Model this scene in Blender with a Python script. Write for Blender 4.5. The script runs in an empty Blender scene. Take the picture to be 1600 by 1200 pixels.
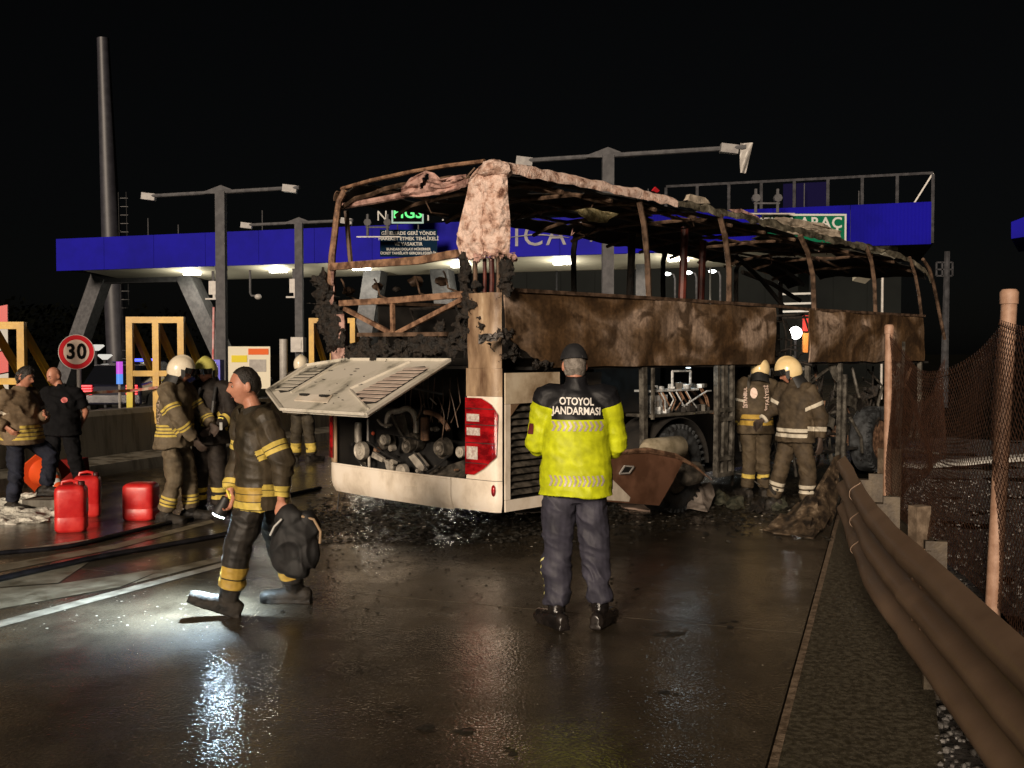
import bpy, bmesh, math, random
import numpy as np
from mathutils import Vector, Matrix, noise
from mathutils.bvhtree import BVHTree
random.seed(7)
R = math.radians
scene = bpy.context.scene
COL = scene.collection
# ---------------------------------------------------------------- camera
CAM_H = 1.8
PITCH = math.atan(48 / 1600)
FPX = 1600.0
cam_d = bpy.data.cameras.new('camera')
cam_d.lens = 36.0; cam_d.sensor_width = 36.0; cam_d.clip_start = 0.05; cam_d.clip_end = 3000
cam = bpy.data.objects.new('camera', cam_d); COL.objects.link(cam)
cam.location = (0, 0, CAM_H); cam.rotation_euler = (R(90) - PITCH, 0, 0)
scene.camera = cam
# ---------------------------------------------------------------- night sky
SUN_EL = R(15)
SUN_DIR = Vector((0.33, 0.944, 0)).normalized() * math.cos(SUN_EL) + Vector((0, 0, -math.sin(SUN_EL)))   # travel of light
world = bpy.data.worlds.new('World'); scene.world = world; world.use_nodes = True
wn = world.node_tree
bg = wn.nodes['Background']
sky = wn.nodes.new('ShaderNodeTexSky'); sky.sky_type = 'NISHITA'; sky.sun_disc = False
sky.sun_elevation = SUN_EL; sky.sun_rotation = math.atan2(-SUN_DIR.x, -SUN_DIR.y)
hs = wn.nodes.new('ShaderNodeHueSaturation'); hs.inputs['Saturation'].default_value = 0.35
wn.links.new(sky.outputs[0], hs.inputs['Color']); wn.links.new(hs.outputs[0], bg.inputs['Color'])
bg.inputs['Strength'].default_value = 0.00045
# ---------------------------------------------------------------- the warm flood of light from behind the camera
sun_d = bpy.data.lights.new('sun', 'SUN'); sun_d.energy = 4.2; sun_d.angle = R(14); sun_d.color = (1.0, 0.82, 0.64)
sun = bpy.data.objects.new('sun', sun_d); COL.objects.link(sun)
sun.rotation_euler = (-SUN_DIR).to_track_quat('Z', 'Y').to_euler(); sun.location = (-8, -20, 12)
vs = scene.view_settings
vs.view_transform = 'Standard'; vs.look = 'None'; vs.exposure = 0.0; vs.gamma = 1.0; vs.use_curve_mapping = False
scene.cycles.use_denoising = True
scene.cycles.max_bounces = 6; scene.cycles.sample_clamp_indirect = 6.0; scene.cycles.sample_clamp_direct = 0
# ---------------------------------------------------------------- pixel helpers (a pixel is only a direction)
def ray(px, py):
    a = (px - 800) / FPX; b = (600 - py) / FPX
    return Vector((a, math.cos(PITCH) + b * math.sin(PITCH), b * math.cos(PITCH) - math.sin(PITCH)))
CAMP = Vector((0, 0, CAM_H))
def G(px, py, z=0.0):
    r = ray(px, py); return CAMP + r * ((z - CAM_H) / r.z)
def AT(px, py, Y):
    r = ray(px, py); return CAMP + r * (Y / r.y)
RD = Vector((0.339, 0.941, 0)).normalized()       # along the road
RP = Vector((RD.y, -RD.x, 0))                     # across the road, to the right
def UV(u, v, z=0.0): return RP * u + RD * v + Vector((0, 0, z))
# ---------------------------------------------------------------- materials
MATS = {}
def mat(name, c1, c2=None, scale=6.0, rough=0.6, rough2=None, metal=0.0, bump=0.0, bscale=60.0, detail=5.0,
        stretch=(1, 1, 1), c3=None, lo=0.4, hi=0.6, emit=None, estr=0.0, coat=0.0, spec=0.5, dist=0.01, coord='Object', sheen=0.0, trans=0.0):
    if name in MATS: return MATS[name]
    m = bpy.data.materials.new(name); m.use_nodes = True
    nt = m.node_tree; N = nt.nodes; L = nt.links
    b = N['Principled BSDF']
    b.inputs['Base Color'].default_value = (*c1, 1); b.inputs['Roughness'].default_value = rough
    b.inputs['Metallic'].default_value = metal; b.inputs['Specular IOR Level'].default_value = spec
    b.inputs['Coat Weight'].default_value = coat; b.inputs['Sheen Weight'].default_value = sheen
    if trans: b.inputs['Transmission Weight'].default_value = trans
    if emit: b.inputs['Emission Color'].default_value = (*emit, 1); b.inputs['Emission Strength'].default_value = estr
    tc = N.new('ShaderNodeTexCoord')
    def nz(sc, det, st):
        mp = N.new('ShaderNodeMapping'); mp.inputs['Scale'].default_value = st
        L.new(tc.outputs[coord], mp.inputs[0])
        t = N.new('ShaderNodeTexNoise'); t.inputs['Scale'].default_value = sc; t.inputs['Detail'].default_value = det
        t.inputs['Roughness'].default_value = 0.62
        L.new(mp.outputs[0], t.inputs['Vector']); return t
    if c2 is not None:
        t = nz(scale, detail, stretch)
        rp = N.new('ShaderNodeValToRGB'); e = rp.color_ramp.elements
        e[0].position = lo; e[0].color = (*c1, 1); e[1].position = hi; e[1].color = (*c2, 1)
        if c3 is not None:
            q = e.new(min(0.99, hi + 0.09)); q.color = (*c3, 1)
        L.new(t.outputs['Fac'], rp.inputs[0]); L.new(rp.outputs[0], b.inputs['Base Color'])
        if rough2 is not None:
            mr = N.new('ShaderNodeMapRange'); mr.inputs['From Min'].default_value = lo; mr.inputs['From Max'].default_value = hi
            mr.inputs['To Min'].default_value = rough; mr.inputs['To Max'].default_value = rough2
            L.new(t.outputs['Fac'], mr.inputs[0]); L.new(mr.outputs[0], b.inputs['Roughness'])
    if bump:
        t2 = nz(bscale, 6.0, (1, 1, 1))
        bp = N.new('ShaderNodeBump'); bp.inputs['Strength'].default_value = bump; bp.inputs['Distance'].default_value = dist
        L.new(t2.outputs['Fac'], bp.inputs['Height']); L.new(bp.outputs[0], b.inputs['Normal'])
    MATS[name] = m
    return m
def glow(name, col, s):
    return mat(name, (0.02, 0.02, 0.02), rough=0.4, emit=col, estr=s)
# ---------------------------------------------------------------- mesh builder
class MB:
    def __init__(self): self.v = []; self.f = []; self.m = []; self.cur = 0
    def add(self, vs_, fs):
        o = len(self.v); self.v += [tuple(p) for p in vs_]
        for q in fs: self.f.append(tuple(i + o for i in q)); self.m.append(self.cur)
        return self
    def box(self, c, s, rot=None):
        c = Vector(c); h = Vector(s) / 2
        P = []
        for z in (-1, 1):
            for (x, y) in ((-1, -1), (1, -1), (1, 1), (-1, 1)):
                p = Vector((x * h.x, y * h.y, z * h.z))
                if rot is not None: p = rot @ p
                P.append(c + p)
        return self.add(P, [(3, 2, 1, 0), (4, 5, 6, 7), (0, 1, 5, 4), (1, 2, 6, 5), (2, 3, 7, 6), (3, 0, 4, 7)])
    def bar(self, a, b, w, h, up=(0, 0, 1)):
        a = Vector(a); b = Vector(b); t = (b - a).normalized(); up = Vector(up)
        if abs(t.dot(up)) > 0.98: up = Vector((0, 1, 0))
        s = t.cross(up).normalized(); n = s.cross(t)
        P = [p + s * (i * w / 2) + n * (j * h / 2) for p in (a, b) for (i, j) in ((-1, -1), (1, -1), (1, 1), (-1, 1))]
        return self.add(P, [(0, 1, 2, 3), (7, 6, 5, 4), (4, 5, 1, 0), (5, 6, 2, 1), (6, 7, 3, 2), (7, 4, 0, 3)])
    def tube(self, pts, r, n=8, side=None, caps=True, flat=1.0):
        pts = [Vector(p) for p in pts]; k = len(pts)
        rs = r if isinstance(r, (list, tuple)) else [r] * k
        ref = Vector(side) if side is not None else None
        P = []
        for i, p in enumerate(pts):
            t = (pts[min(i + 1, k - 1)] - pts[max(i - 1, 0)])
            t = t.normalized() if t.length > 1e-9 else Vector((0, 0, 1))
            if ref is None:
                ref = Vector((1, 0, 0)) if abs(t.x) < 0.8 else Vector((0, 1, 0))
            s = ref - t * ref.dot(t)
            if s.length < 1e-4: s = t.orthogonal()
            s.normalize(); q = t.cross(s)
            if side is None: ref = s
            ra = rs[i]; ra, rb = ra if isinstance(ra, (tuple, list)) else (ra, ra * flat)
            for j in range(n):
                a = 2 * math.pi * j / n
                P.append(p + s * (ra * math.cos(a)) + q * (rb * math.sin(a)))
        F = [(i * n + j, i * n + (j + 1) % n, (i + 1) * n + (j + 1) % n, (i + 1) * n + j) for i in range(k - 1) for j in range(n)]
        if caps: F += [tuple(range(n - 1, -1, -1)), tuple(range((k - 1) * n, k * n))]
        return self.add(P, F)
    def lathe(self, prof, c=(0, 0, 0), axis=(0, 0, 1), n=20):
        ax = Vector(axis).normalized(); c = Vector(c); s = ax.orthogonal().normalized(); q = ax.cross(s)
        P = [c + ax * z + (s * math.cos(2 * math.pi * j / n) + q * math.sin(2 * math.pi * j / n)) * r for (r, z) in prof for j in range(n)]
        k = len(prof)
        F = [(i * n + j, i * n + (j + 1) % n, (i + 1) * n + (j + 1) % n, (i + 1) * n + j) for i in range(k - 1) for j in range(n)]
        F += [tuple(range(n - 1, -1, -1)), tuple(range((k - 1) * n, k * n))]
        return self.add(P, F)
    def prism(self, poly, vec):
        P = [Vector(p) for p in poly]; n = len(P); vec = Vector(vec)
        F = [tuple(range(n - 1, -1, -1)), tuple(range(n, 2 * n))] + [(i, (i + 1) % n, n + (i + 1) % n, n + i) for i in range(n)]
        return self.add(P + [p + vec for p in P], F)
    def ball(self, c, r, nu=12, nv=8, M=None, seed=None, amp=0.0):
        c = Vector(c); r = Vector(r) if isinstance(r, (tuple, list, Vector)) else Vector((r, r, r)); P = []
        P.append((0, 0, 1))
        for i in range(1, nv):
            th = math.pi * i / nv
            for j in range(nu):
                a = 2 * math.pi * j / nu
                P.append((math.sin(th) * math.cos(a), math.sin(th) * math.sin(a), math.cos(th)))
        P.append((0, 0, -1)); Q = []
        for p in P:
            v = Vector(p)
            if seed is not None: v = v * (1 + amp * noise.noise(v * 1.7 + Vector((seed, seed * 3.1, 0))))
            v = Vector((v.x * r.x, v.y * r.y, v.z * r.z))
            if M is not None: v = M @ v
            Q.append(c + v)
        F = [(0, 1 + j, 1 + (j + 1) % nu) for j in range(nu)]
        for i in range(nv - 2):
            for j in range(nu):
                a = 1 + i * nu + j; b = 1 + i * nu + (j + 1) % nu
                F.append((a, a + nu, b + nu, b))
        e = len(P) - 1; o = 1 + (nv - 2) * nu
        F += [(e, o + (j + 1) % nu, o + j) for j in range(nu)]
        return self.add(Q, F)
    def grid(self, fn, nu, nv, keep=None):
        P = [fn(i / nu, j / nv) for i in range(nu + 1) for j in range(nv + 1)]
        F = []
        for i in range(nu):
            for j in range(nv):
                if keep is None or keep((i + .5) / nu, (j + .5) / nv):
                    a = i * (nv + 1) + j; F.append((a, a + nv + 1, a + nv + 2, a + 1))
        return self.add(P, F)
    def mesh(self, name):
        me = bpy.data.meshes.new(name); me.from_pydata(self.v, [], self.f); me.update(); return me
    def build(self, name, mats, parent=None, smooth=False, loc=None, solid=0.0, fix=True):
        me = self.mesh(name)
        bm = bmesh.new(); bm.from_mesh(me)
        if fix: bmesh.ops.recalc_face_normals(bm, faces=bm.faces)
        if solid:   # second skin along the vertex normals, closed round the rim
            bmesh.ops.remove_doubles(bm, verts=bm.verts, dist=1e-5)
            bmesh.ops.dissolve_degenerate(bm, dist=1e-5, edges=bm.edges)
            bm.normal_update(); vs0 = bm.verts[:]; fs0 = bm.faces[:]; rim = [e for e in bm.edges if e.is_boundary]
            tw = {v: bm.verts.new(v.co - v.normal * solid) for v in vs0}
            for f_ in fs0:
                try: bm.faces.new([tw[v] for v in reversed(f_.verts)])
                except ValueError: pass
            for e in rim:
                try: bm.faces.new([e.verts[0], e.verts[1], tw[e.verts[1]], tw[e.verts[0]]])
                except ValueError: pass
            bmesh.ops.recalc_face_normals(bm, faces=bm.faces)
        bm.to_mesh(me); bm.free()
        if not isinstance(mats, (list, tuple)): mats = [mats]
        for m_ in mats: me.materials.append(m_)
        if len(mats) > 1 and not solid: me.polygons.foreach_set('material_index', self.m)
        if smooth:
            me.shade_smooth()
            try: me.set_sharp_from_angle(angle=R(38))
            except Exception: pass
        return link(name, me, parent, loc)
def link(name, me, parent=None, loc=None):
    o = bpy.data.objects.new(name, me); COL.objects.link(o)
    if parent is not None: o.parent = parent
    if loc is not None: o.location = loc
    return o
def tag(o, label=None, cat=None, group=None, kind=None):
    if label: o['label'] = label
    if cat: o['category'] = cat
    if group: o['group'] = group
    if kind: o['kind'] = kind
    return o
def empty(name, loc=(0, 0, 0), rz=0.0, label=None, cat=None, group=None):
    o = bpy.data.objects.new(name, None); COL.objects.link(o); o.location = loc; o.rotation_euler = (0, 0, rz)
    o.empty_display_size = 0.1
    return tag(o, label, cat, group)
def text2d(s, size=1.0, align='CENTER', bold=0.0, extr=0.0, squeeze=1.0, spacing=1.0):
    cu = bpy.data.curves.new('txt', 'FONT'); cu.body = s; cu.size = size; cu.align_x = align; cu.align_y = 'CENTER'
    cu.offset = bold; cu.extrude = extr; cu.resolution_u = 3; cu.space_character = spacing
    o = bpy.data.objects.new('txt', cu); COL.objects.link(o)
    dg = bpy.context.evaluated_depsgraph_get(); dg.update()
    me = bpy.data.meshes.new_from_object(o.evaluated_get(dg))
    bpy.data.objects.remove(o)
    V = [(v.co.x * squeeze, v.co.y, v.co.z) for v in me.vertices]; F = [tuple(p.vertices) for p in me.polygons]
    bpy.data.meshes.remove(me)
    return V, F
def put_text(name, s, size, origin, right, up, m, parent=None, bold=0.0, align='CENTER', depth=0.01, squeeze=1.0, spacing=1.0):
    V, F = text2d(s, size, align, bold, depth / 2, squeeze, spacing)
    right = Vector(right).normalized(); up = Vector(up).normalized(); n = right.cross(up); origin = Vector(origin)
    b = MB(); b.add([origin + right * x + up * y + n * (z + depth / 2) for (x, y, z) in V], F)
    return b.build(name, m, parent, fix=False)
def light(name, kind, loc, power, color, parent=None, **kw):
    d = bpy.data.lights.new(name, kind); d.energy = power; d.color = color
    for k_, v_ in kw.items(): setattr(d, k_, v_)
    o = bpy.data.objects.new(name, d); COL.objects.link(o); o.location = loc
    if parent is not None: o.parent = parent
    return o
def nz3(p, s=1.0, o=0.0): return noise.noise(Vector((p[0] * s + o, p[1] * s - o, p[2] * s + 2.3 * o)))
def ev_mesh(o):
    dg = bpy.context.evaluated_depsgraph_get(); dg.update()
    return bpy.data.meshes.new_from_object(o.evaluated_get(dg))
TEX = {}
def clouds(size, hard=False, depth=2):
    k = (size, hard, depth)
    if k not in TEX:
        t = bpy.data.textures.new('cloth_noise', 'CLOUDS'); t.noise_scale = size; t.noise_depth = depth
        t.noise_type = 'HARD_NOISE' if hard else 'SOFT_NOISE'; TEX[k] = t
    return TEX[k]
def fuse(b_, voxel, disp=(), smooth=3, fold=None):
    """union of overlapping closed volumes as one continuous skin, with folds"""
    me = b_.mesh('tmp'); o = bpy.data.objects.new('tmp', me); COL.objects.link(o)
    m = o.modifiers.new('r', 'REMESH'); m.mode = 'VOXEL'; m.voxel_size = voxel; m.adaptivity = 0
    if smooth: m = o.modifiers.new('s', 'SMOOTH'); m.factor = .5; m.iterations = smooth
    for (sz, st, hard) in disp:
        m = o.modifiers.new('d', 'DISPLACE'); m.texture = clouds(sz, hard); m.strength = st; m.texture_coords = 'LOCAL'; m.mid_level = .5
    if disp: m = o.modifiers.new('s', 'SMOOTH'); m.factor = .5; m.iterations = 1
    r = ev_mesh(o); bpy.data.objects.remove(o); bpy.data.meshes.remove(me)
    if fold:   # ridged creases, longer across the limb than along it
        A, sx_, sz_, B_, sd = fold; P = co(r); nr = np.empty(len(P) * 3, dtype=np.float32); r.vertices.foreach_get('normal', nr); nr = nr.reshape(-1, 3); D = np.empty(len(P))
        for k, (x, y, z) in enumerate(P.tolist()):
            wz = z + .45 * x - .2 * y; w = noise.noise((x * 5 + sd, y * 5, z * 5)) * .9
            a = noise.noise((x * sx_ + w, y * sx_ + sd, wz * sz_ + w)); c = noise.noise((x * sx_ * 2.1, y * sx_ * 2.1 + sd, wz * sz_ * 2.0 - w))
            D[k] = A * (.45 - abs(a) * 2.1) + A * .35 * (.4 - abs(c) * 2) + B_ * noise.noise((x * 4.2, y * 4.2 + sd, z * 4.2))
        P = P + nr * D[:, None]; r.vertices.foreach_set('co', P.astype(np.float32).ravel()); r.update()
    r.shade_smooth(); return r
def co(me):
    a = np.empty(len(me.vertices) * 3, dtype=np.float32); me.vertices.foreach_get('co', a); return a.reshape(-1, 3)
# ================================================================ ground and road
def road_material():
    m = bpy.data.materials.new('wet_road'); m.use_nodes = True
    N = m.node_tree.nodes; L = m.node_tree.links; b = N['Principled BSDF']
    tc = N.new('ShaderNodeTexCoord')
    def nz(sc, det, rg=0.6, st=(1, 1, 1)):
        mp = N.new('ShaderNodeMapping'); mp.inputs['Scale'].default_value = st
        L.new(tc.outputs['Object'], mp.inputs[0])
        t = N.new('ShaderNodeTexNoise'); t.inputs['Scale'].default_value = sc; t.inputs['Detail'].default_value = det
        t.inputs['Roughness'].default_value = rg; L.new(mp.outputs[0], t.inputs['Vector']); return t
    big = nz(0.55, 5); mid = nz(2.6, 6); fine = nz(58, 5, 0.75); grit = nz(150, 2, 0.6); stain = nz(1.3, 8, .7, (1, .55, 1))
    rp = N.new('ShaderNodeValToRGB'); e = rp.color_ramp.elements
    e[0].position = 0.33; e[0].color = (0.034, 0.027, 0.019, 1); e[1].position = 0.68; e[1].color = (0.085, 0.068, 0.046, 1)
    mx = N.new('ShaderNodeMath'); mx.operation = 'MULTIPLY_ADD'; mx.inputs[1].default_value = 0.5
    L.new(mid.outputs['Fac'], mx.inputs[0])
    m2 = N.new('ShaderNodeMath'); m2.operation = 'MULTIPLY'; m2.inputs[1].default_value = 0.5
    L.new(big.outputs['Fac'], m2.inputs[0]); L.new(m2.outputs[0], mx.inputs[2])
    L.new(mx.outputs[0], rp.inputs[0])
    mg = N.new('ShaderNodeMixRGB'); mg.blend_type = 'MULTIPLY'; mg.inputs[0].default_value = 0.8
    gr = N.new('ShaderNodeMapRange'); gr.inputs['From Min'].default_value = 0.3; gr.inputs['From Max'].default_value = 0.7
    gr.inputs['To Min'].default_value = 0.15; gr.inputs['To Max'].default_value = 2.0
    L.new(fine.outputs['Fac'], gr.inputs[0]); L.new(rp.outputs[0], mg.inputs[1]); L.new(gr.outputs[0], mg.inputs[2])
    sr_ = N.new('ShaderNodeMapRange'); sr_.inputs['From Min'].default_value = .40; sr_.inputs['From Max'].default_value = .60; sr_.inputs['To Min'].default_value = .50; sr_.inputs['To Max'].default_value = 1.25; L.new(stain.outputs['Fac'], sr_.inputs[0])
    ms = N.new('ShaderNodeMixRGB'); ms.blend_type = 'MULTIPLY'; ms.inputs[0].default_value = 1; L.new(mg.outputs[0], ms.inputs[1]); L.new(sr_.outputs[0], ms.inputs[2])
    L.new(ms.outputs[0], b.inputs['Base Color'])
    mr = N.new('ShaderNodeMapRange'); mr.inputs['From Min'].default_value = 0.38; mr.inputs['From Max'].default_value = 0.62
    mr.inputs['To Min'].default_value = 0.35; mr.inputs['To Max'].default_value = 0.6
    L.new(mx.outputs[0], mr.inputs[0]); L.new(mr.outputs[0], b.inputs['Roughness'])
    b1 = N.new('ShaderNodeBump'); b1.inputs['Strength'].default_value = 0.8; b1.inputs['Distance'].default_value = 0.008
    L.new(fine.outputs['Fac'], b1.inputs['Height'])
    b3 = N.new('ShaderNodeBump'); b3.inputs['Strength'].default_value = 0.6; b3.inputs['Distance'].default_value = 0.003
    L.new(grit.outputs['Fac'], b3.inputs['Height']); L.new(b1.outputs[0], b3.inputs['Normal'])
    L.new(b3.outputs[0], b.inputs['Normal'])
    # film of water: patchy, nearly smooth, rippled
    cw = N.new('ShaderNodeMapRange'); cw.inputs['From Min'].default_value = 0.40; cw.inputs['From Max'].default_value = 0.56
    cw.inputs['To Min'].default_value = 1.0; cw.inputs['To Max'].default_value = 0.45
    L.new(nz(0.9, 5).outputs['Fac'], cw.inputs[0]); L.new(cw.outputs[0], b.inputs['Coat Weight'])
    cr = N.new('ShaderNodeMapRange'); cr.inputs['From Min'].default_value = 0.40; cr.inputs['From Max'].default_value = 0.60
    cr.inputs['To Min'].default_value = 0.018; cr.inputs['To Max'].default_value = 0.06
    L.new(nz(1.7, 5).outputs['Fac'], cr.inputs[0]); L.new(cr.outputs[0], b.inputs['Coat Roughness'])
    c1 = N.new('ShaderNodeBump'); c1.inputs['Strength'].default_value = 0.75; c1.inputs['Distance'].default_value = 0.0042
    L.new(nz(52, 1, .6).outputs['Fac'], c1.inputs['Height'])
    c2 = N.new('ShaderNodeBump'); c2.inputs['Strength'].default_value = 0.30; c2.inputs['Distance'].default_value = 0.006
    L.new(nz(9, 3).outputs['Fac'], c2.inputs['Height']); L.new(c1.outputs[0], c2.inputs['Normal'])
    L.new(c2.outputs[0], b.inputs['Coat Normal'])
    b.inputs['Coat IOR'].default_value = 1.7
    b.inputs['Specular IOR Level'].default_value = 0.15
    return m
M_road = road_material()
M_joint = mat('road_joint_fill', (0.012, 0.010, 0.008), rough=0.5)
M_soil = mat('wet_soil', (0.020, 0.017, 0.013), (0.055, 0.05, 0.042), scale=3, rough=0.35, rough2=0.7, bump=0.9, bscale=18, dist=0.05)
M_gravel = mat('wet_gravel', (0.03, 0.028, 0.025), (0.16, 0.15, 0.14), scale=30, rough=0.18, rough2=0.5, bump=1.0, bscale=40, dist=0.03)
M_strip = mat('rough_concrete', (0.038, 0.032, 0.020), (0.10, 0.085, 0.055), scale=26, detail=8, rough=0.4, rough2=0.75, bump=0.8, bscale=130, dist=0.008)
M_edge = mat('kerb_edge', (0.12, 0.085, 0.055), (0.26, 0.19, 0.13), scale=18, rough=0.5, rough2=0.8, bump=0.6, bscale=60)
M_paint = mat('worn_road_paint', (0.10, 0.085, 0.055), (0.30, 0.26, 0.19), scale=5, rough=0.30, rough2=0.55, bump=0.5, bscale=70, lo=0.35, hi=0.62)
M_paint2 = mat('white_road_paint', (0.16, 0.14, 0.11), (0.42, 0.38, 0.31), scale=9, rough=0.3, rough2=0.55, bump=0.5, bscale=70, lo=0.32, hi=0.6)
M_far = mat('dark_field', (0.005, 0.005, 0.004), (0.009, 0.009, 0.007), scale=.2, rough=1, spec=0)
g = MB(); g.add([(-900, -200, -0.06), (900, -200, -0.06), (900, 1500, -0.06), (-900, 1500, -0.06)], [(0, 1, 2, 3)])
tag(g.build('ground', M_far), kind='structure')
# the carriageway: concrete bays with recessed joints
road = empty('road', (0, 0, 0)); tag(road, kind='structure')
g = MB(); P = [UV(-24, -12, -0.035), UV(-0.46, -12, -0.035), UV(-0.46, 120, -0.035), UV(-24, 120, -0.035)]
g.add(P, [(0, 1, 2, 3)]); g.build('joint_bed', M_joint, road)
us = [-24.0, -16.6, -11.0, -5.55, -0.45]
vs_ = [-12, -8.2, -3.2, 1.78, 6.78, 11.78, 16.78, 21.78, 26.78, 40, 60, 120]
for i in range(len(us) - 1):
    for j in range(len(vs_) - 1):
        u0, u1, v0, v1 = us[i] + .006, us[i + 1] - .006, vs_[j] + .006, vs_[j + 1] - .006
        g = MB(); g.prism([UV(u0, v0, -0.05), UV(u1, v0, -0.05), UV(u1, v1, -0.05), UV(u0, v1, -0.05)], (0, 0, 0.05))
        g.build('slab', M_road, road)
# kerb edge and rough shoulder to the right
g = MB(); g.prism([UV(-0.444, -12, -0.05), UV(-0.405, -12, -0.05), UV(-0.405, 14, -0.05), UV(-0.444, 14, -0.05)], (0, 0, 0.056))
tag(g.build('road_edge', M_edge), kind='structure')
g = MB(); ns = 60
for k in range(ns):
    v0 = -12 + 26 * k / ns; v1 = -12 + 26 * (k + 1) / ns
    e0 = 0.28 + 0.035 * noise.noise(Vector((v0 * 1.7, 0, 3))) ; e1 = 0.28 + 0.035 * noise.noise(Vector((v1 * 1.7, 0, 3)))
    g.prism([UV(-0.405, v0, -0.05), UV(e0, v0, -0.05), UV(e1, v1, -0.05), UV(-0.405, v1, -0.05)], (0, 0, 0.053))
tag(g.build('road_shoulder', M_strip), kind='structure')
def gv(i, j):
    u = 0.2 + 14 * (i ** 1.6); v = -6 + 30 * j
    p = UV(u, v, 0); p.z = -0.045 + 0.05 * noise.noise(p * 1.3) + 0.03 * noise.noise(p * 4)
    return p
g = MB(); g.grid(gv, 60, 160); tag(g.build('gravel_verge', M_gravel, smooth=True), kind='structure')
# loose stones on the verge, one uncountable mass
g = MB()
for k in range(2600):
    u = 0.26 + 3.2 * random.random() ** 2.2; v = random.uniform(1.5, 16)
    p = UV(u, v, 0); s = random.uniform(0.008, 0.026)
    p.z = -0.02 + 0.05 * noise.noise(p * 1.3) + s * 0.3
    g.ball(p, (s, s * random.uniform(.6, 1), s * random.uniform(.5, .8)), 5, 3, seed=k * 0.7, amp=0.4)
tag(g.build('loose_gravel', mat('stone', (0.06, 0.055, 0.05), (0.22, 0.21, 0.2), scale=9, rough=0.22, rough2=0.5)), 'loose wet gravel along the roadside verge under the guardrail', 'gravel', kind='stuff')
# painted lines and the hatched nose of the island, as thin sheets
def marking(name, pix, m, z):
    b_ = MB(); P_ = [G(x, y, z) for (x, y) in pix]; b_.add(P_, [tuple(range(len(P_)))])
    o = b_.build(name, m, road); return o
marking('lane_line', [(-60, 996), (-60, 985), (360, 876), (360, 882)], M_paint2, 0.004)
marking('hatch_stripe', [(-60, 962), (-60, 924), (92, 912), (225, 892), (252, 891), (187, 917), (92, 934)], M_paint, 0.004)
marking('hatch_stripe', [(-60, 921), (-60, 909), (122, 879), (142, 876), (91, 910.5)], M_paint, 0.0045)
marking('hatch_stripe', [(255, 889.5), (360, 866), (360, 873), (205, 912)], M_paint, 0.004)
marking('hatch_edge_line', [(-60, 905), (-60, 893), (180, 850), (330, 812), (336, 816), (186, 856)], M_paint, 0.004)
marking('hatch_edge_line', [(60, 893), (62, 891), (350, 833), (352, 836)], M_paint2, 0.0048)
marking('hatch_edge_line', [(-60, 876), (-60, 870), (150, 841), (150, 844)], M_paint2, 0.004)
# ================================================================ toll plaza far behind
M_blue = mat('blue_fascia', (0.004, 0.003, 0.21), (0.006, 0.004, 0.30), scale=0.35, rough=0.7, spec=0.15)
M_blue_d = mat('dark_blue_cladding', (0.004, 0.003, 0.030), rough=0.9, spec=.1)
M_soff = mat('soffit', (0.55, 0.52, 0.42), (0.45, 0.42, 0.34), scale=0.6, rough=0.5)
M_steel = mat('galvanised_steel', (0.065, 0.065, 0.07), (0.10, 0.10, 0.105), scale=5, rough=0.7, rough2=0.85, spec=0.2)
M_steel_d = mat('dark_steel', (0.03, 0.03, 0.033), (0.055, 0.055, 0.06), scale=4, rough=0.85, spec=0.1)
M_haze = mat('haze_grey', (0.008, 0.009, 0.009), (0.011, 0.0125, 0.012), scale=0.15, rough=0.9, spec=.05)  # dim smoke glow put into the colour; one canopy column shares it
M_lamp = glow('lit_lamp', (1.0, 0.95, 0.80), 26)
M_lamp2 = glow('lit_lamp_cool', (0.95, 1.0, 0.95), 14)
M_white = mat('white_paint', (0.42, 0.40, 0.37), (0.34, 0.32, 0.30), scale=7, rough=0.45)
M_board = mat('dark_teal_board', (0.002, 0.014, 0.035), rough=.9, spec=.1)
M_green = mat('green_sign_face', (0.003, 0.11, 0.055), rough=0.9, spec=.1)
M_wt = mat('white_sign_letters', (0.50, 0.50, 0.48), rough=0.8, spec=.2)
# canopy axis: left end seen at px 88, right end at px 1455, level
CL = AT(88, 424, 52.4); CR = AT(1455, 388, 39.5)
ax = Vector((CR.x - CL.x, CR.y - CL.y, 0)); CLEN = ax.length; ax.normalize(); cn = Vector((-ax.y, ax.x, 0))   # cn points away from camera
CZ0, CZ1 = 6.0, 7.62
def CP(s, d, z): return Vector((CL.x, CL.y, 0)) + ax * s + cn * d + Vector((0, 0, z))
can = empty('toll_canopy', CP(CLEN / 2, 0, 0), 0, 'long blue toll plaza canopy with pale lit soffit behind the burnt bus', 'canopy')
def cbuild(b_, name, m, parent=None, **k):
    o = b_.build(name, m, None, **k)
    pr = parent or can
    o.parent = pr; o.matrix_parent_inverse = pr.matrix_basis.inverted() if pr is can else Matrix()
    return o
can.matrix_basis = Matrix.Translation(CP(CLEN / 2, 0, 0))
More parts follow.
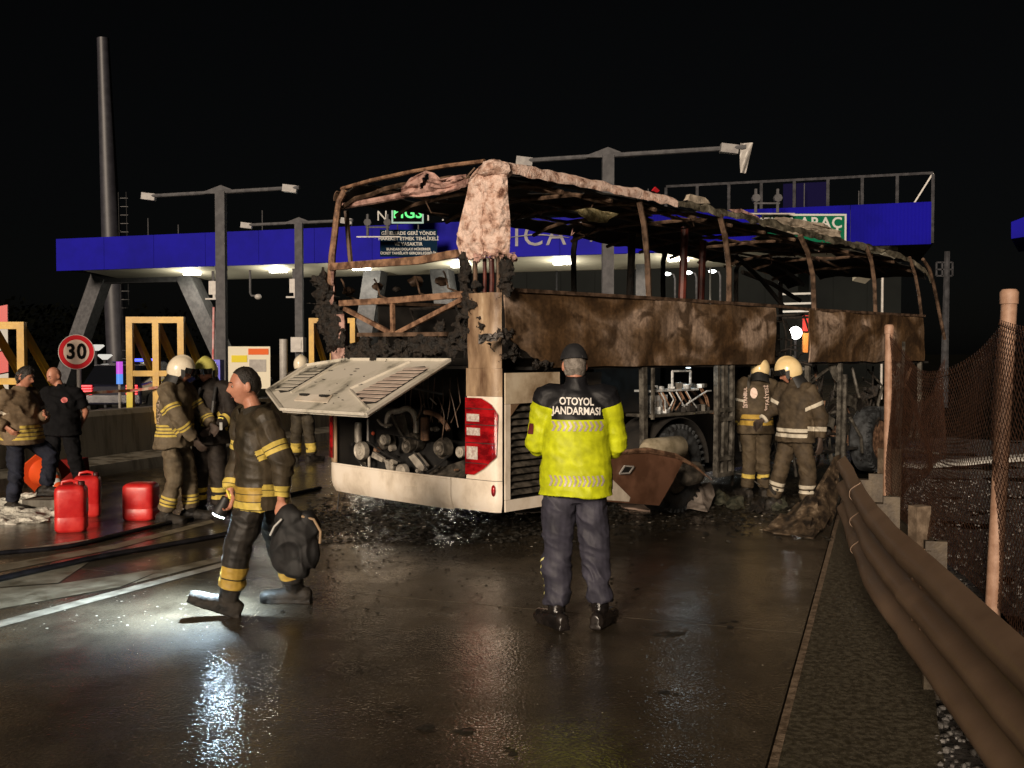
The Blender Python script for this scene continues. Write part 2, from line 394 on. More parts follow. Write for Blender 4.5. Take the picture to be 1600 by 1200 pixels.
# fascia panels one by one
npan = 14
for k in range(npan):
    b_ = MB(); s0 = CLEN * k / npan + .008; s1 = CLEN * (k + 1) / npan - .008
    if k < 10:
        b_.prism([CP(s0, 0, CZ0), CP(s1, 0, CZ0), CP(s1, 0, CZ1), CP(s0, 0, CZ1)], cn * 0.12)
    else:   # ribbed sheet at the right end
        nr = 22; P = []
        for q in range(nr * 2 + 1):
            s = s0 + (s1 - s0) * q / (nr * 2); P.append((s, -0.02 if q % 2 else 0.02))
        b_.grid(lambda i, j: CP(P[int(round(i * nr * 2))][0], P[int(round(i * nr * 2))][1], CZ0 + (CZ1 - CZ0) * j), nr * 2, 1)
    cbuild(b_, 'fascia_panel', M_blue)
b_ = MB(); b_.prism([CP(-.1, .12, CZ0 + .05), CP(CLEN + .1, .12, CZ0 + .05), CP(CLEN + .1, 8.5, CZ0 + .05), CP(-.1, 8.5, CZ0 + .05)], (0, 0, 1.4))
cbuild(b_, 'roof_box', M_steel_d)
# tapered soffit: hangs lower in the middle line
b_ = MB(); b_.prism([CP(1.5, .2, CZ0), CP(1.5, 4.0, CZ0 - .32), CP(1.5, 8.2, CZ0)], ax * (CLEN - 3)); cbuild(b_, 'soffit', M_soff)
lamps = [(300, 427), (435, 424), (565, 421), (720, 416), (880, 413), (1060, 410)]
for (x, y) in lamps:
    r = ray(x, y); d0 = Vector((CL.x, CL.y, 0)); # meet the near soffit slope at d = 1.6
    t = ((d0 - CAMP).dot(cn) + 1.6) / r.dot(cn); p = CAMP + r * t; s = (p - d0).dot(ax)
    zc = CZ0 - .32 * (1.4 / 3.8) - .03
    b_ = MB()
    for q in (-.24, .24): b_.box(CP(s + q, 1.6, zc - .05), (0.36, 0.26, 0.10), Matrix.Rotation(math.atan2(ax.y, ax.x), 3, 'Z'))
    cbuild(b_, 'soffit_lamp', M_lamp)
    light('soffit_light', 'POINT', CP(s, 1.2, zc - 0.75), 150, (1.0, 0.93, 0.74), shadow_soft_size=0.25)
# canopy supports: slanted legs and columns, foot by foot
def leg(a, b_, w, name='leg', m=None):
    q = MB(); q.bar(a, b_, w, w * 1.15, up=(ax.x, ax.y, 0)); return cbuild(q, name, m or M_steel)
gz = 0.0
def cs(px, d): # along-canopy coordinate of a pixel column at depth offset d
    r = ray(px, 500); d0 = Vector((CL.x, CL.y, 0)); t = ((d0 - CAMP).dot(cn) + d) / r.dot(cn); return (CAMP + r * t - d0).dot(ax)
leg(CP(cs(160, 3), 3, CZ0 - .1), CP(cs(97, 3), 3, 0), 0.75); leg(CP(cs(292, 3), 3, CZ0 - .1), CP(cs(372, 3), 3, 0), 0.75)
leg(CP(cs(160, 3), 3, CZ0 - .25), CP(cs(300, 3), 3, CZ0 - .25), 0.45, 'beam')
leg(CP(cs(588, 3), 3, CZ0 - .1), CP(cs(560, 3), 3, 0), 0.8); leg(CP(cs(690, 3), 3, CZ0 - .1), CP(cs(715, 3), 3, 0), 0.8)
leg(CP(cs(1003, 3), 3, CZ0 - .1), CP(cs(1003, 3), 3, 0), 0.42, 'column'); leg(CP(cs(1255, 5), 5, CZ0 - .1), CP(cs(1255, 5), 5, 0), 0.4, 'column', M_haze)
leg(CP(CLEN - 1.4, 1.0, CZ0 - .05), CP(CLEN - 2.6, 3.0, CZ0 - 1.0), 0.5, 'bracket', M_soff)
# screen frame above the roof at the right end
for (x0, x1) in ((1040, 1455),):
    s0, s1 = cs(1040, 1), cs(1455, 1)
    zt = CZ1 + 1.25
    q = MB(); q.bar(CP(s0, 1, zt), CP(s1, 1, zt), .10, .10); cbuild(q, 'screen_rail', M_steel_d)
    for k in range(9):
        s = s0 + (s1 - s0) * k / 8; q = MB(); q.bar(CP(s, 1, CZ1 - .1), CP(s, 1, zt - .05), .12, .12, up=(ax.x, ax.y, 0)); cbuild(q, 'screen_post', M_steel_d)
    q = MB(); q.bar(CP(s1 - .8, 1, CZ1 - .1), CP(s1, 1, zt), .06, .06); cbuild(q, 'screen_brace', M_white)
    sa, sb = cs(1222, 1.1), cs(1292, 1.1)
    q = MB(); q.prism([CP(sa, 1.15, CZ1 - .1), CP(sb, 1.15, CZ1 - .1), CP(sb, 1.15, zt - .1), CP(sa, 1.15, zt - .1)], cn * .06); cbuild(q, 'screen_panel', M_blue_d)
# antennas on the roof edge
for (x, h) in ((233, .9), (280, .5), (411, 1.0), (1012, 1.1), (1255, 1.0), (1340, .6)):
    q = MB(); q.tube([CP(cs(x, .4), .4, CZ1 - .1), CP(cs(x, .4), .4, CZ1 + h)], .022, 5); cbuild(q, 'roof_antenna', M_steel)
# company letters on the fascia
s0 = cs(840, 0)
M_fl = mat('fascia_letter_metal', (0.17, 0.16, 0.18), (0.24, 0.23, 0.24), scale=2, rough=.6)
put = lambda n, t, sz, px, z, **k: put_text(n, t, sz, CP(cs(px, 0), -.03, z), ax, (0, 0, 1), M_fl, None, **k)
for o in (put('fascia_letters', 'ICA', 1.35, 843, CZ0 + .86, bold=0.0, spacing=1.15), put('fascia_letters', 'İÇTAŞ', .80, 945, CZ0 + .92)):
    o.parent = can; o.matrix_parent_inverse = can.matrix_basis.inverted()
q = MB(); q.tube([CP(cs(795, 0), -.07, CZ0 + .84), CP(cs(830, 0), -.07, CZ0 + .92), CP(cs(850, 0), -.07, CZ0 + .90), CP(cs(890, 0), -.07, CZ0 + .74)], [.01, .035, .035, .01], 5); cbuild(q, 'fascia_swoosh', M_fl)
# ---- signs on the canopy
def board(name, label, px0, px1, py0, py1, Y, face, border=None):
    a = AT(px0, py1, Y); d = AT(px1, py0, Y); w = d.x - a.x; h = d.z - a.z
    o = empty(name, (a.x + w / 2, Y, a.z), 0, label, 'sign')
    b_ = MB(); b_.box((0, 0, h / 2), (w, .08, h)); b_.build('panel', face, o)
    if border is not None:
        for (c, s) in (((0, -.05, .05), (w, .02, .07)), ((0, -.05, h - .05), (w, .02, .07)), ((-w / 2 + .035, -.05, h / 2), (.07, .02, h - .17)), ((w / 2 - .035, -.05, h / 2), (.07, .02, h - .17))):
            b_ = MB(); b_.box(c, s); b_.build('border', border, o)
    return o, w, h
YS = 44.6
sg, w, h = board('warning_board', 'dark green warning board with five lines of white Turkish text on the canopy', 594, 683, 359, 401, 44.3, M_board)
for (t, z, sz, sq) in (('GİŞELERDE GERİ YÖNDE', .86, .205, 1), ('HAREKET ETMEK TEHLİKELİ', .66, .205, 1), ('VE YASAKTIR', .46, .205, 1), ('BUNDAN DOLAYI MÜKERRER', .27, .15, .95), ('ÜCRET TAHSİLATI GERÇEKLEŞEBİLİR', .12, .15, .95)):
    put_text('line_of_text', t, sz, (0, -.05, h * z), (1, 0, 0), (0, 0, 1), M_wt, sg, bold=.004, squeeze=sq)
sg, w, h = board('lane_display', 'black electronic lane display with glowing green letters above the canopy edge', 612, 662, 318, 350, 44.5, mat('display_black', (0.002, 0.002, 0.002), rough=0.9, spec=.05), glow('display_frame', (0.6, 1.0, 0.8), 0.35))
put_text('letters', 'HGS', 0.66, (0, -.05, h * .52), (1, 0, 0), (0, 0, 1), glow('green_led', (0.0, 1.0, 0.18), 1.1), sg, bold=.01)
b_ = MB(); b_.box((-.45, .06, -.05), (.05, .05, .5)); b_.box((.45, .06, -.05), (.05, .05, .5)); b_.build('mount', M_steel, sg)
for (t, px) in (('N', 597), ('I', 669), ('!', 692)):
    p = AT(px, 338, 44.4); o = put_text('roof_letter', t, .62, p, (1, 0, 0), (0, 0, 1), M_wt); o.parent = can; o.matrix_parent_inverse = can.matrix_basis.inverted()
sg, w, h = board('lane_sign', 'green lane sign with white border and capital letters on the canopy right end', 1190, 1322, 334, 384, 39.6, M_green, M_wt)
put_text('letters', 'TÜM ARAÇ', 0.58, (w * .45, -.05, h * .70), (1, 0, 0), (0, 0, 1), M_wt, sg, align='RIGHT', bold=.012, spacing=1.12)
# lane cameras standing above the roof and below the soffit
def gear(name, label, px, py, Y, k):
    p = AT(px, py, Y); o = empty(name, p, 0, label, 'toll equipment', 'tag readers and cameras of the toll lanes')
    if k == 'reader':
        b_ = MB(); b_.box((0, 0, .45), (.10, .10, .95)); b_.build('hanger', M_steel, o)
        b_ = MB(); b_.box((0, -.06, .15), (.34, .10, .62)); b_.build('panel', M_white, o)
        b_ = MB(); b_.box((0, -.03, -.36), (.62, .34, .07)); b_.build('shelf', M_white, o)
        b_ = MB(); b_.box((0.06, -.03, -.22), (.10, .14, .22)); b_.build('housing', M_white, o)
    elif k == 'hook':
        b_ = MB(); b_.tube([(0, 0, 1.15), (0, 0, .12), (.06, 0, 0), (.28, 0, -.02)], .05, 6); b_.build('hanger', M_steel, o)
        b_ = MB(); b_.ball((.36, -.02, -.05), (.16, .13, .13)); b_.build('dome', M_white, o, smooth=True)
    else:
        for q in (-.42, .42):
            b_ = MB(); b_.tube([(q, 0, 0), (q, 0, .9)], .06, 6); b_.tube([(q, -.1, .55), (q, .1, .55)], .16, 8); b_.build('lamp_head', M_steel, o)
        b_ = MB(); b_.prism([(-.85, -.3, -.06), (1.0, -.3, -.06), (.55, .3, .0), (-.6, .3, .0)], (0, 0, -.05)); b_.build('tray', M_white, o)
        b_ = MB(); b_.bar((-.5, 0, .35), (.5, 0, .35), .06, .06); b_.build('rail', M_steel, o)
    return o
gear('tag_reader', 'white tag reader hanging from canopy soffit beside the tall camera pole', 333, 455, 47.0, 'reader')
gear('tag_reader', 'white tag reader hanging from the soffit behind the shorter camera pole', 459, 452, 46.0, 'reader')
gear('dome_camera', 'small dome camera on a bent hanger beneath the canopy soffit', 391, 462, 46.2, 'hook')
gear('lane_lamp', 'grey lamp tray on the canopy edge beside the green warning board', 590, 368, 43.5, 'tray')
gear('lane_lamp', 'grey lamp tray standing on the canopy roof beside the green lane sign', 1198, 332, 39.5, 'tray')
# ---- camera poles with a cross arm
M_gh = mat('grey_housing', (0.20, 0.19, 0.19), (0.28, 0.27, 0.26), scale=9, rough=.5)
def tpole(px, py, Y, arm0, arm1, label, cloth=False):
    top = AT(px, py, Y); o = empty('camera_pole', (top.x, Y, 0), 0, label, 'camera pole', 'camera poles with cross arms on the toll islands')
    h = top.z; b_ = MB(); b_.prism([(-.15, -.15, 0), (.15, -.15, 0), (.15, .15, 0), (-.15, .15, 0)], (0, 0, h)); b_.build('pole', M_steel, o)
    b_ = MB(); b_.box((0, 0, .02), (.5, .5, .04)); b_.build('base_plate', M_steel, o)
    b_ = MB(); b_.prism([(-.7, -.02, h - .05), (0, -.02, h + .22), (.7, -.02, h - .05)], (0, .04, 0)); b_.build('gusset', M_steel, o)
    e0 = ax * arm0; e1 = ax * arm1
    b_ = MB(); b_.tube([e0 + Vector((0, 0, h)), e1 + Vector((0, 0, h))], .062, 8); b_.build('cross_arm', M_steel, o, smooth=True)
    for e in (e0, e1 * .88):
        b_ = MB(); b_.box(e + Vector((0, 0, h - .02)), (.44, .2, .22), Matrix.Rotation(.12, 3, 'Y')); b_.build('camera_head', M_gh, o)
    if cloth:
        b_ = MB(); b_.grid(lambda i, j: e1 + Vector((-.15 + .3 * i * (1 - .5 * j), .05 * math.sin(5 * i + 4 * j), h + .1 - .75 * j)), 6, 8); b_.build('torn_banner', M_white, o, solid=.01)
    return o
tpole(345, 300, 33, -2.75, 2.85, 'grey camera pole with cross arm beside the bus left rear corner')
tpole(467, 348, 41, -2.4, 2.4, 'shorter grey camera pole with cross arm seen just left of the bus')
tpole(950, 243, 27, -2.3, 3.55, 'grey camera pole with cross arm and hanging rag rising behind the bus roof', True)
# ---- tall mast on the left, far lattice mast on the right
b_ = MB(); b_.tube([AT(186, 600, 60), AT(174, 372, 60), AT(166, 180, 60), AT(161, 60, 60)], [.62, .55, .42, .34], 12)
tag(b_.build('tall_mast', mat('mast_steel', (0.020, 0.020, 0.026), (0.030, 0.030, 0.038), scale=2, rough=0.5), smooth=True), 'tall tapering grey steel mast behind the canopy left end', 'mast')
b_ = MB()
for q in (-.22, .22): b_.tube([AT(198, 610, 58) + Vector((q, 0, 0)), AT(191, 300, 58) + Vector((q, 0, 0))], .02, 5)
for k in range(23): b_.bar(AT(198 - 7 * k / 36, 600 - 13.2 * k, 58) - Vector((.22, 0, 0)), AT(198 - 7 * k / 36, 600 - 13.2 * k, 58) + Vector((.22, 0, 0)), .025, .025)
tag(b_.build('ladder_mast', mat('black_steel', (0.012, 0.012, 0.013), rough=.5)), 'thin dark ladder mast beside the tall steel mast', 'mast')
o = empty('floodlight_mast', AT(1475, 600, 34), 0, 'slim grey floodlight mast with square lamp frame beyond the bus front', 'mast')
p0 = AT(1475, 600, 34)
b_ = MB(); b_.tube([(0, 0, -p0.z), AT(1480, 393, 34) - p0], [.14, .09], 8); b_.build('pole', M_steel_d, o, smooth=True)
for (x0, y0, x1, y1) in ((1463, 410, 1488, 410), (1463, 421, 1488, 421), (1463, 431, 1488, 431), (1463, 410, 1463, 431), (1472, 410, 1472, 431), (1488, 410, 1488, 431)):
    b_ = MB(); b_.bar(AT(x0, y0, 34) - p0, AT(x1, y1, 34) - p0, .05, .05, up=(0, 1, 0)); b_.build('lamp_frame', M_steel_d, o)
# second canopy: only its end shows at the right edge
o = empty('far_canopy', AT(1640, 560, 46), 0, 'bright blue canopy end cut by the picture edge beyond the fence', 'canopy')
p0 = AT(1640, 560, 46); a = AT(1580, 372, 46) - p0; c = AT(1640, 372, 46) - p0
b_ = MB(); b_.prism([AT(1580, 347, 46) - p0, AT(1580, 373, 46) - p0, AT(1700, 355, 46) - p0, AT(1700, 300, 46) - p0], (3.3, 6, 0)); b_.build('fascia', M_blue, o)
b_ = MB(); b_.bar(AT(1640, 372, 48) - p0, AT(1640, 620, 48) - p0, .5, .5); b_.build('column', M_steel, o)
# ---- plain building beyond the plaza, put in for the lit smoke behind the bus windows
b0 = AT(770, 560, 72); b1 = AT(1407, 560, 72)
o = empty('haze_backdrop', ((b0.x + b1.x) / 2, 72, 0), 0, 'long plain grey building standing in for lit smoke seen through the bus windows', 'backdrop')
hw = (b1.x - b0.x) / 2
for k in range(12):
    x0 = -hw + 2 * hw * k / 12; b_ = MB(); b_.box((x0 + hw / 12, 5, 4.2), (hw / 6 - .02, 10, 8.4)); b_.build('backdrop_panel', M_haze, o)
b_ = MB(); b_.box((0, 5, 8.55), (2 * hw + .4, 10.4, .3)); b_.build('roof', M_steel_d, o)
# street lamps lit in the distance
for k, (px, py, Y, lab) in enumerate(((1042, 428, 62, 'left'), (1075, 426, 60, 'right'), (1113, 424, 64, 'far'))):
    p = AT(px, py, Y)
    o = empty('street_lamp', (p.x, Y, 0), 0, 'lit street lamp beyond the toll lanes seen through the bus windows', 'street lamp', 'street lamps beyond the toll lanes')
    b_ = MB(); b_.tube([(.5, 0, 0), (.5, 0, p.z - .3), (.42, 0, p.z - .05), (.1, 0, p.z + .06)], [.09, .06, .05, .04], 8); b_.build('pole', M_steel, o, smooth=True)
    b_ = MB(); b_.ball((0, 0, p.z), (.24, .18, .10)); b_.build('lamp_head', M_lamp2 if k < 2 else M_lamp2, o, smooth=True)
for (px, y0, y1, Y, lab, m) in ((1110, 418, 560, 50, 'slim pale pole right of the lit street lamps behind the coach', M_white), (1379, 430, 560, 40, 'slim pale pole behind the coach front window posts', M_white), (870, 380, 560, 49, 'slim dark pole behind the officer and the coach side panel', M_steel_d)):
    b_ = MB(); a = AT(px, y0, Y); b_.tube([(a.x, Y, 0), a], .05, 8)
    tag(b_.build('slim_pole', m, smooth=True), lab, 'pole', 'slim poles behind the bus')
# distant wood on the left horizon
b_ = MB()
for k in range(9000):
    x = random.uniform(-170, -50); Y = random.uniform(120, 175)
    top = (8.5 + 3.5 * noise.noise(Vector((x * .06, 1, 0))) + 1.6 * noise.noise(Vector((x * .3, 5, 0)))) * (1 if x < 0 else .45)
    z = top * random.random() ** .6
    s = random.uniform(.2, .55); c = Vector((x, Y, z)); d = Vector((random.gauss(0, 1), random.gauss(0, 1), random.gauss(0, 1))).normalized(); e = d.orthogonal().normalized() * s; q = d.cross(e).normalized() * s * .7
    b_.add([c - e, c + q, c + e, c - q], [(0, 1, 2, 3)])
tag(b_.build('distant_wood', mat('dark_foliage', (0.0016, 0.0018, 0.0014), (0.003, 0.0033, 0.0024), scale=1, rough=1.0, spec=0.0), fix=False), 'dark distant wood along the horizon', 'wood', kind='stuff')
# ================================================================ the burnt coach
BO = Vector((-1.026, 10.22, 0)); BA = R(46.5)
bf = Vector((math.cos(BA), math.sin(BA), 0)); bl = Vector((-math.sin(BA), math.cos(BA), 0))
def bloc(p): d = p - BO; return Vector((d.dot(bf), d.dot(bl), d.z))
def SIDE(px, py, y=-1.25):
    r = ray(px, py); t = (y - (CAMP - BO).dot(bl)) / r.dot(bl); return bloc(CAMP + r * t)
def REAR(px, py, x=0.0):
    r = ray(px, py); t = (x - (CAMP - BO).dot(bf)) / r.dot(bf); return bloc(CAMP + r * t)
YR, YL = -1.25, 1.40
bus = empty('burnt_coach', BO, BA, 'burnt out white coach with bare roof frame and open engine hatch', 'bus')
M_bw = mat('white_coach_paint', (0.50, 0.42, 0.32), (0.78, 0.69, 0.57), c3=(0.84, 0.76, 0.65), scale=3.2, detail=12, stretch=(1, 1, .7), rough=0.45, rough2=0.35, coat=0.2, lo=0.30, hi=0.50, bump=0.08, bscale=14)
M_bs = mat('scorched_white_paint', (0.11, 0.060, 0.032), (0.40, 0.28, 0.175), c3=(0.60, 0.48, 0.34), scale=2.6, stretch=(2.0, 2.0, .55), detail=12, rough=0.5, rough2=0.45, lo=0.34, hi=0.60, bump=0.3, bscale=30)
M_ash = mat('flaked_ash_paint', (0.15, 0.065, 0.040), (0.62, 0.40, 0.31), c3=(0.82, 0.62, 0.53), scale=9, detail=13, rough=0.85, lo=0.33, hi=0.44, bump=1.0, bscale=34, dist=0.035)
M_pink = mat('pink_ash_metal', (0.10, 0.04, 0.03), (0.52, 0.32, 0.27), scale=6, detail=8, rough=0.7, lo=0.34, hi=0.58, bump=0.9, bscale=20, dist=0.02)
M_char = mat('charred_black', (0.006, 0.005, 0.004), (0.030, 0.020, 0.013), scale=14, rough=0.55, rough2=0.85, bump=1.0, bscale=30, dist=0.03, lo=0.4, hi=0.7)
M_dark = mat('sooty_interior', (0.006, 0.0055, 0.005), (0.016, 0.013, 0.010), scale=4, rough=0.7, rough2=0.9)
M_tube = mat('scorched_tube', (0.045, 0.028, 0.018), (0.16, 0.10, 0.065), scale=8, rough=0.45, rough2=0.7, bump=0.4, bscale=40, metal=0.3)
M_rustbar = mat('rusty_bar', (0.09, 0.045, 0.025), (0.30, 0.17, 0.10), scale=10, rough=0.6, rough2=0.8, bump=0.6, bscale=50)
M_redtube = mat('red_oxide', (0.05, 0.010, 0.008), (0.14, 0.03, 0.02), scale=6, rough=0.5)
M_silver = mat('bare_roof_metal', (0.04, 0.035, 0.025), (0.30, 0.27, 0.20), c3=(0.6, 0.56, 0.44), scale=4, detail=8, rough=0.45, rough2=0.35, metal=0.35, lo=0.38, hi=0.6, bump=0.9, bscale=14, dist=0.04)
M_bs2 = mat('smoke_stained_paint', (0.22, 0.15, 0.085), (0.55, 0.45, 0.32), c3=(0.66, 0.57, 0.43), scale=2.2, detail=10, rough=.45, lo=.34, hi=.52, bump=.1, bscale=20)
def rust_panel_material():
    m = bpy.data.materials.new('heat_stained_panel'); m.use_nodes = True
    N = m.node_tree.nodes; L = m.node_tree.links; b = N['Principled BSDF']; tc = N.new('ShaderNodeTexCoord')
    def nz(sc, det, st, dist=0.0):
        mp = N.new('ShaderNodeMapping'); mp.inputs['Scale'].default_value = st; L.new(tc.outputs['Object'], mp.inputs[0])
        t = N.new('ShaderNodeTexNoise'); t.inputs['Scale'].default_value = sc; t.inputs['Detail'].default_value = det; t.inputs['Distortion'].default_value = dist
        L.new(mp.outputs[0], t.inputs['Vector']); return t
    def ramp(src, stops):
        r = N.new('ShaderNodeValToRGB'); e = r.color_ramp.elements
        e[0].position, e[0].color = stops[0][0], (*stops[0][1], 1); e[1].position, e[1].color = stops[1][0], (*stops[1][1], 1)
        for (p, c) in stops[2:]: q = e.new(p); q.color = (*c, 1)
        L.new(src, r.inputs[0]); return r
    a = ramp(nz(1.15, 12, (1, 1, 1.4), .9).outputs['Fac'], [(0.34, (0.040, 0.022, 0.010)), (0.45, (0.11, 0.064, 0.030)), (0.53, (0.20, 0.135, 0.085)), (0.61, (0.42, 0.32, 0.25))])
    s = ramp(nz(11, 4, (1, 1, .06)).outputs['Fac'], [(0.38, (0.62, 0.58, 0.54)), (0.64, (1.22, 1.16, 1.10))])
    mu = N.new('ShaderNodeMixRGB'); mu.blend_type = 'MULTIPLY'; mu.inputs[0].default_value = 0.8
    L.new(a.outputs[0], mu.inputs[1]); L.new(s.outputs[0], mu.inputs[2])
    k = ramp(nz(3.2, 14, (1, 1, 1.2), .6).outputs['Fac'], [(0.52, (0, 0, 0)), (0.62, (.85, .85, .85))])
    mx = N.new('ShaderNodeMixRGB'); mx.inputs[2].default_value = (0.05, 0.028, 0.013, 1); L.new(k.outputs[0], mx.inputs[0]); L.new(mu.outputs[0], mx.inputs[1])
    gz_ = N.new('ShaderNodeTexNoise'); gz_.inputs['Scale'].default_value = 30; gz_.inputs['Detail'].default_value = 8; L.new(tc.outputs['Object'], gz_.inputs['Vector'])
    gr_ = ramp(gz_.outputs['Fac'], [(0.3, (0.6, 0.6, 0.6)), (0.7, (1.3, 1.3, 1.3))]); m3 = N.new('ShaderNodeMixRGB'); m3.blend_type = 'MULTIPLY'; m3.inputs[0].default_value = .8; L.new(mx.outputs[0], m3.inputs[1]); L.new(gr_.outputs[0], m3.inputs[2]); mx = m3
    L.new(mx.outputs[0], b.inputs['Base Color'])
    b.inputs['Roughness'].default_value = 0.55; b.inputs['Metallic'].default_value = 0.15
    bp = N.new('ShaderNodeBump'); bp.inputs['Strength'].default_value = 0.5; bp.inputs['Distance'].default_value = 0.02
    L.new(nz(7, 8, (1, 1, 1)).outputs['Fac'], bp.inputs['Height']); L.new(bp.outputs[0], b.inputs['Normal'])
    return m
M_rust = rust_panel_material()
def red_lens():
    m = mat('red_lens', (0.14, 0.002, 0.004), (0.42, 0.008, 0.012), scale=5, stretch=(1, 1, 2.5), rough=0.10, coat=0.6, spec=0.6); return m
M_red = red_lens()
M_clear = mat('clear_lens', (0.62, 0.58, 0.52), (0.40, 0.30, 0.27), scale=30, rough=0.15, coat=0.5)
M_black = mat('black_rubber', (0.010, 0.010, 0.010), (0.022, 0.021, 0.020), scale=12, rough=0.55)
# plan outline of the tail: right flank -> rounded corner -> bowed rear -> rounded corner -> left flank
RC = 0.15
path = []
for k in range(9): path.append((0.72 + (RC - 0.72) * k / 8, YR))
for k in range(1, 9): a = math.pi / 2 * k / 8; path.append((RC - RC * math.sin(a), YR + RC - RC * math.cos(a)))
yc, yh = (YL + YR) / 2, (YL - YR) / 2 - RC
for k in range(1, 33):
    y = YR + RC + (YL - YR - 2 * RC) * k / 32; path.append((-0.05 * (1 - ((y - yc) / yh) ** 2), y))
for k in range(1, 9): a = math.pi / 2 * k / 8; path.append((RC - RC * math.cos(a), YL - RC + RC * math.sin(a)))
for k in range(1, 9): path.append((RC + (0.72 - RC) * k / 8, YL))
PA = np.array(path); SEG = np.r_[0, np.cumsum(np.linalg.norm(np.diff(PA, axis=0), axis=1))]
TAN = np.gradient(PA, axis=0); TAN /= np.linalg.norm(TAN, axis=1)[:, None]; NRM = np.stack([-TAN[:, 1], TAN[:, 0]], 1)
if NRM[25][0] > 0: NRM = -NRM
def W(s, z, off=0.0):
    x = np.interp(s, SEG, PA[:, 0]); y = np.interp(s, SEG, PA[:, 1]); nx = np.interp(s, SEG, NRM[:, 0]); ny = np.interp(s, SEG, NRM[:, 1])
    return Vector((x + nx * off, y + ny * off, z))
def sy(y): return float(np.interp(y, PA[8:49, 1], SEG[8:49]))
def sx(x): return 0.72 - x
def sxl(x): return float(SEG[-1] - (0.72 - x))
def wrap(name, m, left, right, z0, z1, off=0.0, nz=14, ns=16, parent=None, thick=0.012, jit=0.0, jits=6.0, smooth=True, seed=0.0, ragged=0.0):
    """panel between the lines s=left(z) and s=right(z)"""
    fo = off if callable(off) else (lambda z: off)
    fl = left if callable(left) else (lambda z: left); fr = right if callable(right) else (lambda z: right)
    b_ = MB()
    def fn(i, j):
        z = z0 + (z1 - z0) * j; s = fl(z) + (fr(z) - fl(z)) * i
        if ragged and j == 0: z += ragged * noise.noise(Vector((s * 14, seed, 1)))
        p = W(s, z, fo(z))
        if jit: p += Vector((1, 1, .4)) * jit * (noise.noise(p * jits + Vector((seed, 0, 0))) + .45 * noise.noise(p * jits * 3.3 + Vector((0, seed, 4))))
        return p
    b_.grid(fn, ns, nz); return b_.build(name, m, parent or bus, smooth=smooth, solid=thick)
tuck = lambda z: -0.05 * max(0.0, (0.46 - z) / 0.16) ** 2
# --- white lower tail
o = wrap('bumper', M_bw, sy(-0.635), sxl(0.45), 0.30, 0.60, tuck, 10, 40)
b_ = MB(); b_.tube([W(sy(-.635) + (sxl(.2) - sy(-.635)) * k / 20, .60, -.012) for k in range(21)], .016, 6); b_.build('lip', M_bw, o, smooth=True)
b_ = MB(); P = [W(sy(.05), .36, .004 + tuck(.36)), W(sy(-.13), .36, .004 + tuck(.36)), W(sy(-.13), .49, .004), W(sy(.05), .49, .004)]
b_.add([W(s, z, .0035 + tuck(z)) for z in (.36, .485) for s in (sy(-.17), sy(.02))], [(0, 1, 3, 2)]); b_.build('tow_cover', M_bw, o, solid=.004)
o = wrap('bumper_corner', M_bw, sx(0.065), sy(-0.645), 0.32, 0.615, tuck, 10, 18)
wrap('corner_panel', M_bw, sx(0.065), sy(-0.835), 0.62, 1.398, -0.004, 16, 16)
wrap('corner_panel', M_bs, sx(0.065), sy(-0.835), 1.40, 1.66, -0.004, 8, 16)
# tail light, wrapped round the corner
tlz0, tlz1 = 0.665, 1.385
def tl_l(z):   # towards the flank
    t = (z - tlz0) / (tlz1 - tlz0)
    return float(np.interp(t, [0, .10, .25, .80, .93, 1], [sy(-.95), sy(-1.09), sy(-1.19), sy(-1.20), sy(-1.15), sy(-1.04)]))
o = wrap('tail_light', M_red, tl_l, sy(-0.845), tlz0, tlz1, lambda z: .022, 24, 18, thick=.02)
for (z, hh, w) in ((1.20, .035, .16), (1.07, .035, .17), (0.87, .06, .14)):
    wrap('lens', M_clear, sy(-.86 - w), sy(-.865), z - hh, z + hh, .0245, 3, 8, parent=o, thick=.004)
for z in (.775, .965, 1.135, 1.285): wrap('divider', M_black, tl_l(z) + .01, sy(-.85), z - .004, z + .004, .0235, 1, 14, parent=o, thick=.003)
wrap('trim', M_black, sy(-.848), sy(-.835), .655, 1.40, .012, 4, 2, parent=o)
b_ = MB(); b_.ball(W(sy(-1.165), .53, .006), (.018, .026, .055), 12, 8); b_.build('marker_light', M_red, bus, smooth=True)
o = wrap('tail_light', M_red, sy(1.27), sxl(.16), 0.67, 1.12, .02, 12, 10)
for (z, hh) in ((1.03, .05), (.86, .07)): wrap('lens', M_clear, sy(1.29), sy(1.39), z - hh, z + hh, .0235, 2, 4, parent=o, thick=.004)
wrap('corner_panel', M_bs, sy(1.21), sxl(.45), 0.62, 1.72, -.004, 12, 14)
# --- scorched corner pillars below the window line
wrap('rear_pillar', M_bs, sx(0.06), sy(-0.86), 1.662, 2.36, lambda z: .006 * math.sin(z * 14), 20, 14, jit=.012)
wrap('rear_pillar', M_pink, sy(1.04), sxl(0.3), 1.73, 2.22, 0, 14, 12, jit=.03, ragged=.05)
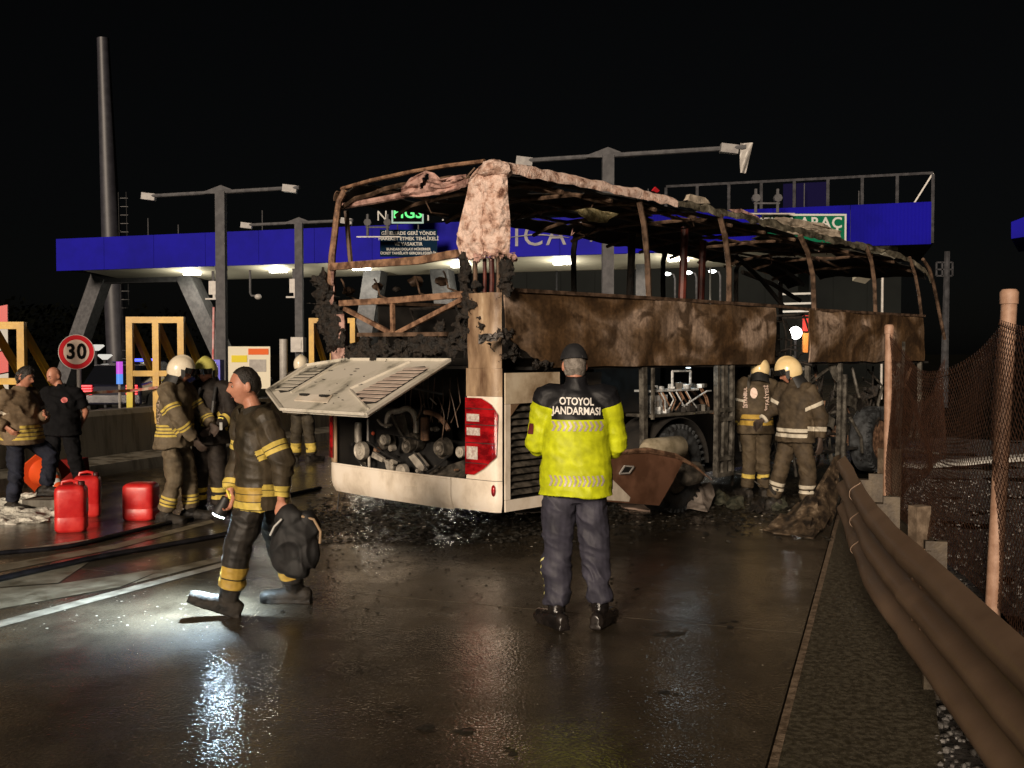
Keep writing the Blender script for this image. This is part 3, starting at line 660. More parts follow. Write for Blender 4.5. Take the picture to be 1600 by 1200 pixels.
# --- the big flaked upper corner post
dl = lambda z: sx(float(np.interp(z, [2.68, 3.3, 3.6], [.17, .15, .13])))
dr = lambda z: sy(float(np.interp(z, [2.66, 2.80, 2.84, 3.45, 3.6], [-.76, -.72, -.70, -.86, -.93])))
doff = lambda z: -.02 - .16 * max(0, (z - 3.38) / .22) ** 2 + .012 * math.sin(z * 9)
o = wrap('corner_post', M_ash, dl, dr, 2.69, 3.585, doff, 90, 54, jit=.026, jits=9, ragged=.09, thick=.02)
b_ = MB(); b_.tube([W(sy(-1.02), 2.72 + .8 * k / 12, .004 + doff(2.72 + .8 * k / 12)) for k in range(13)], .011, 5); b_.build('fold', M_ash, o)
b_ = MB(); b_.ball((.13, -1.08, 3.50), (.16, .17, .085), 20, 12, seed=3, amp=.35); b_.build('roof_cap', M_ash, bus, smooth=True)
# tubes bared under the post
for (px, a0, a1, r, m) in ((742, 398, 468, .022, M_tube), (757, 402, 470, .018, M_redtube), (768, 402, 472, .024, M_redtube), (778, 400, 470, .020, M_tube), (790, 398, 440, .022, M_rustbar)):
    b_ = MB(); b_.tube([REAR(px, a0, .06), REAR(px + 1, (a0 + a1) / 2, .05), REAR(px, a1, .06)], r, 8); b_.build('frame_tube', m, bus, smooth=True)
# --- rear window surround and truss
def bbar(name, pts, w, h, m, parent=None):
    b_ = MB()
    for a, c in zip(pts[:-1], pts[1:]): b_.bar(a, c, w, h)
    return b_.build(name, m, parent or bus)
bbar('window_rail', [REAR(516, 417), REAR(600, 411), REAR(655, 407), REAR(716, 396)], .05, .075, M_rustbar)
bbar('truss_bar', [REAR(532, 474), REAR(620, 469), REAR(725, 460)], .05, .06, M_rustbar)
bbar('truss_brace', [REAR(538, 482), REAR(612, 521)], .035, .045, M_rustbar); bbar('truss_brace', [REAR(722, 468), REAR(620, 521)], .035, .045, M_rustbar)
bbar('truss_strut', [REAR(613, 473), REAR(614, 520)], .035, .04, M_rustbar); bbar('truss_bar', [REAR(560, 523), REAR(700, 522)], .04, .04, M_tube)
b_ = MB(); b_.tube([REAR(516, 470, .05), REAR(519, 400, .05), REAR(526, 340, .08), REAR(530, 314, .10), REAR(540, 296, .14)], [.045, .04, .036, .036, .04], 8); b_.build('rear_post', M_rustbar, bus, smooth=True)
b_ = MB(); b_.tube([REAR(548, 412, .3), REAR(545, 380, .3), REAR(541, 330, .3)], .03, 6); b_.build('inner_post', M_tube, bus, smooth=True)
# burnt ducts and fans behind the rear window
for (px, py, s) in ((545, 455, .11), (590, 448, .10), (650, 440, .13), (690, 440, .11), (620, 452, .07)):
    c = REAR(px, py, .55); b_ = MB(); b_.ball(c, (s * .7, s * .55, s * .42), 14, 10, seed=px, amp=.35); b_.build('burnt_duct', M_tube if px % 4 else M_char, bus, smooth=True)
for k, (px, py) in enumerate(((545, 452), (597, 452), (660, 448), (705, 440), (735, 450))):
    a = REAR(px - 12, py - 16, .5); c = REAR(px + 16, py + 18, .4); mid = (a + c) / 2 + Vector((0, .06, -.06))
    b_ = MB(); b_.tube([a, a * .6 + mid * .4 + Vector((0, 0, .03)), mid, c], .010, 5); b_.build('hanging_wire', M_tube, bus)
# --- charred lining hanging in lumps
def lumps(name, spots, m, n=60, size=.09, seed=1, parent=None, vox=.011):
    """matted burnt lining: a felted core with hanging tatters"""
    rr = random.Random(seed); b_ = MB()
    for k in range(n):
        c, sp = rr.choice(spots)
        p = Vector(c) + Vector((rr.gauss(0, sp[0]), rr.gauss(0, sp[1]), rr.gauss(0, sp[2])))
        s = size * rr.uniform(.45, 1.0)
        b_.ball(p, (s * rr.uniform(.4, .8), s * rr.uniform(.6, 1.2), s * rr.uniform(.4, 1)), 8, 6, seed=k + seed * 10, amp=1.0)
        L_ = size * rr.uniform(.6, 2.2); q = p
        d = Vector((rr.gauss(0, .25), rr.gauss(0, .5), -abs(rr.gauss(.5, .5)))).normalized(); pts = [p]
        for t in range(4): d = (d + Vector((rr.gauss(0, .2), rr.gauss(0, .35), rr.gauss(-.1, .25)))).normalized(); q = q + d * L_ / 4; pts.append(q)
        b_.tube(pts, [size * .16, size * .15, size * .13, size * .11, size * .07], 5)
    me = fuse(b_, vox, ((.035, .030, True), (.012, .010, False)), 0); me.materials.append(m); o_ = link(name, me, parent or bus); tag(o_, kind='stuff'); return o_
lumps('charred_lining', [(REAR(514, 490, .0), (.03, .055, .13)), (REAR(508, 465, .02), (.03, .05, .10)), (REAR(522, 520, .0), (.03, .07, .06))], M_char, 120, .105, 1)
lumps('charred_lining', [(REAR(600, 545, .04), (.04, .26, .05)), (REAR(660, 540, .04), (.04, .22, .07)), (REAR(560, 552, .04), (.03, .1, .04))], M_char, 190, .085, 2)
lumps('charred_lining', [(REAR(733, 480, .0), (.03, .07, .16)), (REAR(728, 430, .02), (.02, .025, .10)), (REAR(722, 525, .0), (.03, .05, .10)), (REAR(791, 425, .05), (.02, .015, .08))], M_char, 95, .07, 3)
lumps('charred_lining', [(SIDE(790, 525), (.06, .02, .05)), (SIDE(800, 552), (.09, .015, .035)), (SIDE(850, 568), (.07, .015, .02))], M_char, 40, .05, 4, vox=.009)
lumps('ragged_edge', [(REAR(760, 400, .0), (.02, .16, .015)), (SIDE(796, 402), (.04, .02, .02))], M_pink, 40, .035, 6, vox=.007)
wrap('upper_left_scrap', M_pink, sy(1.27), sxl(.14), 2.36, 2.78, 0, 8, 6, jit=.07, jits=7, ragged=.2)
# crumpled foil scrap at the corner
b_ = MB(); b_.grid(lambda i, j: SIDE(748 + 38 * i, 522 + 16 * j - 10 * i * j, -1.30) + Vector((.05, .06, .05)) * noise.noise(Vector((i * 5, j * 5, 2))), 10, 6); b_.build('foil_scrap', mat('grey_foil', (0.16, 0.15, 0.14), (0.4, 0.37, 0.35), scale=9, rough=0.4, metal=0.4), bus, solid=.006)
# --- engine hatch, swung up
HZ = 1.735; hd = Vector((-.905, 0, -.425)).normalized(); hn = Vector((-hd.z, 0, hd.x)); hn = hn if hn.z > 0 else -hn
def HP(px, py):
    r = ray(px, py); o_ = bloc(CAMP); rl = Vector((r.dot(bf), r.dot(bl), r.z)); p0 = Vector((-.03, 0, HZ))
    t = (p0 - o_).dot(hn) / rl.dot(hn); p = o_ + rl * t; return (p.y, (p - p0).dot(hd))
def HL(y, q, up=0.0): return Vector((-.03, 0, HZ)) + hd * q + Vector((0, y, 0)) + hn * up
hatch = empty('engine_hatch', (0, 0, 0)); hatch.parent = bus
hp = [HP(*p) for p in ((703, 563), (572, 648), (440, 640), (418, 611), (480, 571), (540, 562))]
hpy0 = -0.60
b_ = MB()
pts2 = [HL(y, q) for (y, q) in hp]
bmx = bmesh.new(); bmesh.ops.create_grid(bmx, x_segments=1, y_segments=1, size=1); bmx.free()
# louvre openings (y,q): right and left blocks
lr = [HP(*p) for p in ((556, 616), (637, 575), (664, 573), (668, 578), (588, 630), (572, 632))]
ll = [HP(*p) for p in ((432, 606), (480, 578), (520, 570), (500, 583), (452, 612), (438, 614))]
def poly_with_frame(name, outer, m, up, th, parent):
    q_ = MB(); q_.prism([HL(y, q, up) for (y, q) in outer], hn * -th); return q_.build(name, m, parent)
M_hatch = mat('sooty_hatch_paint', (0.05, 0.045, 0.035), (0.50, 0.47, 0.39), c3=(0.60, 0.56, 0.48), scale=2.6, detail=9, rough=0.5, lo=0.30, hi=0.42, bump=0.15, bscale=20)
poly_with_frame('skin', hp, M_hatch, 0.0, .03, hatch)
# raised rim and folded creases
rim = MB()
for a, c in zip(hp, hp[1:] + hp[:1]): rim.bar(HL(*a, .006), HL(*c, .006), .035, .028)
rim.build('rim', M_hatch, hatch)
fold = MB(); a, c = HP(547, 608), HP(640, 566); fold.bar(HL(*a, .008), HL(*c, .008), .02, .02); fold.build('crease', M_hatch, hatch); fold = MB(); a, c = HP(547, 610), HP(575, 640); fold.bar(HL(*a, .008), HL(*c, .008), .02, .02); fold.build('crease', M_hatch, hatch); fold = MB()
a, c = HP(455, 614), HP(536, 565); fold.bar(HL(*a, .008), HL(*c, .008), .02, .02); fold.build('crease', M_hatch, hatch)
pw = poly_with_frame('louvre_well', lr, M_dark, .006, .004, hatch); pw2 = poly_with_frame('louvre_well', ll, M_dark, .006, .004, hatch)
M_slat = mat('louvre_slat', (0.52, 0.42, 0.36), (0.66, 0.56, 0.48), scale=6, rough=0.4)
def slats(poly, n, m, w):
    ys = [p[0] for p in poly]; qs = [p[1] for p in poly]
    q0, q1 = min(qs) + .03, max(qs) - .03
    for k in range(n):
        q = q0 + (q1 - q0) * (k + .5) / n; xs_ = []
        for (a, c) in zip(poly, poly[1:] + poly[:1]):
            if (a[1] - q) * (c[1] - q) < 0: xs_.append(a[0] + (c[0] - a[0]) * (q - a[1]) / (c[1] - a[1]))
        if len(xs_) < 2: continue
        y0, y1 = min(xs_), max(xs_); s_ = MB(); hw_ = (q1 - q0) / n * .43
        s_.prism([HL(y0 + .008, q - hw_, .010), HL(y1 - .008, q - hw_, .010), HL(y1 - .008, q + hw_, .020), HL(y0 + .008, q + hw_, .020)], hn * -.006)
        s_.build('slat', m, hatch)
slats(lr, 10, M_slat, .03); slats(ll, 8, M_hatch, .03)
lp = [HP(*p) for p in ((460, 626), (468, 617), (520, 618), (512, 630))]
poly_with_frame('plate_recess', lp, M_bw, .008, .006, hatch)
for (x, y) in ((477, 619), (508, 621)):
    q_ = MB(); c = HL(*HP(x, y), .02); q_.box(c, (.05, .11, .02)); q_.build('plate_lamp', M_black, hatch)
for k in range(26):
    px, py = random.uniform(480, 570), random.uniform(572, 632)
    y, q = HP(px, py); s = random.uniform(.004, .016); q_ = MB(); q_.ball(HL(y, q, .003), (s, s * random.uniform(1, 3), .004), 6, 4, seed=k, amp=.8); q_.build('soot_flake', M_char, hatch)
for yy in (-.35, .75):
    q_ = MB(); q_.tube([Vector((.12, yy, 1.40)), HL(yy, .48, -.03)], .011, 6); q_.build('gas_strut', M_steel, hatch)
# --- engine bay
bay = empty('engine_bay', (0, 0, 0)); bay.parent = bus
q_ = MB(); q_.box((1.05, .19, 1.15), (.03, 2.1, 1.2)); q_.build('bulkhead', M_dark, bay)
q_ = MB(); q_.box((.55, .19, .52), (1.0, 2.1, .04)); q_.build('bay_floor', M_dark, bay)
for y in (-.875, 1.245): q_ = MB(); q_.box((.55, y, 1.15), (1.0, .03, 1.2)); q_.build('bay_side', M_dark, bay)
eng = empty('engine', (0, 0, 0)); eng.parent = bus
M_iron = mat('sooty_iron', (0.05, 0.045, 0.038), (0.15, 0.13, 0.105), scale=10, rough=0.45, rough2=0.65, metal=0.35, bump=0.3, bscale=60)
M_alu = mat('dusty_aluminium', (0.30, 0.27, 0.23), (0.52, 0.48, 0.41), scale=12, rough=0.45, rough2=0.6, metal=0.3, bump=0.3, bscale=70)
EX = .30
q_ = MB(); q_.box(REAR(640, 690, EX + .35), (.4, .95, .75)); q_.box(REAR(690, 715, EX + .25), (.3, .5, .35)); q_.build('engine_block', M_black, eng)
def disc(px, py, r, x, th, m, name='pulley', hub=True, m2=None):
    c = REAR(px, py, x); q = MB(); q.lathe([(.001, -th), (r * .55, -th), (r * .6, -th * .6), (r * .86, -th * .6), (r, -th), (r, th), (.001, th)], c, (1, 0, 0), 22); o = q.build(name, m, eng, smooth=True)
    if hub:
        q = MB(); q.lathe([(.001, -th - .014), (r * .26, -th - .014), (r * .30, -th), (r * .30, 0), (.001, 0)], c, (1, 0, 0), 12); q.build('hub', m2 or M_alu, o, smooth=True)
disc(565, 704, .098, EX - .06, .03, M_alu); disc(602, 687, .055, EX - .05, .03, M_alu); disc(638, 697, .072, EX - .05, .03, M_iron, m2=M_alu)
disc(690, 700, .080, EX - .06, .04, M_iron, m2=M_alu); disc(721, 706, .055, EX - .02, .03, M_alu); disc(629, 736, .075, EX - .04, .03, M_alu); disc(613, 700, .035, EX - .05, .03, M_alu); disc(615, 722, .032, EX - .07, .03, M_alu); disc(694, 700, .105, EX + .0, .03, M_iron, hub=False)
disc(605, 690, .085, EX + .03, .05, M_iron, 'alternator', False); disc(650, 690, .095, EX + .03, .05, M_iron, 'compressor', False)
def pipe(pix, r, m, x=EX, name='hose', n=9):
    P = [REAR(px, py, x + (d[0] if d else 0)) for (px, py, *d) in pix]; Q = []
    for k in range(len(P) - 1):   # Catmull-Rom
        p0, p1, p2, p3 = P[max(k - 1, 0)], P[k], P[k + 1], P[min(k + 2, len(P) - 1)]
        for t in (0, .25, .5, .75): Q.append(.5 * ((2 * p1) + (p2 - p0) * t + (2 * p0 - 5 * p1 + 4 * p2 - p3) * t * t + (3 * p1 - p0 - 3 * p2 + p3) * t ** 3))
    Q.append(P[-1]); q = MB(); q.tube(Q, r, n); return q.build(name, m, eng, smooth=True)
pipe([(604, 668), (606, 650), (614, 644), (624, 642), (636, 638), (646, 645), (650, 660), (650, 676)], .030, M_alu, EX - .04)
pipe([(664, 644), (672, 645), (684, 650), (694, 660), (701, 672)], .026, M_rustbar, EX)
pipe([(590, 656), (598, 664), (612, 664)], .014, M_alu, EX - .08); pipe([(612, 648), (624, 672), (634, 690)], .018, M_iron, EX - .07)
pipe([(645, 668), (658, 640), (655, 610)], .007, M_tube, EX - .05); pipe([(690, 690), (694, 650), (684, 620)], .006, M_tube, EX - .05); pipe([(716, 668), (708, 630), (702, 608)], .006, M_tube, EX); pipe([(672, 622), (682, 632)], .007, M_alu, EX)
pipe([(574, 690), (600, 708), (626, 722)], .010, M_black, EX - .09, 'belt'); pipe([(556, 716), (580, 736), (622, 744)], .010, M_black, EX - .09, 'belt'); pipe([(600, 676), (640, 684), (660, 690)], .009, M_black, EX - .08, 'belt'); pipe([(700, 712), (684, 728), (668, 738)], .012, M_black, EX - .06, 'belt'); pipe([(646, 706), (660, 722), (668, 735)], .012, M_black, EX - .07, 'belt')
for (px, y0, y1, r, m) in ((560, 660, 692, .042, M_alu), (664, 652, 688, .046, M_rustbar), (543, 650, 735, .014, M_white), (575, 655, 690, .013, M_white), (549, 690, 735, .016, M_black), (577, 712, 740, .018, M_alu)):
    a, c = REAR(px, y1, EX), REAR(px, y0, EX); q = MB(); q.lathe([(.001, 0), (r, 0), (r, (c.z - a.z) * .92), (r * .8, c.z - a.z), (.001, c.z - a.z)], a, (0, 0, 1), 14); q.build('filter' if r > .03 else 'rod', m, eng, smooth=True)
q = MB(); q.prism([REAR(*p, EX - .02) for p in ((618, 650), (632, 648), (640, 682), (626, 684))], (.12, 0, 0)); q.build('bracket', M_iron, eng)
q = MB(); q.prism([REAR(*p, EX - .08) for p in ((638, 714), (648, 708), (664, 728), (660, 736), (650, 730))], (.06, 0, 0)); q.build('tensioner', M_alu, eng)
q = MB(); q.prism([REAR(*p, EX - .08) for p in ((582, 706), (598, 716), (596, 722), (580, 714))], (.04, 0, 0)); q.build('cover', M_alu, eng)
q = MB(); q.prism([REAR(*p, EX - .05) for p in ((600, 718), (616, 724), (612, 738), (604, 734))], (.05, 0, 0)); q.build('cover', M_alu, eng)
q = MB(); q.grid(lambda i, j: REAR(672 + 55 * i, 748 - 30 * j * (.4 + .6 * i), EX - .02 + .10 * math.sin(j * 2)), 8, 6); q.build('sump_cover', M_iron, eng, solid=.01, smooth=True)
for k in range(24):
    px, py = random.uniform(535, 728), random.uniform(668, 738); c = REAR(px, py, EX + random.uniform(-.05, .12)); s = random.uniform(.012, .035)
    q = MB(); (q.box(c, (s * 2, s * 1.6, s * 1.2), Matrix.Rotation(random.random(), 3, 'X')) if k % 2 else q.lathe([(.001, 0), (s * .6, 0), (s * .6, .05), (.001, .05)], c, (-1, 0, 0), 8)); q.build('fitting', random.choice((M_iron, M_iron, M_alu, M_black, M_rustbar)), eng)
for k in range(9):
    x0 = random.uniform(620, 726); q = MB(); q.tube([REAR(x0, 590, EX + .1), REAR(x0 + random.uniform(-8, 8), 630, EX + .05), REAR(x0 + random.uniform(-10, 10), 660, EX + .05)], .006, 4); q.build('cable', M_tube, eng)
q = MB(); q.ball(REAR(583, 677, EX - .05), .022, 8, 6); q.build('filler_cap', mat('orange_cap', (0.5, 0.09, 0.04), rough=0.4), eng, smooth=True)
# --- right flank
def sheet(name, x0, x1, z0, z1, m, parent=None, zl=None, bulge=.0, jit=.02, jits=1.6, nx=40, nzz=10, y=YR, seed=0., keep=None, edge=.0, solid=.015):
    b_ = MB()
    def fn(i, j):
        x = x0 + (x1 - x0) * i; zb = zl(x) if zl else z0; z = zb + (z1 - zb) * j
        if j == 0: z += edge * noise.noise(Vector((x * 2.2, seed, 0)))
        if j == 1: z += edge * .4 * noise.noise(Vector((x * 3, seed + 4, 0)))
        return Vector((x, y - bulge * math.sin(math.pi * j) + jit * noise.noise(Vector((x * jits, z * jits * 1.5, seed))), z))
    b_.grid(fn, nx, nzz, keep); return b_.build(name, m, parent or bus, smooth=True, solid=solid)
sheet('side_panel', .085, 5.02, 1.665, 2.375, M_rust, jit=.035, edge=.012, bulge=.02, nx=110, nzz=18, zl=lambda x: 1.665 + .30 * max(0, 1 - (x - .08) / .68) ** 1.3 + (.03 * noise.noise(Vector((x * 22, 0, 1))) + .02 * noise.noise(Vector((x * 55, 0, 1))) if x < .72 else 0))
sheet('side_panel', 5.90, 9.76, 1.68, 2.38, M_rust, jit=.05, edge=.02, bulge=.02, seed=5, nx=80, nzz=14)
bbar('waist_rail', [Vector((.06, YR + .01, 2.385)), Vector((2.3, YR + .01, 2.395)), Vector((5.0, YR + .01, 2.40)), Vector((5.9, YR + .03, 2.385)), Vector((9.8, YR + .01, 2.40))], .05, .035, M_tube)
# lower white panel with the grille opening (four strips round it)
lw = empty('lower_side_panel', (0, 0, 0)); lw.parent = bus
for (x0, x1, z0, z1) in ((.085, .85, 1.33, 1.62), (.085, .155, .44, 1.33), (.755, .85, .44, 1.33), (.085, .85, .33, .44)):
    sheet('panel_strip', x0 + .0015, x1 - .0015, z0 + .0015, z1 - .0015, M_bs2 if z0 > 1.3 else M_bw, lw, jit=.004, nx=6, nzz=4)
q = MB(); q.prism([(.156, YR - .004, 1.328), (.156, YR - .004, 1.22), (.27, YR - .004, 1.328)], (0, .02, 0)); q.build('grille_corner', M_bs, lw)
q = MB(); q.box((.45, YR + .09, .885), (.62, .02, .92)); q.build('grille_back', M_dark, lw)
for k in range(13):
    q = MB(); z = .475 + k * .0655; q.prism([(.158, YR + .01, z), (.158, YR + .055, z + .035), (.158, YR + .055, z + .043), (.158, YR + .01, z + .012)], (.594, 0, 0)); q.build('grille_slat', M_iron, lw)
# luggage bay, equipment bay, posts
for (x0, x1) in ((.66, 2.36), (4.05, 5.9)):
    q = MB(); q.box(((x0 + x1) / 2, YR + 1.0, 1.0), (x1 - x0, .02, 1.3)); q.build('bay_back', M_dark, bus)
q = MB(); q.box((5.3, .07, 1.655), (9.6, 2.55, .03)); q.build('deck', M_dark, bus)
q = MB(); q.box((5.3, .07, .40), (9.6, 2.3, .03)); q.build('underfloor', M_dark, bus)
q = MB(); q.box((3.0, YR + .8, 1.38), (1.3, .02, .56)); q.build('bay_back', M_dark, bus)
q = MB(); q.prism([(1.25, YR + .35, .40), (1.75, YR + .35, .40), (1.95, YR + .35, 1.6), (1.6, YR + .35, 1.6)], (0, .02, 0)); q.build('bay_partition', mat('brown_board', (0.03, 0.022, 0.015), (0.06, 0.045, 0.03), scale=5, rough=0.7), bus)
M_frame = mat('scorched_frame', (0.025, 0.022, 0.018), (0.15, 0.138, 0.115), scale=9, detail=9, lo=.38, hi=.66, rough=0.5, rough2=0.7, bump=0.5, bscale=40, metal=0.2)
bbar('bay_post', [Vector((2.28, YR + .05, 1.65)), Vector((2.30, YR + .05, .75))], .07, .06, M_frame)
bbar('bay_post', [Vector((2.42, YR + .02, 1.64)), Vector((2.42, YR + .02, 1.08))], .03, .03, M_frame)
for (x, w) in ((3.70, .05), (3.85, .09), (4.02, .05)): bbar('door_pillar', [Vector((x, YR + .02, 1.655)), Vector((x + .01, YR + .02, 1.0)), Vector((x + .01, YR + .03, .34))], w, .06, M_frame)
for z in (1.13, 1.02, .55, .36): bbar('pillar_rung', [Vector((3.68, YR + .0, z)), Vector((4.03, YR + .0, z))], .03, .05, M_frame)
# equipment bay contents
eqb = empty('equipment_bay', (0, 0, 0)); eqb.parent = bus
M_eq = mat('pale_equipment', (0.25, 0.27, 0.28), (0.62, 0.64, 0.64), scale=14, rough=0.4, rough2=0.6, lo=.4, hi=.55)
q = MB(); q.box((3.02, YR + .20, 1.115), (1.22, .36, .03)); q.build('shelf', M_frame, eqb)
q = MB(); q.box((2.92, YR + .18, 1.385), (.95, .22, .022)); q.build('shelf', M_eq, eqb)
q = MB(); q.box((2.66, YR + .16, 1.235), (.30, .12, .20)); q.build('blower_box', M_eq, eqb)
for x in (2.60, 2.73): q = MB(); q.lathe([(.001, 0), (.035, 0), (.035, .012), (.001, .012)], (x, YR + .10, 1.24), (0, -1, 0), 12); q.build('port', M_dark if x > 2.7 else M_white, eqb)
q = MB(); q.bar((2.86, YR + .07, 1.42), (2.86, YR + .07, 1.60), .02, .02); q.bar((3.22, YR + .07, 1.42), (3.22, YR + .07, 1.60), .02, .02); q.bar((2.86, YR + .07, 1.60), (3.22, YR + .07, 1.60), .02, .02); q.build('rack_frame', M_eq, eqb)
for k in range(54):
    x = random.uniform(2.5, 3.58); z = random.choice((1.135, 1.14, 1.40)); s = random.uniform(.02, .06); q = MB(); q.box((x, YR + random.uniform(.05, .3), z + s * .5), (s * 2, s * 1.5, s * random.uniform(.6, 1.6)), Matrix.Rotation(random.random(), 3, 'Z')); q.build('component', random.choice((M_eq, M_eq, M_dark, M_frame)), eqb)
for k in range(14):
    x = random.uniform(2.55, 3.5); q = MB(); q.tube([(x, YR + .1, 1.40), (x + .06, YR + .06, 1.28), (x + random.uniform(-.1, .25), YR + .08, 1.16)], .008, 5); q.build('wire', random.choice((M_eq, M_rustbar)), eqb)
q = MB(); q.tube([(3.1, YR + .04, 1.22), (3.3, YR + .02, 1.30), (3.5, YR + .03, 1.36), (3.62, YR + .05, 1.36)], .009, 5); q.build('wire', M_eq, eqb)
q = MB(); q.lathe([(.001, 0), (.02, 0), (.028, .03), (.001, .032)], (3.25, YR + .12, 1.66), (0, 0, -1), 10); q.build('work_lamp', glow('work_lamp_glow', (.8, .95, 1), 4), eqb)
light('work_light', 'POINT', (3.25, YR + .16, 1.55), 2.3, (.75, .93, 1.0), eqb, shadow_soft_size=.10)
# wheels
M_tyre = mat('dusty_tyre', (0.016, 0.017, 0.018), (0.05, 0.055, 0.06), scale=10, rough=0.5, rough2=0.7, bump=0.5, bscale=40)
def wheel(x, y, burnt=False):
    o = empty('wheel', (x, y, .50)); o.parent = bus
    q = MB(); q.lathe([(.29, -.03), (.30, -.12), (.36, -.145), (.45, -.135), (.49, -.10), (.50, -.02), (.50, .14), (.46, .18), (.30, .16), (.29, .0)], (0, 0, 0), (0, 1, 0), 40)
    q.f = q.f[:-2]; q.m = q.m[:-2]
    for k in range(40):
        a = 2 * math.pi * k / 40; q.box((math.cos(a) * .478, -.118, math.sin(a) * .478), (.05, .05, .022), Matrix.Rotation(-a, 3, 'Y'))
    q.build('tyre', M_tyre, o, smooth=True)
    q = MB(); q.lathe([(.285, -.10), (.285, .12), (.27, .12), (.255, -.02), (.20, -.0), (.14, .02), (.12, -.06), (.06, -.07), (.001, -.07)], (0, 0, 0), (0, 1, 0), 28); q.build('rim', M_iron if not burnt else M_rustbar, o, smooth=True)
    for k in range(10):
        a = 2 * math.pi * k / 10; q = MB(); q.lathe([(.001, -.03), (.014, -.03), (.014, .02), (.001, .02)], (math.cos(a) * .17, .005, math.sin(a) * .17), (0, 1, 0), 6); q.build('wheel_nut', M_alu, o)
wheel(2.94, YR + .16); wheel(8.3, YR + .16, True); wheel(2.94, YL - .22)
b_ = MB(); n = 24
b_.grid(lambda i, j: Vector((2.94 + .62 * math.cos(math.pi * i), YR + .03 + .5 * j, .52 + .56 * math.sin(math.pi * i))), n, 3); b_.build('wheel_arch', M_dark, bus, smooth=True, solid=.01)
# front part: bare posts and tangled wreckage
for (x, z0, z1, w) in ((5.95, .35, 1.66, .05), (6.9, .3, 1.66, .055), (7.05, .3, 1.5, .035), (8.9, .3, 1.66, .06), (9.7, .4, 1.66, .05)):
    bbar('door_pillar', [Vector((x, YR + .03, z1)), Vector((x + random.uniform(-.03, .03), YR + .03, (z0 + z1) / 2)), Vector((x, YR + .05, z0))], w, .06, M_frame)
rr = random.Random(11)
for k in range(90):
    x = rr.uniform(4.15, 9.9) if k % 3 else rr.uniform(6.0, 9.9); z = rr.uniform(.25, 1.5); L_ = rr.uniform(.25, .9); a = Vector((x, YR + rr.uniform(.02, .4), z)); d = Vector((rr.gauss(0, .7), rr.gauss(0, .15), rr.gauss(0, .8))).normalized() * L_
    b = a + d; b.z = max(.15, min(1.6, b.z)); mid = (a + b) / 2 + Vector((rr.gauss(0, .06), rr.gauss(0, .04), rr.gauss(0, .06)))
    q = MB()
    if k % 3: q.tube([a, mid, b], rr.uniform(.008, .03), 6)
    else: q.grid(lambda i, j: a + d * i + Vector((.05 * j, .03 * math.sin(i * 5), .16 * j + .05 * noise.noise(Vector((i * 4, j * 4, k))))), 8, 3)
    q.build('twisted_metal', rr.choice((M_frame, M_rustbar, M_char, M_char, M_frame)), bus, solid=0.006 if k % 3 == 0 else 0)
# --- left flank seen from inside
sheet('left_panel', .72, 9.9, .40, 2.36, M_dark, y=YL - .02, jit=.03, nx=40, nzz=8, keep=lambda i, j: not (.55 < i < .60 and j > .45))
bbar('waist_rail', [Vector((.1, YL - .03, 2.37)), Vector((5, YL - .03, 2.39)), Vector((9.8, YL - .03, 2.37))], .05, .04, M_tube)
# --- roof
def rz(x): return float(np.interp(x, [0, 2.1, 5.0, 6.5, 8.7, 9.4, 9.95, 10.25], [3.56, 3.55, 3.49, 3.43, 3.38, 3.30, 3.17, 2.95]))
def roof_pt(x, y):
    t = (y - yc) / ((YL - YR) / 2); return Vector((x, y * (1 - .02), rz(x) - .15 * abs(t) ** 3.5 + .02))
def crumple(p, a): return p + Vector((0, .2, 1)) * a * (noise.noise(Vector((p.x * 1.1, p.y * 1.4, 0))) + .5 * noise.noise(Vector((p.x * 3.7, p.y * 3.9, 4))))
b_ = MB()
def roof_keep(i, j):
    x = .10 + 9.9 * i; n_ = noise.noise(Vector((x * .9, j * 3, 9)))
    return not (n_ > .30 and .12 < j < .88) and not (x < .55 and .1 < j < .80)
b_.grid(lambda i, j: crumple(roof_pt(.12 + 9.95 * i, YR + .06 + (YL - YR - .12) * j), .055), 120, 24, roof_keep)
b_.build('roof_skin', M_dark, bus, solid=.012, smooth=True)
for k in range(13):   # hoops
    x = .18 + k * .78; b_ = MB(); b_.tube([roof_pt(x, YR + .04 + (YL - YR - .08) * t / 10) - Vector((0, 0, .06 + .03 * noise.noise(Vector((k, t * .7, 0))))) for t in range(11)], .024, 6); b_.build('roof_hoop', M_tube, bus, smooth=True)
for (yy, dz) in ((-.55, .05), (.1, .045), (.75, .05)):
    b_ = MB(); b_.tube([roof_pt(.2 + 9.7 * t / 24, yy) - Vector((0, 0, dz + .03 * noise.noise(Vector((t * .9, yy * 5, 1))))) for t in range(25)], .02, 6); b_.build('roof_stringer', M_tube, bus, smooth=True)
def cant(name, x0, x1, m, y, jit, r, n=50):
    b_ = MB()
    def fn(i, j):
        x = x0 + (x1 - x0) * i; a = -.35 + 2.2 * j; zc = rz(x) - .075
        rr_ = r * (1 + .35 * noise.noise(Vector((x * 3, j * 2, 1)))); p = Vector((x, y + (1 if y < 0 else -1) * (.10 - math.cos(a) * rr_ * 1.1), zc + math.sin(a) * rr_))
        return p + Vector((.0, .6, 1)) * jit * noise.noise(p * 7)
    b_.grid(fn, n, 8); return b_.build(name, m, bus, smooth=True, solid=.012)
cant('roof_edge', .14, 2.85, M_ash, YR, .03, .085); cant('roof_edge', 2.87, 10.1, M_silver, YR, .05, .075, 110); cant('roof_edge', .10, 10.0, M_tube, YL, .03, .07, 60)
b_ = MB(); b_.tube([REAR(535, 295, .12), REAR(580, 282, .10), REAR(640, 269, .09), REAR(700, 259, .11), REAR(757, 252, .18)], [(.03, .022)] * 5, 8); b_.build('rear_roof_tube', M_rustbar, bus, smooth=True)
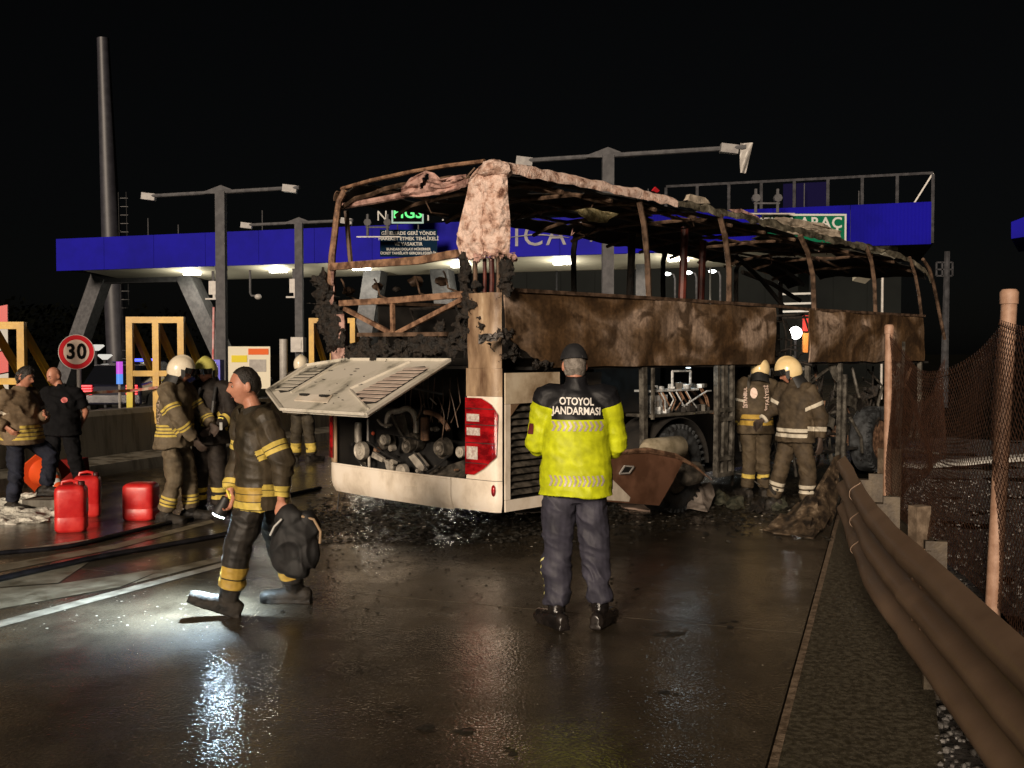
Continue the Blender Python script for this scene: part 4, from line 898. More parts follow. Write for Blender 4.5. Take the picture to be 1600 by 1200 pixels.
b_ = MB(); b_.tube([REAR(535, 322, .25), REAR(590, 313, .2), REAR(640, 303, .2), REAR(735, 284, .15)], .035, 8); b_.build('rear_header', M_pink, bus, smooth=True)
# peeled pink panel hanging from the rear header
def peel(i, j):
    px = 628 + 100 * i; top = np.interp(i, [0, .18, .38, .5, .62, 1], [292, 276, 266, 272, 279, 272]); bot = np.interp(i, [0, .3, .6, 1], [307, 308, 303, 292])
    p = REAR(px, top + (bot - top) * j, .14 - .10 * math.sin(i * 3.1) * (1 - j)); return p + Vector((.06, .02, .02)) * noise.noise(Vector((i * 7, j * 5, 3)))
b_ = MB(); b_.grid(peel, 34, 12, lambda i, j: not (((i - .37) / .07) ** 2 + ((j - .35 + (i - .37) * 3) / .22) ** 2 < 1)); b_.build('peeled_panel', M_pink, bus, solid=.012, smooth=True)
b_ = MB(); b_.tube([REAR(742, 262, -.02), REAR(733, 272, -.05), REAR(728, 279, -.06), REAR(722, 276, -.04)], .008, 6); b_.build('hook', M_tube, bus)
# scraps lying on the roof and hanging inside
def scrap(name, pix, y, m, th=.03, j=.05):
    pts = [SIDE(px, py, y) for (px, py) in pix]; c = sum(pts, Vector()) / len(pts); b_ = MB()
    n = 14; ring = []
    for k in range(len(pts)):
        a, c2 = pts[k], pts[(k + 1) % len(pts)]
        for t in range(4): ring.append(a + (c2 - a) * t / 4)
    def fn(i, jj):
        p = c + (ring[int(round(i * len(ring))) % len(ring)] - c) * max(jj, .02); return p + Vector((.3, 1.4, .5)) * j * noise.noise(p * 6)
    b_.grid(fn, len(ring), 6); return b_.build(name, m, bus, solid=th, smooth=True)
M_insul = mat('yellowed_insulation', (0.30, 0.24, 0.10), (0.62, 0.55, 0.30), c3=(0.7, 0.45, 0.2), scale=14, detail=8, rough=0.85, bump=1, bscale=30, dist=.03)
M_slab = mat('pale_roof_slab', (0.30, 0.25, 0.19), (0.56, 0.48, 0.38), scale=6, rough=0.7, bump=.6, bscale=30)
scrap('hanging_insulation', [(900, 331), (925, 327), (962, 334), (945, 349), (920, 346)], -.6, M_insul, .04, .04)
b_ = MB(); b_.tube([SIDE(871, 326, -.6), SIDE(885, 329, -.6), SIDE(902, 333, -.6)], .014, 6); b_.build('hanging_rod', M_steel, bus)
scrap('roof_slab', [(1193, 352), (1222, 338), (1250, 344), (1318, 362), (1312, 370), (1240, 366)], -1.0, M_slab, .05)
scrap('roof_slab', [(1072, 312), (1078, 303), (1103, 309), (1110, 318), (1090, 318)], -1.0, M_slab, .05, .02)
scrap('roof_flap', [(1140, 328), (1158, 326), (1182, 337), (1190, 346), (1165, 340)], -.9, M_pink, .02, .03)
scrap('red_scrap', [(1020, 298), (1025, 292), (1031, 298), (1027, 301)], -.9, mat('red_plastic', (0.55, 0.02, 0.03), rough=0.4), .02, .005)
# window posts, bowed
def post(pix, y, r, m):
    b_ = MB(); b_.tube([SIDE(px, py, y) for (px, py) in pix], r, 7); return b_.build('window_post', m, bus, smooth=True)
post([(999, 316), (1006, 350), (1011, 400), (1014, 472)], YR + .03, .034, M_tube)
post([(1124, 336), (1133, 370), (1139, 420), (1139, 478)], YR + .03, .036, M_tube)
post([(1250, 368), (1262, 395), (1270, 430), (1272, 488)], YR + .03, .036, M_tube)
post([(1353, 384), (1362, 410), (1366, 440), (1368, 494)], YR + .03, .032, M_tube)
post([(1421, 402), (1430, 430), (1436, 462), (1440, 496)], YR + .03, .026, M_tube)
post([(1442, 405), (1452, 420), (1459, 445), (1466, 480), (1476, 530)], YR + .05, .028, M_tube)
for x in (2.05, 4.17, 6.29, 8.4, 9.9):
    b_ = MB(); b_.tube([Vector((x, YL - .04, 2.37)), Vector((x, YL - .03, 2.9)), Vector((x - .04, YL - .06, 3.2)), Vector((x - .08, YL - .14, rz(x) - .06))], .04, 7); b_.build('window_post', M_char, bus, smooth=True)
for (x, yy, m) in ((4.2, -.4, M_redtube), (5.7, .3, M_redtube), (4.3, .5, M_char)):
    b_ = MB(); b_.tube([Vector((x, yy, 1.67)), Vector((x, yy, 2.5)), Vector((x + .05, yy, 3.4))], .05, 8); b_.build('grab_pole', m, bus, smooth=True)
for (pa, pc, yy) in (((1160, 425), (1250, 470), .6), ((1150, 400), (1225, 480), .2), ((1195, 405), (1255, 445), .9)):
    b_ = MB(); b_.tube([SIDE(*pa, yy), (SIDE(*pa, yy) + SIDE(*pc, yy)) / 2 + Vector((0, 0, .05)), SIDE(*pc, yy)], .035, 6); b_.build('fallen_rail', M_char, bus, smooth=True)
# seat frames, burnt bare, and a charred heap inside the door
rr = random.Random(5)
for k in range(10):
    x = 1.2 + .82 * k
    for yy in (-.75, .85):
        if yy < 0 and 4.3 < x < 6.0: continue
        b_ = MB(); b_.tube([(x, yy - .4, 1.67), (x + .02, yy - .4, 2.08), (x - .12, yy - .38, 2.32), (x - .12, yy + .38, 2.31), (x + .02, yy + .4, 2.08), (x, yy + .4, 1.67)], .018, 6); b_.build('seat_frame', M_char, bus, smooth=True)
b_ = MB()
for k in range(60):
    p = Vector((rr.uniform(5.0, 6.0), rr.uniform(-1.1, -.2), 1.55 + rr.random() * .45)); d = Vector((rr.gauss(0, 1), rr.gauss(0, 1), rr.gauss(0, .6))).normalized() * rr.uniform(.1, .35); b_.tube([p, p + d * .5 + Vector((0, 0, .03)), p + d], rr.uniform(.006, .02), 5)
b_.build('charred_heap', M_char, bus)
# hanging wires from the ceiling
for k in range(26):
    x = rr.uniform(.6, 8.5); yy = rr.uniform(-1.1, 1.1); z = rz(x) - .05; b_ = MB(); b_.tube([(x, yy, z), (x + rr.uniform(-.15, .15), yy, z - rr.uniform(.05, .22)), (x + rr.uniform(-.3, .4), yy, z - rr.uniform(.0, .2))], .009, 4); b_.build('ceiling_wire', rr.choice((M_tube, M_char, M_pink)), bus)
# drop-down luggage flap hanging open, white and brown
flap = empty('luggage_flap', (0, 0, 0)); flap.parent = bus
def FL(px, py, dy=0): return SIDE(px, py, YR - .42 + dy)
fp = [(905, 712), (965, 708), (1012, 704), (1070, 716), (1052, 752), (1030, 790), (952, 784), (905, 780)]
q = MB(); q.prism([FL(*p) for p in fp], (0, .04, 0)); q.build('skin', mat('brown_white_panel', (0.13, 0.062, 0.036), (0.22, 0.11, 0.068), scale=2.2, rough=0.4, lo=.42, hi=.55, coat=.2), flap)
q = MB(); q.prism([FL(*p, -.006) for p in ((905, 725), (952, 744), (985, 777), (983, 784), (905, 778))], (0, .004, 0)); q.build('white_corner', M_bw, flap)
q = MB(); q.prism([FL(*p, -.006) for p in ((968, 740), (976, 728), (990, 729), (983, 739))], (0, -.01, 0)); q.build('handle_recess', M_black, flap)
for a, c in (((968, 740), (976, 728)), ((976, 728), (990, 729)), ((990, 729), (983, 739)), ((983, 739), (968, 740))):
    q = MB(); q.bar(FL(*a, -.016), FL(*c, -.016), .014, .014, up=(0, 1, 0)); q.build('handle_trim', M_white, flap)
q = MB(); q.tube([FL(930, 711), FL(965, 707), FL(1010, 703), FL(1055, 712), FL(1085, 728), FL(1112, 750)], [.02, .02, .03, .028, .018, .006], 6); q.build('bent_edge', M_rustbar, flap, smooth=True)
# air tanks under the floor
for (a, c, r, m) in (((1012, 704), (1062, 698), .125, M_frame), ((1070, 742), (1088, 738), .13, M_iron)):
    p0, p1 = SIDE(*a, YR - .12), SIDE(*c, YR - .12); d = (p1 - p0); q = MB(); q.lathe([(.001, -.05), (r * .7, -.035), (r, .02), (r, d.length - .02), (r * .7, d.length + .035), (.001, d.length + .05)], p0, d, 20)
    q.build('air_tank', mat('beige_tank', (0.20, 0.17, 0.11), (0.36, 0.31, 0.22), scale=6, rough=0.5) if r < .128 else m, bus, smooth=True)
# ================================================================ guardrail and fence
M_rail = mat('dirty_guardrail_steel', (0.15, 0.095, 0.060), (0.27, 0.18, 0.12), scale=2, detail=9, rough=0.36, rough2=0.6, metal=0.3, bump=0.12, bscale=25, lo=.3, hi=.7)
gp = [(1.05, -1.6), (1.20, -.4), (1.36, 1.0), (1.52, 2.2), (1.75, 3.49), (1.985, 4.76), (2.12, 5.57), (2.28, 6.33), (2.59, 7.53), (2.86, 8.5), (3.12, 9.5)]
GA = np.array(gp); GS = np.r_[0, np.cumsum(np.linalg.norm(np.diff(GA, axis=0), axis=1))]
def GR(s):
    x = np.interp(s, GS, GA[:, 0]); y = np.interp(s, GS, GA[:, 1]); x2 = np.interp(s + .4, GS, GA[:, 0]); y2 = np.interp(s + .4, GS, GA[:, 1]); x1 = np.interp(s - .4, GS, GA[:, 0]); y1 = np.interp(s - .4, GS, GA[:, 1])
    t = Vector((x2 - x1, y2 - y1, 0)).normalized(); return Vector((x + .0, y, 0)), t, Vector((-t.y, t.x, 0))
prof = [(.015, .255), (.0, .265), (.0, .285), (.078, .325), (.082, .35), (.078, .375), (.004, .43), (0, .445), (.0, .465), (.004, .48), (.084, .525), (.088, .555), (.084, .585), (.004, .64), (0, .655), (0, .665), (.004, .68), (.084, .72), (.09, .76), (.084, .80), (.015, .845), (.0, .85)]
zz_ = np.linspace(.255, .85, 49); pn_ = [p_[0] for p_ in prof]; pz_ = [p_[1] for p_ in prof]; sm_ = np.interp(zz_, pz_, pn_); sm_ = np.convolve(np.r_[[sm_[0]] * 2, sm_, [sm_[-1]] * 2], [.12, .22, .32, .22, .12], 'valid'); prof = list(zip(sm_.tolist(), zz_.tolist()))
rail = empty('guardrail', (2.0, 5.0, 0), 0, 'long three wave steel crash barrier bending towards the burnt coach', 'guardrail')
rinv = Matrix.Translation((-2.0, -5.0, 0))
def rb(b_, name, m, parent=None, **k):
    b_.v = [tuple(Vector(p) - Vector((2.0, 5.0, 0))) for p in b_.v]; return b_.build(name, m, parent or rail, **k)
cuts = [0, 3.2, 6.75, 9.35, GS[-1]]
for i in range(4):
    s0, s1 = cuts[i] - (.12 if i else 0), cuts[i + 1] + .12
    b_ = MB(); off = .008 * (i % 2)
    def fn(a, c):
        s = s0 + (s1 - s0) * a; k = c * (len(prof) - 1); k0 = int(k); n_, z = prof[min(k0, len(prof) - 1)]
        p, t, n = GR(s); d = .012 * noise.noise(Vector((s * 1.3, z * 2, 5))); return p + n * (n_ + off + d) + Vector((0, 0, z + .01 * noise.noise(Vector((s, 0, 8)))))
    b_.grid(fn, 40, len(prof) - 1); rb(b_, 'beam', M_rail, smooth=True, solid=.004)
for s in cuts[1:4]:
    for ds in (-.09, .09):
        for z in (.455, .66, .29):
            p, t, n = GR(s + ds); b_ = MB(); b_.lathe([(.001, 0), (.017, 0), (.014, .012), (.001, .014)], p + n * .014 + Vector((0, 0, z)), n, 8); rb(b_, 'bolt', M_rail)
M_post = mat('guardrail_post', (0.06, 0.045, 0.03), (0.11, 0.085, 0.055), scale=8, rough=0.6, bump=.4, bscale=50)
for s in (1.3, 3.2, 5.2, 7.15, 8.9, 10.3):
    p, t, n = GR(s); c = p - n * .16
    b_ = MB(); b_.bar(c + Vector((0, 0, -.05)), c + Vector((0, 0, .80)), .11, .05, up=t); b_.bar(c - n * .0 + t * .05 + Vector((0, 0, -.05)), c + t * .05 + Vector((0, 0, .80)), .012, .14, up=t); rb(b_, 'post', M_post)
    b_ = MB(); b_.box(p - n * .07 + Vector((0, 0, .60)), (.10, .12, .30), Matrix.Rotation(math.atan2(t.y, t.x), 3, 'Z')); rb(b_, 'spacer_block', M_post)
# concrete marker posts
for (px, py, h, w, lab) in ((1389, 800, .72, .20, 'tall stained concrete post behind the guardrail at the fence foot'), (1436, 862, .42, .15, 'short stained concrete block behind the guardrail')):
    p = G(px, py); b_ = MB(); b_.box((p.x, p.y, h / 2 - .05), (w, w * .8, h + .1), Matrix.Rotation(.3, 3, 'Z'))
    tag(b_.build('concrete_post', mat('stained_concrete', (0.10, 0.07, 0.045), (0.22, 0.165, 0.115), scale=7, rough=.8, bump=.7, bscale=30)), lab, 'post')
# chain link fence
FA, FB = Vector((3.34, 7.07, 0)), Vector((4.23, 11.5, 0)); FC = Vector((2.62, 3.9, 0)); FD = Vector((7.2, 17.0, 0))
fence = empty('chain_link_fence', FA, 0, 'rusty sagging chain link fence between round posts behind the guardrail', 'fence')
M_fpost = mat('fence_post_paint', (0.30, 0.17, 0.11), (0.42, 0.26, 0.18), scale=9, rough=0.55, bump=.3, bscale=40)
M_wire = mat('rusty_wire', (0.05, 0.022, 0.014), (0.13, 0.06, 0.035), scale=20, rough=0.45, metal=.4)
for (p, h, r, tilt) in ((FA, 2.19, .052, (.085, .0)), (FB, 2.07, .045, (.0, .0)), (FC, 2.15, .05, (.03, 0))):
    o = empty('post', p - FA); o.parent = fence
    b_ = MB(); b_.tube([(0, 0, -.06), (tilt[0], tilt[1], h - .05)], r, 14); b_.build('tube', M_fpost, o, smooth=True)
    b_ = MB(); b_.lathe([(.001, -.05), (r * 1.15, -.05), (r * 1.18, .03), (r * .9, .05), (.001, .055)], (tilt[0], tilt[1], h), (0, 0, 1), 14); b_.build('cap', M_fpost, o, smooth=True)
def mesh_pt(a, b, sag, u, z, ph):
    L_ = (b - a).length; t = u / L_
    p = a + (b - a) * t; s = sag * math.sin(math.pi * min(1, max(0, t)))
    zz = z * (1 - s); n = Vector((b - a)).cross(Vector((0, 0, 1))).normalized()
    return p - FA + Vector((0, 0, zz + .05)) + n * (.03 * math.sin(u * 2.2 + z * 3) + .1 * s * math.sin(z * 2.5)) + Vector((.07 * z / 2, 0, 0)) * (1 - t)
def chain(a, b, h, sag, cell=.072):
    b_ = MB(); L_ = (b - a).length; n = int((L_ + h) / cell)
    for fam in (1, -1):
        for k in range(n + 1):
            u0 = k * cell - (h if fam > 0 else 0); pts = []
            for q in range(int(h / .031) + 1):
                z = q * .031; u = u0 + z if fam > 0 else u0 + 0 - z + 0
                if fam < 0: u = k * cell - z
                u += .012 * (1 if q % 2 else -1) * 0
                if 0 <= u <= L_: pts.append(mesh_pt(a, b, sag, u, z, 0))
            if len(pts) > 1: b_.tube(pts[::2] + ([pts[-1]] if len(pts) % 2 == 0 else []), .0030, 3, caps=False)
    o = b_.build('wire_mesh', M_wire, fence, fix=False); tag(o, kind='stuff'); return o
chain(FA, FB, 2.0, .20); chain(FC, FA, 2.0, .05); chain(FB, FD, 1.7, .35, .10)
for z in (1.95, 1.0, .12):
    for (a, b, sg_) in ((FA, FB, .22), (FC, FA, .06), (FB, FD, .35)):
        b_ = MB(); L_ = (b - a).length; b_.tube([mesh_pt(a, b, sg_, L_ * k / 14, z * (1.7 / 1.95 if a is FB else 1), 0) for k in range(15)], .0032, 4); b_.build('tension_wire', M_wire, fence)
b_ = MB(); b_.bar(G(1402, 780), AT(1412, 535, 11.6), .035, .035); tag(b_.build('leaning_stake', M_frame), 'thin leaning angle iron stake beside the farther fence post', 'stake')
# pale wet concrete ditch edge beyond the fence
b_ = MB(); a, c = Vector((6.2, 16.2, 0)), Vector((12.5, 19.5, 0))
for k in range(9):
    p = a + (c - a) * k / 9; q = a + (c - a) * (k + 1) / 9; b_ = MB(); w = Vector((.12, -.32, 0)); b_.prism([p, q * .995 + p * .005, q * .995 + p * .005 + w, p + w], (0, 0, .07)); o = b_.build('kerb_stone', mat('pale_wet_concrete', (0.45, 0.44, 0.40), (0.75, 0.73, 0.68), scale=8, rough=.25, rough2=.5, bump=.6, bscale=30))
    tag(o, 'pale wet kerb stone in the row beyond the chain link fence', 'kerb stone', 'pale kerb stones beyond the fence')
# ================================================================ left side: toll island
M_conc = mat('stained_island_concrete', (0.060, 0.052, 0.036), (0.20, 0.185, 0.15), scale=1.3, stretch=(3, 3, .35), rough=0.55, rough2=0.7, bump=.4, bscale=30, lo=.38, hi=.55)
isl = empty('island_wall', UV(-11.4, 16, 0), 0, 'low grey stained concrete wall along the toll island', 'wall')
def iw(b_, name, m, **k):
    b_.v = [tuple(Vector(p) - UV(-11.4, 16, 0)) for p in b_.v]; return b_.build(name, m, isl, **k)
for k in range(7):
    v0, v1 = 2 + 3 * k + .006, 5 + 3 * k - .006
    b_ = MB(); b_.prism([UV(-11.4, v0, 0), UV(-11.46, v0, .82), UV(-11.50, v0, .90), UV(-11.72, v0, .90), UV(-11.78, v0, 0)], RD * (v1 - v0)); iw(b_, 'wall_block', M_conc)
    b_ = MB(); b_.prism([UV(-10.75, v0, 0), UV(-10.78, v0, .16), UV(-11.395, v0, .20), UV(-11.395, v0, 0)], RD * (v1 - v0)); iw(b_, 'plinth', M_conc)
b_ = MB(); b_.prism([UV(-11.79, 2, 0), UV(-11.79, 2, .62), UV(-15.5, 2, .62), UV(-15.5, 2, 0)], RD * 21); tag(b_.build('island_platform', M_strip), kind='structure')
M_yel = mat('yellow_paint', (0.42, 0.235, 0.012), (0.56, 0.33, 0.02), scale=4, rough=.38, bump=.15, bscale=30)
M_yel2 = mat('yellow_reflective', (0.75, 0.62, 0.05), rough=.3)
def yframe(px, Y, top_py, label, mirror=1, bright=False):
    p = AT(px, top_py, Y); o = empty('yellow_guard_frame', (p.x, p.y, .62), 0, label, 'guard frame', 'yellow steel guard frames on the toll islands')
    H_ = p.z - .62; w = .86; t = .105
    for x in (0, .44, w):
        b_ = MB(); b_.bar((x, 0, 0), (x, 0, H_ - t), t, t); b_.build('post', M_yel, o)
        b_ = MB(); b_.bar((x, .02, H_ - t * .9), (x + .34 * 1.1, 1.05, .0), t * .85, t * .85); b_.build('brace', M_yel, o)
    b_ = MB(); b_.bar((-t / 2, 0, H_ - t / 2), (w + t / 2, 0, H_ - t / 2), t, t); b_.build('top_rail', M_yel, o)
    for (x0, x1) in ((t / 2, .44 - t / 2), (.44 + t / 2, w - t / 2)):
        b_ = MB(); b_.bar((x0, 0, H_ * .47), (x1, 0, H_ * .47), t * .9, t * .9); b_.build('middle_rail', M_yel, o)
    if bright:
        b_ = MB(); b_.box((0, -t / 2 - .004, .27), (t * .98, .006, .5)); b_.build('reflective_sleeve', M_yel2, o)
    return o
yframe(203, 17.2, 495, 'yellow tubular guard frame beside the concrete wall and thirty sign', bright=True)
yframe(-58, 15.0, 503, 'yellow tubular guard frame standing behind the bearded man in brown jacket')
yframe(487, 21.5, 497, 'yellow tubular guard frame half hidden behind the coach left corner')
# speed sign
def disc_sign():
    c = AT(120, 550, 17.8); o = empty('speed_sign', (c.x, c.y, .6), .12, 'round red bordered speed sign reading thirty on grey post', 'road sign')
    h = c.z - .6
    b_ = MB(); b_.lathe([(.001, 0), (.300, 0), (.305, .012), (.300, .022), (.001, .022)], (0, 0, h), (0, -1, 0), 40); b_.build('plate', mat('sign_red', (0.50, 0.012, 0.02), rough=.8, spec=.2), o)
    b_ = MB(); b_.lathe([(.001, 0), (.215, 0), (.215, .004), (.001, .004)], (0, -.0235, h), (0, -1, 0), 40); b_.build('face', mat('sign_face', (0.62, 0.50, 0.42), rough=.8, spec=.2), o)
    b_ = MB(); b_.lathe([(.294, 0), (.303, 0), (.303, .004), (.294, .004)], (0, -.0235, h), (0, -1, 0), 40); b_.f = b_.f[:-2]; b_.m = b_.m[:-2]; b_.build('edge', M_wt, o)
    put_text('numerals', '30', .37, (0, -.031, h - .002), (1, 0, 0), (0, 0, 1), mat('sign_black', (0.006, 0.006, 0.006), rough=.9, spec=.1), o, bold=.010, squeeze=.86, spacing=1.12)
    b_ = MB(); b_.tube([(.02, .045, 0), (.02, .045, h + .2)], .04, 10); b_.build('post', M_white, o, smooth=True)
disc_sign()
# striped end marker at the far left
o = empty('striped_marker', AT(2, 640, 16.2), 0, 'red and white striped lane marker at the picture edge behind the yellow frame', 'marker'); p0 = AT(2, 640, 16.2)
for k in range(7):
    b_ = MB(); b_.prism([(-.18, 0, -.9 + .36 * k), (.12, 0, -.9 + .36 * k + .06), (.12, 0, -.9 + .36 * k + .40), (-.18, 0, -.9 + .36 * k + .34)], (0, .03, 0)); b_.build('stripe', mat('marker_red', (0.5, 0.03, 0.03), rough=.4) if k % 2 == 0 else M_wt, o)
# barrier tape
b_ = MB()
tp = [AT(128, 613, 15.8), AT(150, 611, 16.2), AT(185, 609, 16.6), AT(203, 608, 16.9), AT(225, 606, 17.0), AT(246, 603, 17.1)]
b_.grid(lambda i, j: tp[int(round(i * 5))] + Vector((0, .015 * math.sin(i * 20), -.045 * j)), 5, 1)
tag(b_.build('barrier_tape', mat('tape', (0.62, 0.50, 0.40), (0.45, 0.12, 0.09), scale=9, rough=.4), solid=.004), 'pale barrier tape tied across the yellow frame above the wall', 'tape')
# small lit things beyond the island
def post_lamp(px, py, Y, label):
    p = AT(px, py, Y); o = empty('bollard_lamp', (p.x, Y, 0), 0, label, 'lamp', 'small lit lamps beyond the island')
    b_ = MB(); b_.tube([(0, 0, 0), (0, 0, p.z)], .05, 8); b_.build('pole', M_steel_d, o)
    b_ = MB(); b_.lathe([(.001, 0), (.08, 0), (.24, .14), (.20, .18), (.001, .18)], (0, 0, p.z), (0, 0, 1), 14); b_.build('shade', glow('lamp_shade', (1, .95, .85), .7), o, smooth=True)
post_lamp(150, 548, 30, 'small pale lamp on a pole just behind the thirty sign'); post_lamp(164, 562, 34, 'small pale lamp on a pole beside the magenta lit marker')
p = AT(187, 565, 17.6); q = AT(187, 600, 17.6)
o = empty('lit_marker', (q.x, 17.6, .62), 0, 'slender lane marker tube glowing magenta and blue before the yellow frame', 'lane marker')
b_ = MB(); b_.tube([(0, 0, 0), (0, 0, q.z - .62)], .025, 8); b_.build('stem', M_white, o, smooth=True)
b_ = MB(); b_.tube([(0, 0, q.z - .62), (0, 0, q.z - .62 + (p.z - q.z) * .45)], .055, 10); b_.build('blue_tube', glow('blue_tube_glow', (.12, .35, 1), .9), o, smooth=True)
b_ = MB(); b_.tube([(0, 0, q.z - .62 + (p.z - q.z) * .45), (0, 0, p.z - .62)], .055, 10); b_.build('magenta_tube', glow('magenta_tube_glow', (.75, .12, .9), .8), o, smooth=True)
# dark car with red tail lamps
M_car = mat('dark_car_paint', (0.010, 0.011, 0.022), rough=.2, coat=.6); M_glass = mat('car_glass', (0.006, 0.007, 0.010), rough=.05, spec=.8)
def car(px, Y, rz_, label, paint, roofbar=None, tail=True):
    p = AT(px, 560, Y); o = empty('parked_car', (p.x, Y, 0), rz_, label, 'car')
    W2 = .88; b_ = MB()
    lower = [(-2.2, .35), (-2.25, .62), (-2.15, .92), (-1.0, .98), (1.25, .92), (2.05, .78), (2.2, .55), (2.15, .32)]
    b_.prism([(x, -W2, z) for (x, z) in lower], (0, 2 * W2, 0)); bo = b_.build('body', paint, o)
    m_ = bo.modifiers.new('bevel', 'BEVEL'); m_.width = .06; m_.segments = 3
    b_ = MB(); b_.add([(-1.95, -.80, .93), (1.05, -.80, .93), (1.05, .80, .93), (-1.95, .80, .93), (-1.45, -.62, 1.44), (.25, -.62, 1.46), (.25, .62, 1.46), (-1.45, .62, 1.44)], [(0, 1, 5, 4), (1, 2, 6, 5), (2, 3, 7, 6), (3, 0, 4, 7), (4, 5, 6, 7), (3, 2, 1, 0)]); b_.build('cabin_glass', M_glass, o)
    b_ = MB(); b_.prism([(-1.5, -.63, 1.445), (.3, -.63, 1.465), (.3, .63, 1.465), (-1.5, .63, 1.445)], (0, 0, .03)); b_.build('roof', paint, o)
    for x in (-1.35, 1.35):
        for y in (-.80, .80):
            w_ = empty('wheel', (x, y, .32)); w_.parent = o
            b_ = MB(); b_.lathe([(.2, -.10), (.31, -.10), (.32, 0), (.31, .10), (.2, .10)], (0, 0, 0), (0, 1, 0), 20); b_.build('tyre', M_black, w_, smooth=True)
            b_ = MB(); b_.lathe([(.001, -.07), (.2, -.09), (.2, .09), (.001, .07)], (0, 0, 0), (0, 1, 0), 16); b_.build('rim', M_steel, w_, smooth=True)
    for y in (-.62, .62):
        b_ = MB()
        for k in range(4): b_.box((-2.24, y, .66 + .075 * k), (.06, .30, .04))
        b_.build('tail_lamp', glow('tail_lamp_glow', (1, .03, .04), 3.0) if tail else M_red, o)
        b_ = MB(); b_.box((2.14, y, .66), (.06, .36, .12)); b_.build('headlight', M_clear, o)
    if roofbar:
        b_ = MB(); b_.box((-.5, 0, 1.53), (.28, 1.1, .11)); b_.build('light_bar', glow('blue_beacon', (.08, .12, 1), 2.2), o)
    return o
car(205, 31, R(95), 'dark car with lit red tail lamps behind the island wall', M_car)
car(232, 42, R(75), 'dark patrol car with blue light bar beyond the yellow frame', mat('navy_car_paint', (0.012, 0.016, 0.09), rough=.2, coat=.6), True, False)
# service van with glowing roof boxes, seen over the walking man's head
p = AT(390, 560, 40); van = empty('fire_engine', (p.x, 40, 0), R(104), 'white and orange emergency truck with bright lit bodywork beyond the toll island', 'truck')
M_vb = mat('truck_white', (0.75, 0.70, 0.55), rough=.35); M_vo = mat('truck_orange', (0.75, 0.14, 0.03), rough=.35)
b_ = MB(); b_.prism([(-2.6, -.75, .5), (2.6, -.75, .5), (2.6, -.75, 1.95), (-2.6, -.75, 2.05)], (0, 1.5, 0)); b_.build('body', M_vb, van)
b_ = MB(); b_.box((-2.605, -.33, 1.86), (.02, .72, .22)); b_.build('orange_band', M_vo, van); b_ = MB(); b_.box((-2.605, .35, 1.6), (.02, .55, .25)); b_.build('yellow_band', M_yel2, van)
b_ = MB(); b_.box((-2.605, -.3, 1.35), (.02, .6, .45)); b_.build('rear_door', M_white, van)
for x in (-1.6, 1.6):
    for y in (-.75, .75): b_ = MB(); b_.lathe([(.001, -.1), (.40, -.1), (.42, 0), (.40, .1), (.001, .1)], (x, y, .42), (0, 1, 0), 20); b_.build('wheel', M_black, van)
# blue lit box and other lane hardware
def lane_box(px0, px1, py0, py1, Y, m, label, name='lane_box', foot=0.0):
    a, c = AT(px0, py1, Y), AT(px1, py0, Y); o = empty(name, ((a.x + c.x) / 2, Y, foot), 0, label, 'toll equipment')
    b_ = MB(); b_.box((0, 0, (a.z + c.z) / 2 - foot), (c.x - a.x, .35, c.z - a.z)); b_.build('housing', m, o)
    b_ = MB(); b_.tube([(0, 0, 0), (0, 0, a.z - foot)], .06, 8); b_.build('post', M_steel, o); b_ = MB(); b_.box((0, -.18, (a.z + c.z) / 2 - foot), ((c.x - a.x) * .7, .02, (c.z - a.z) * .6)); b_.build('front_plate', m, o)
    return o
lane_box(327, 347, 562, 603, 24, mat('blue_box', (0.03, 0.03, 0.55), rough=.35), 'bright blue lane equipment box beyond the two firefighters')
lane_box(457, 476, 527, 550, 22.5, M_white, 'pale square lane cabinet on a post left of the coach corner')
b_ = MB(); a = AT(443, 530, 21); b_.tube([(a.x, 21, 0), a], .085, 12); tag(b_.build('white_bollard', M_white, smooth=True), 'tall pale cylindrical post left of the coach corner', 'post')
b_ = MB(); b_.tube([AT(334, 480, 30), AT(332, 640, 30)], .035, 8); tag(b_.build('red_pole', mat('red_white_pole', (0.5, 0.12, 0.12), (0.6, 0.4, 0.4), scale=3, rough=.5)), 'thin reddish pole standing below the hanging tag reader', 'pole')
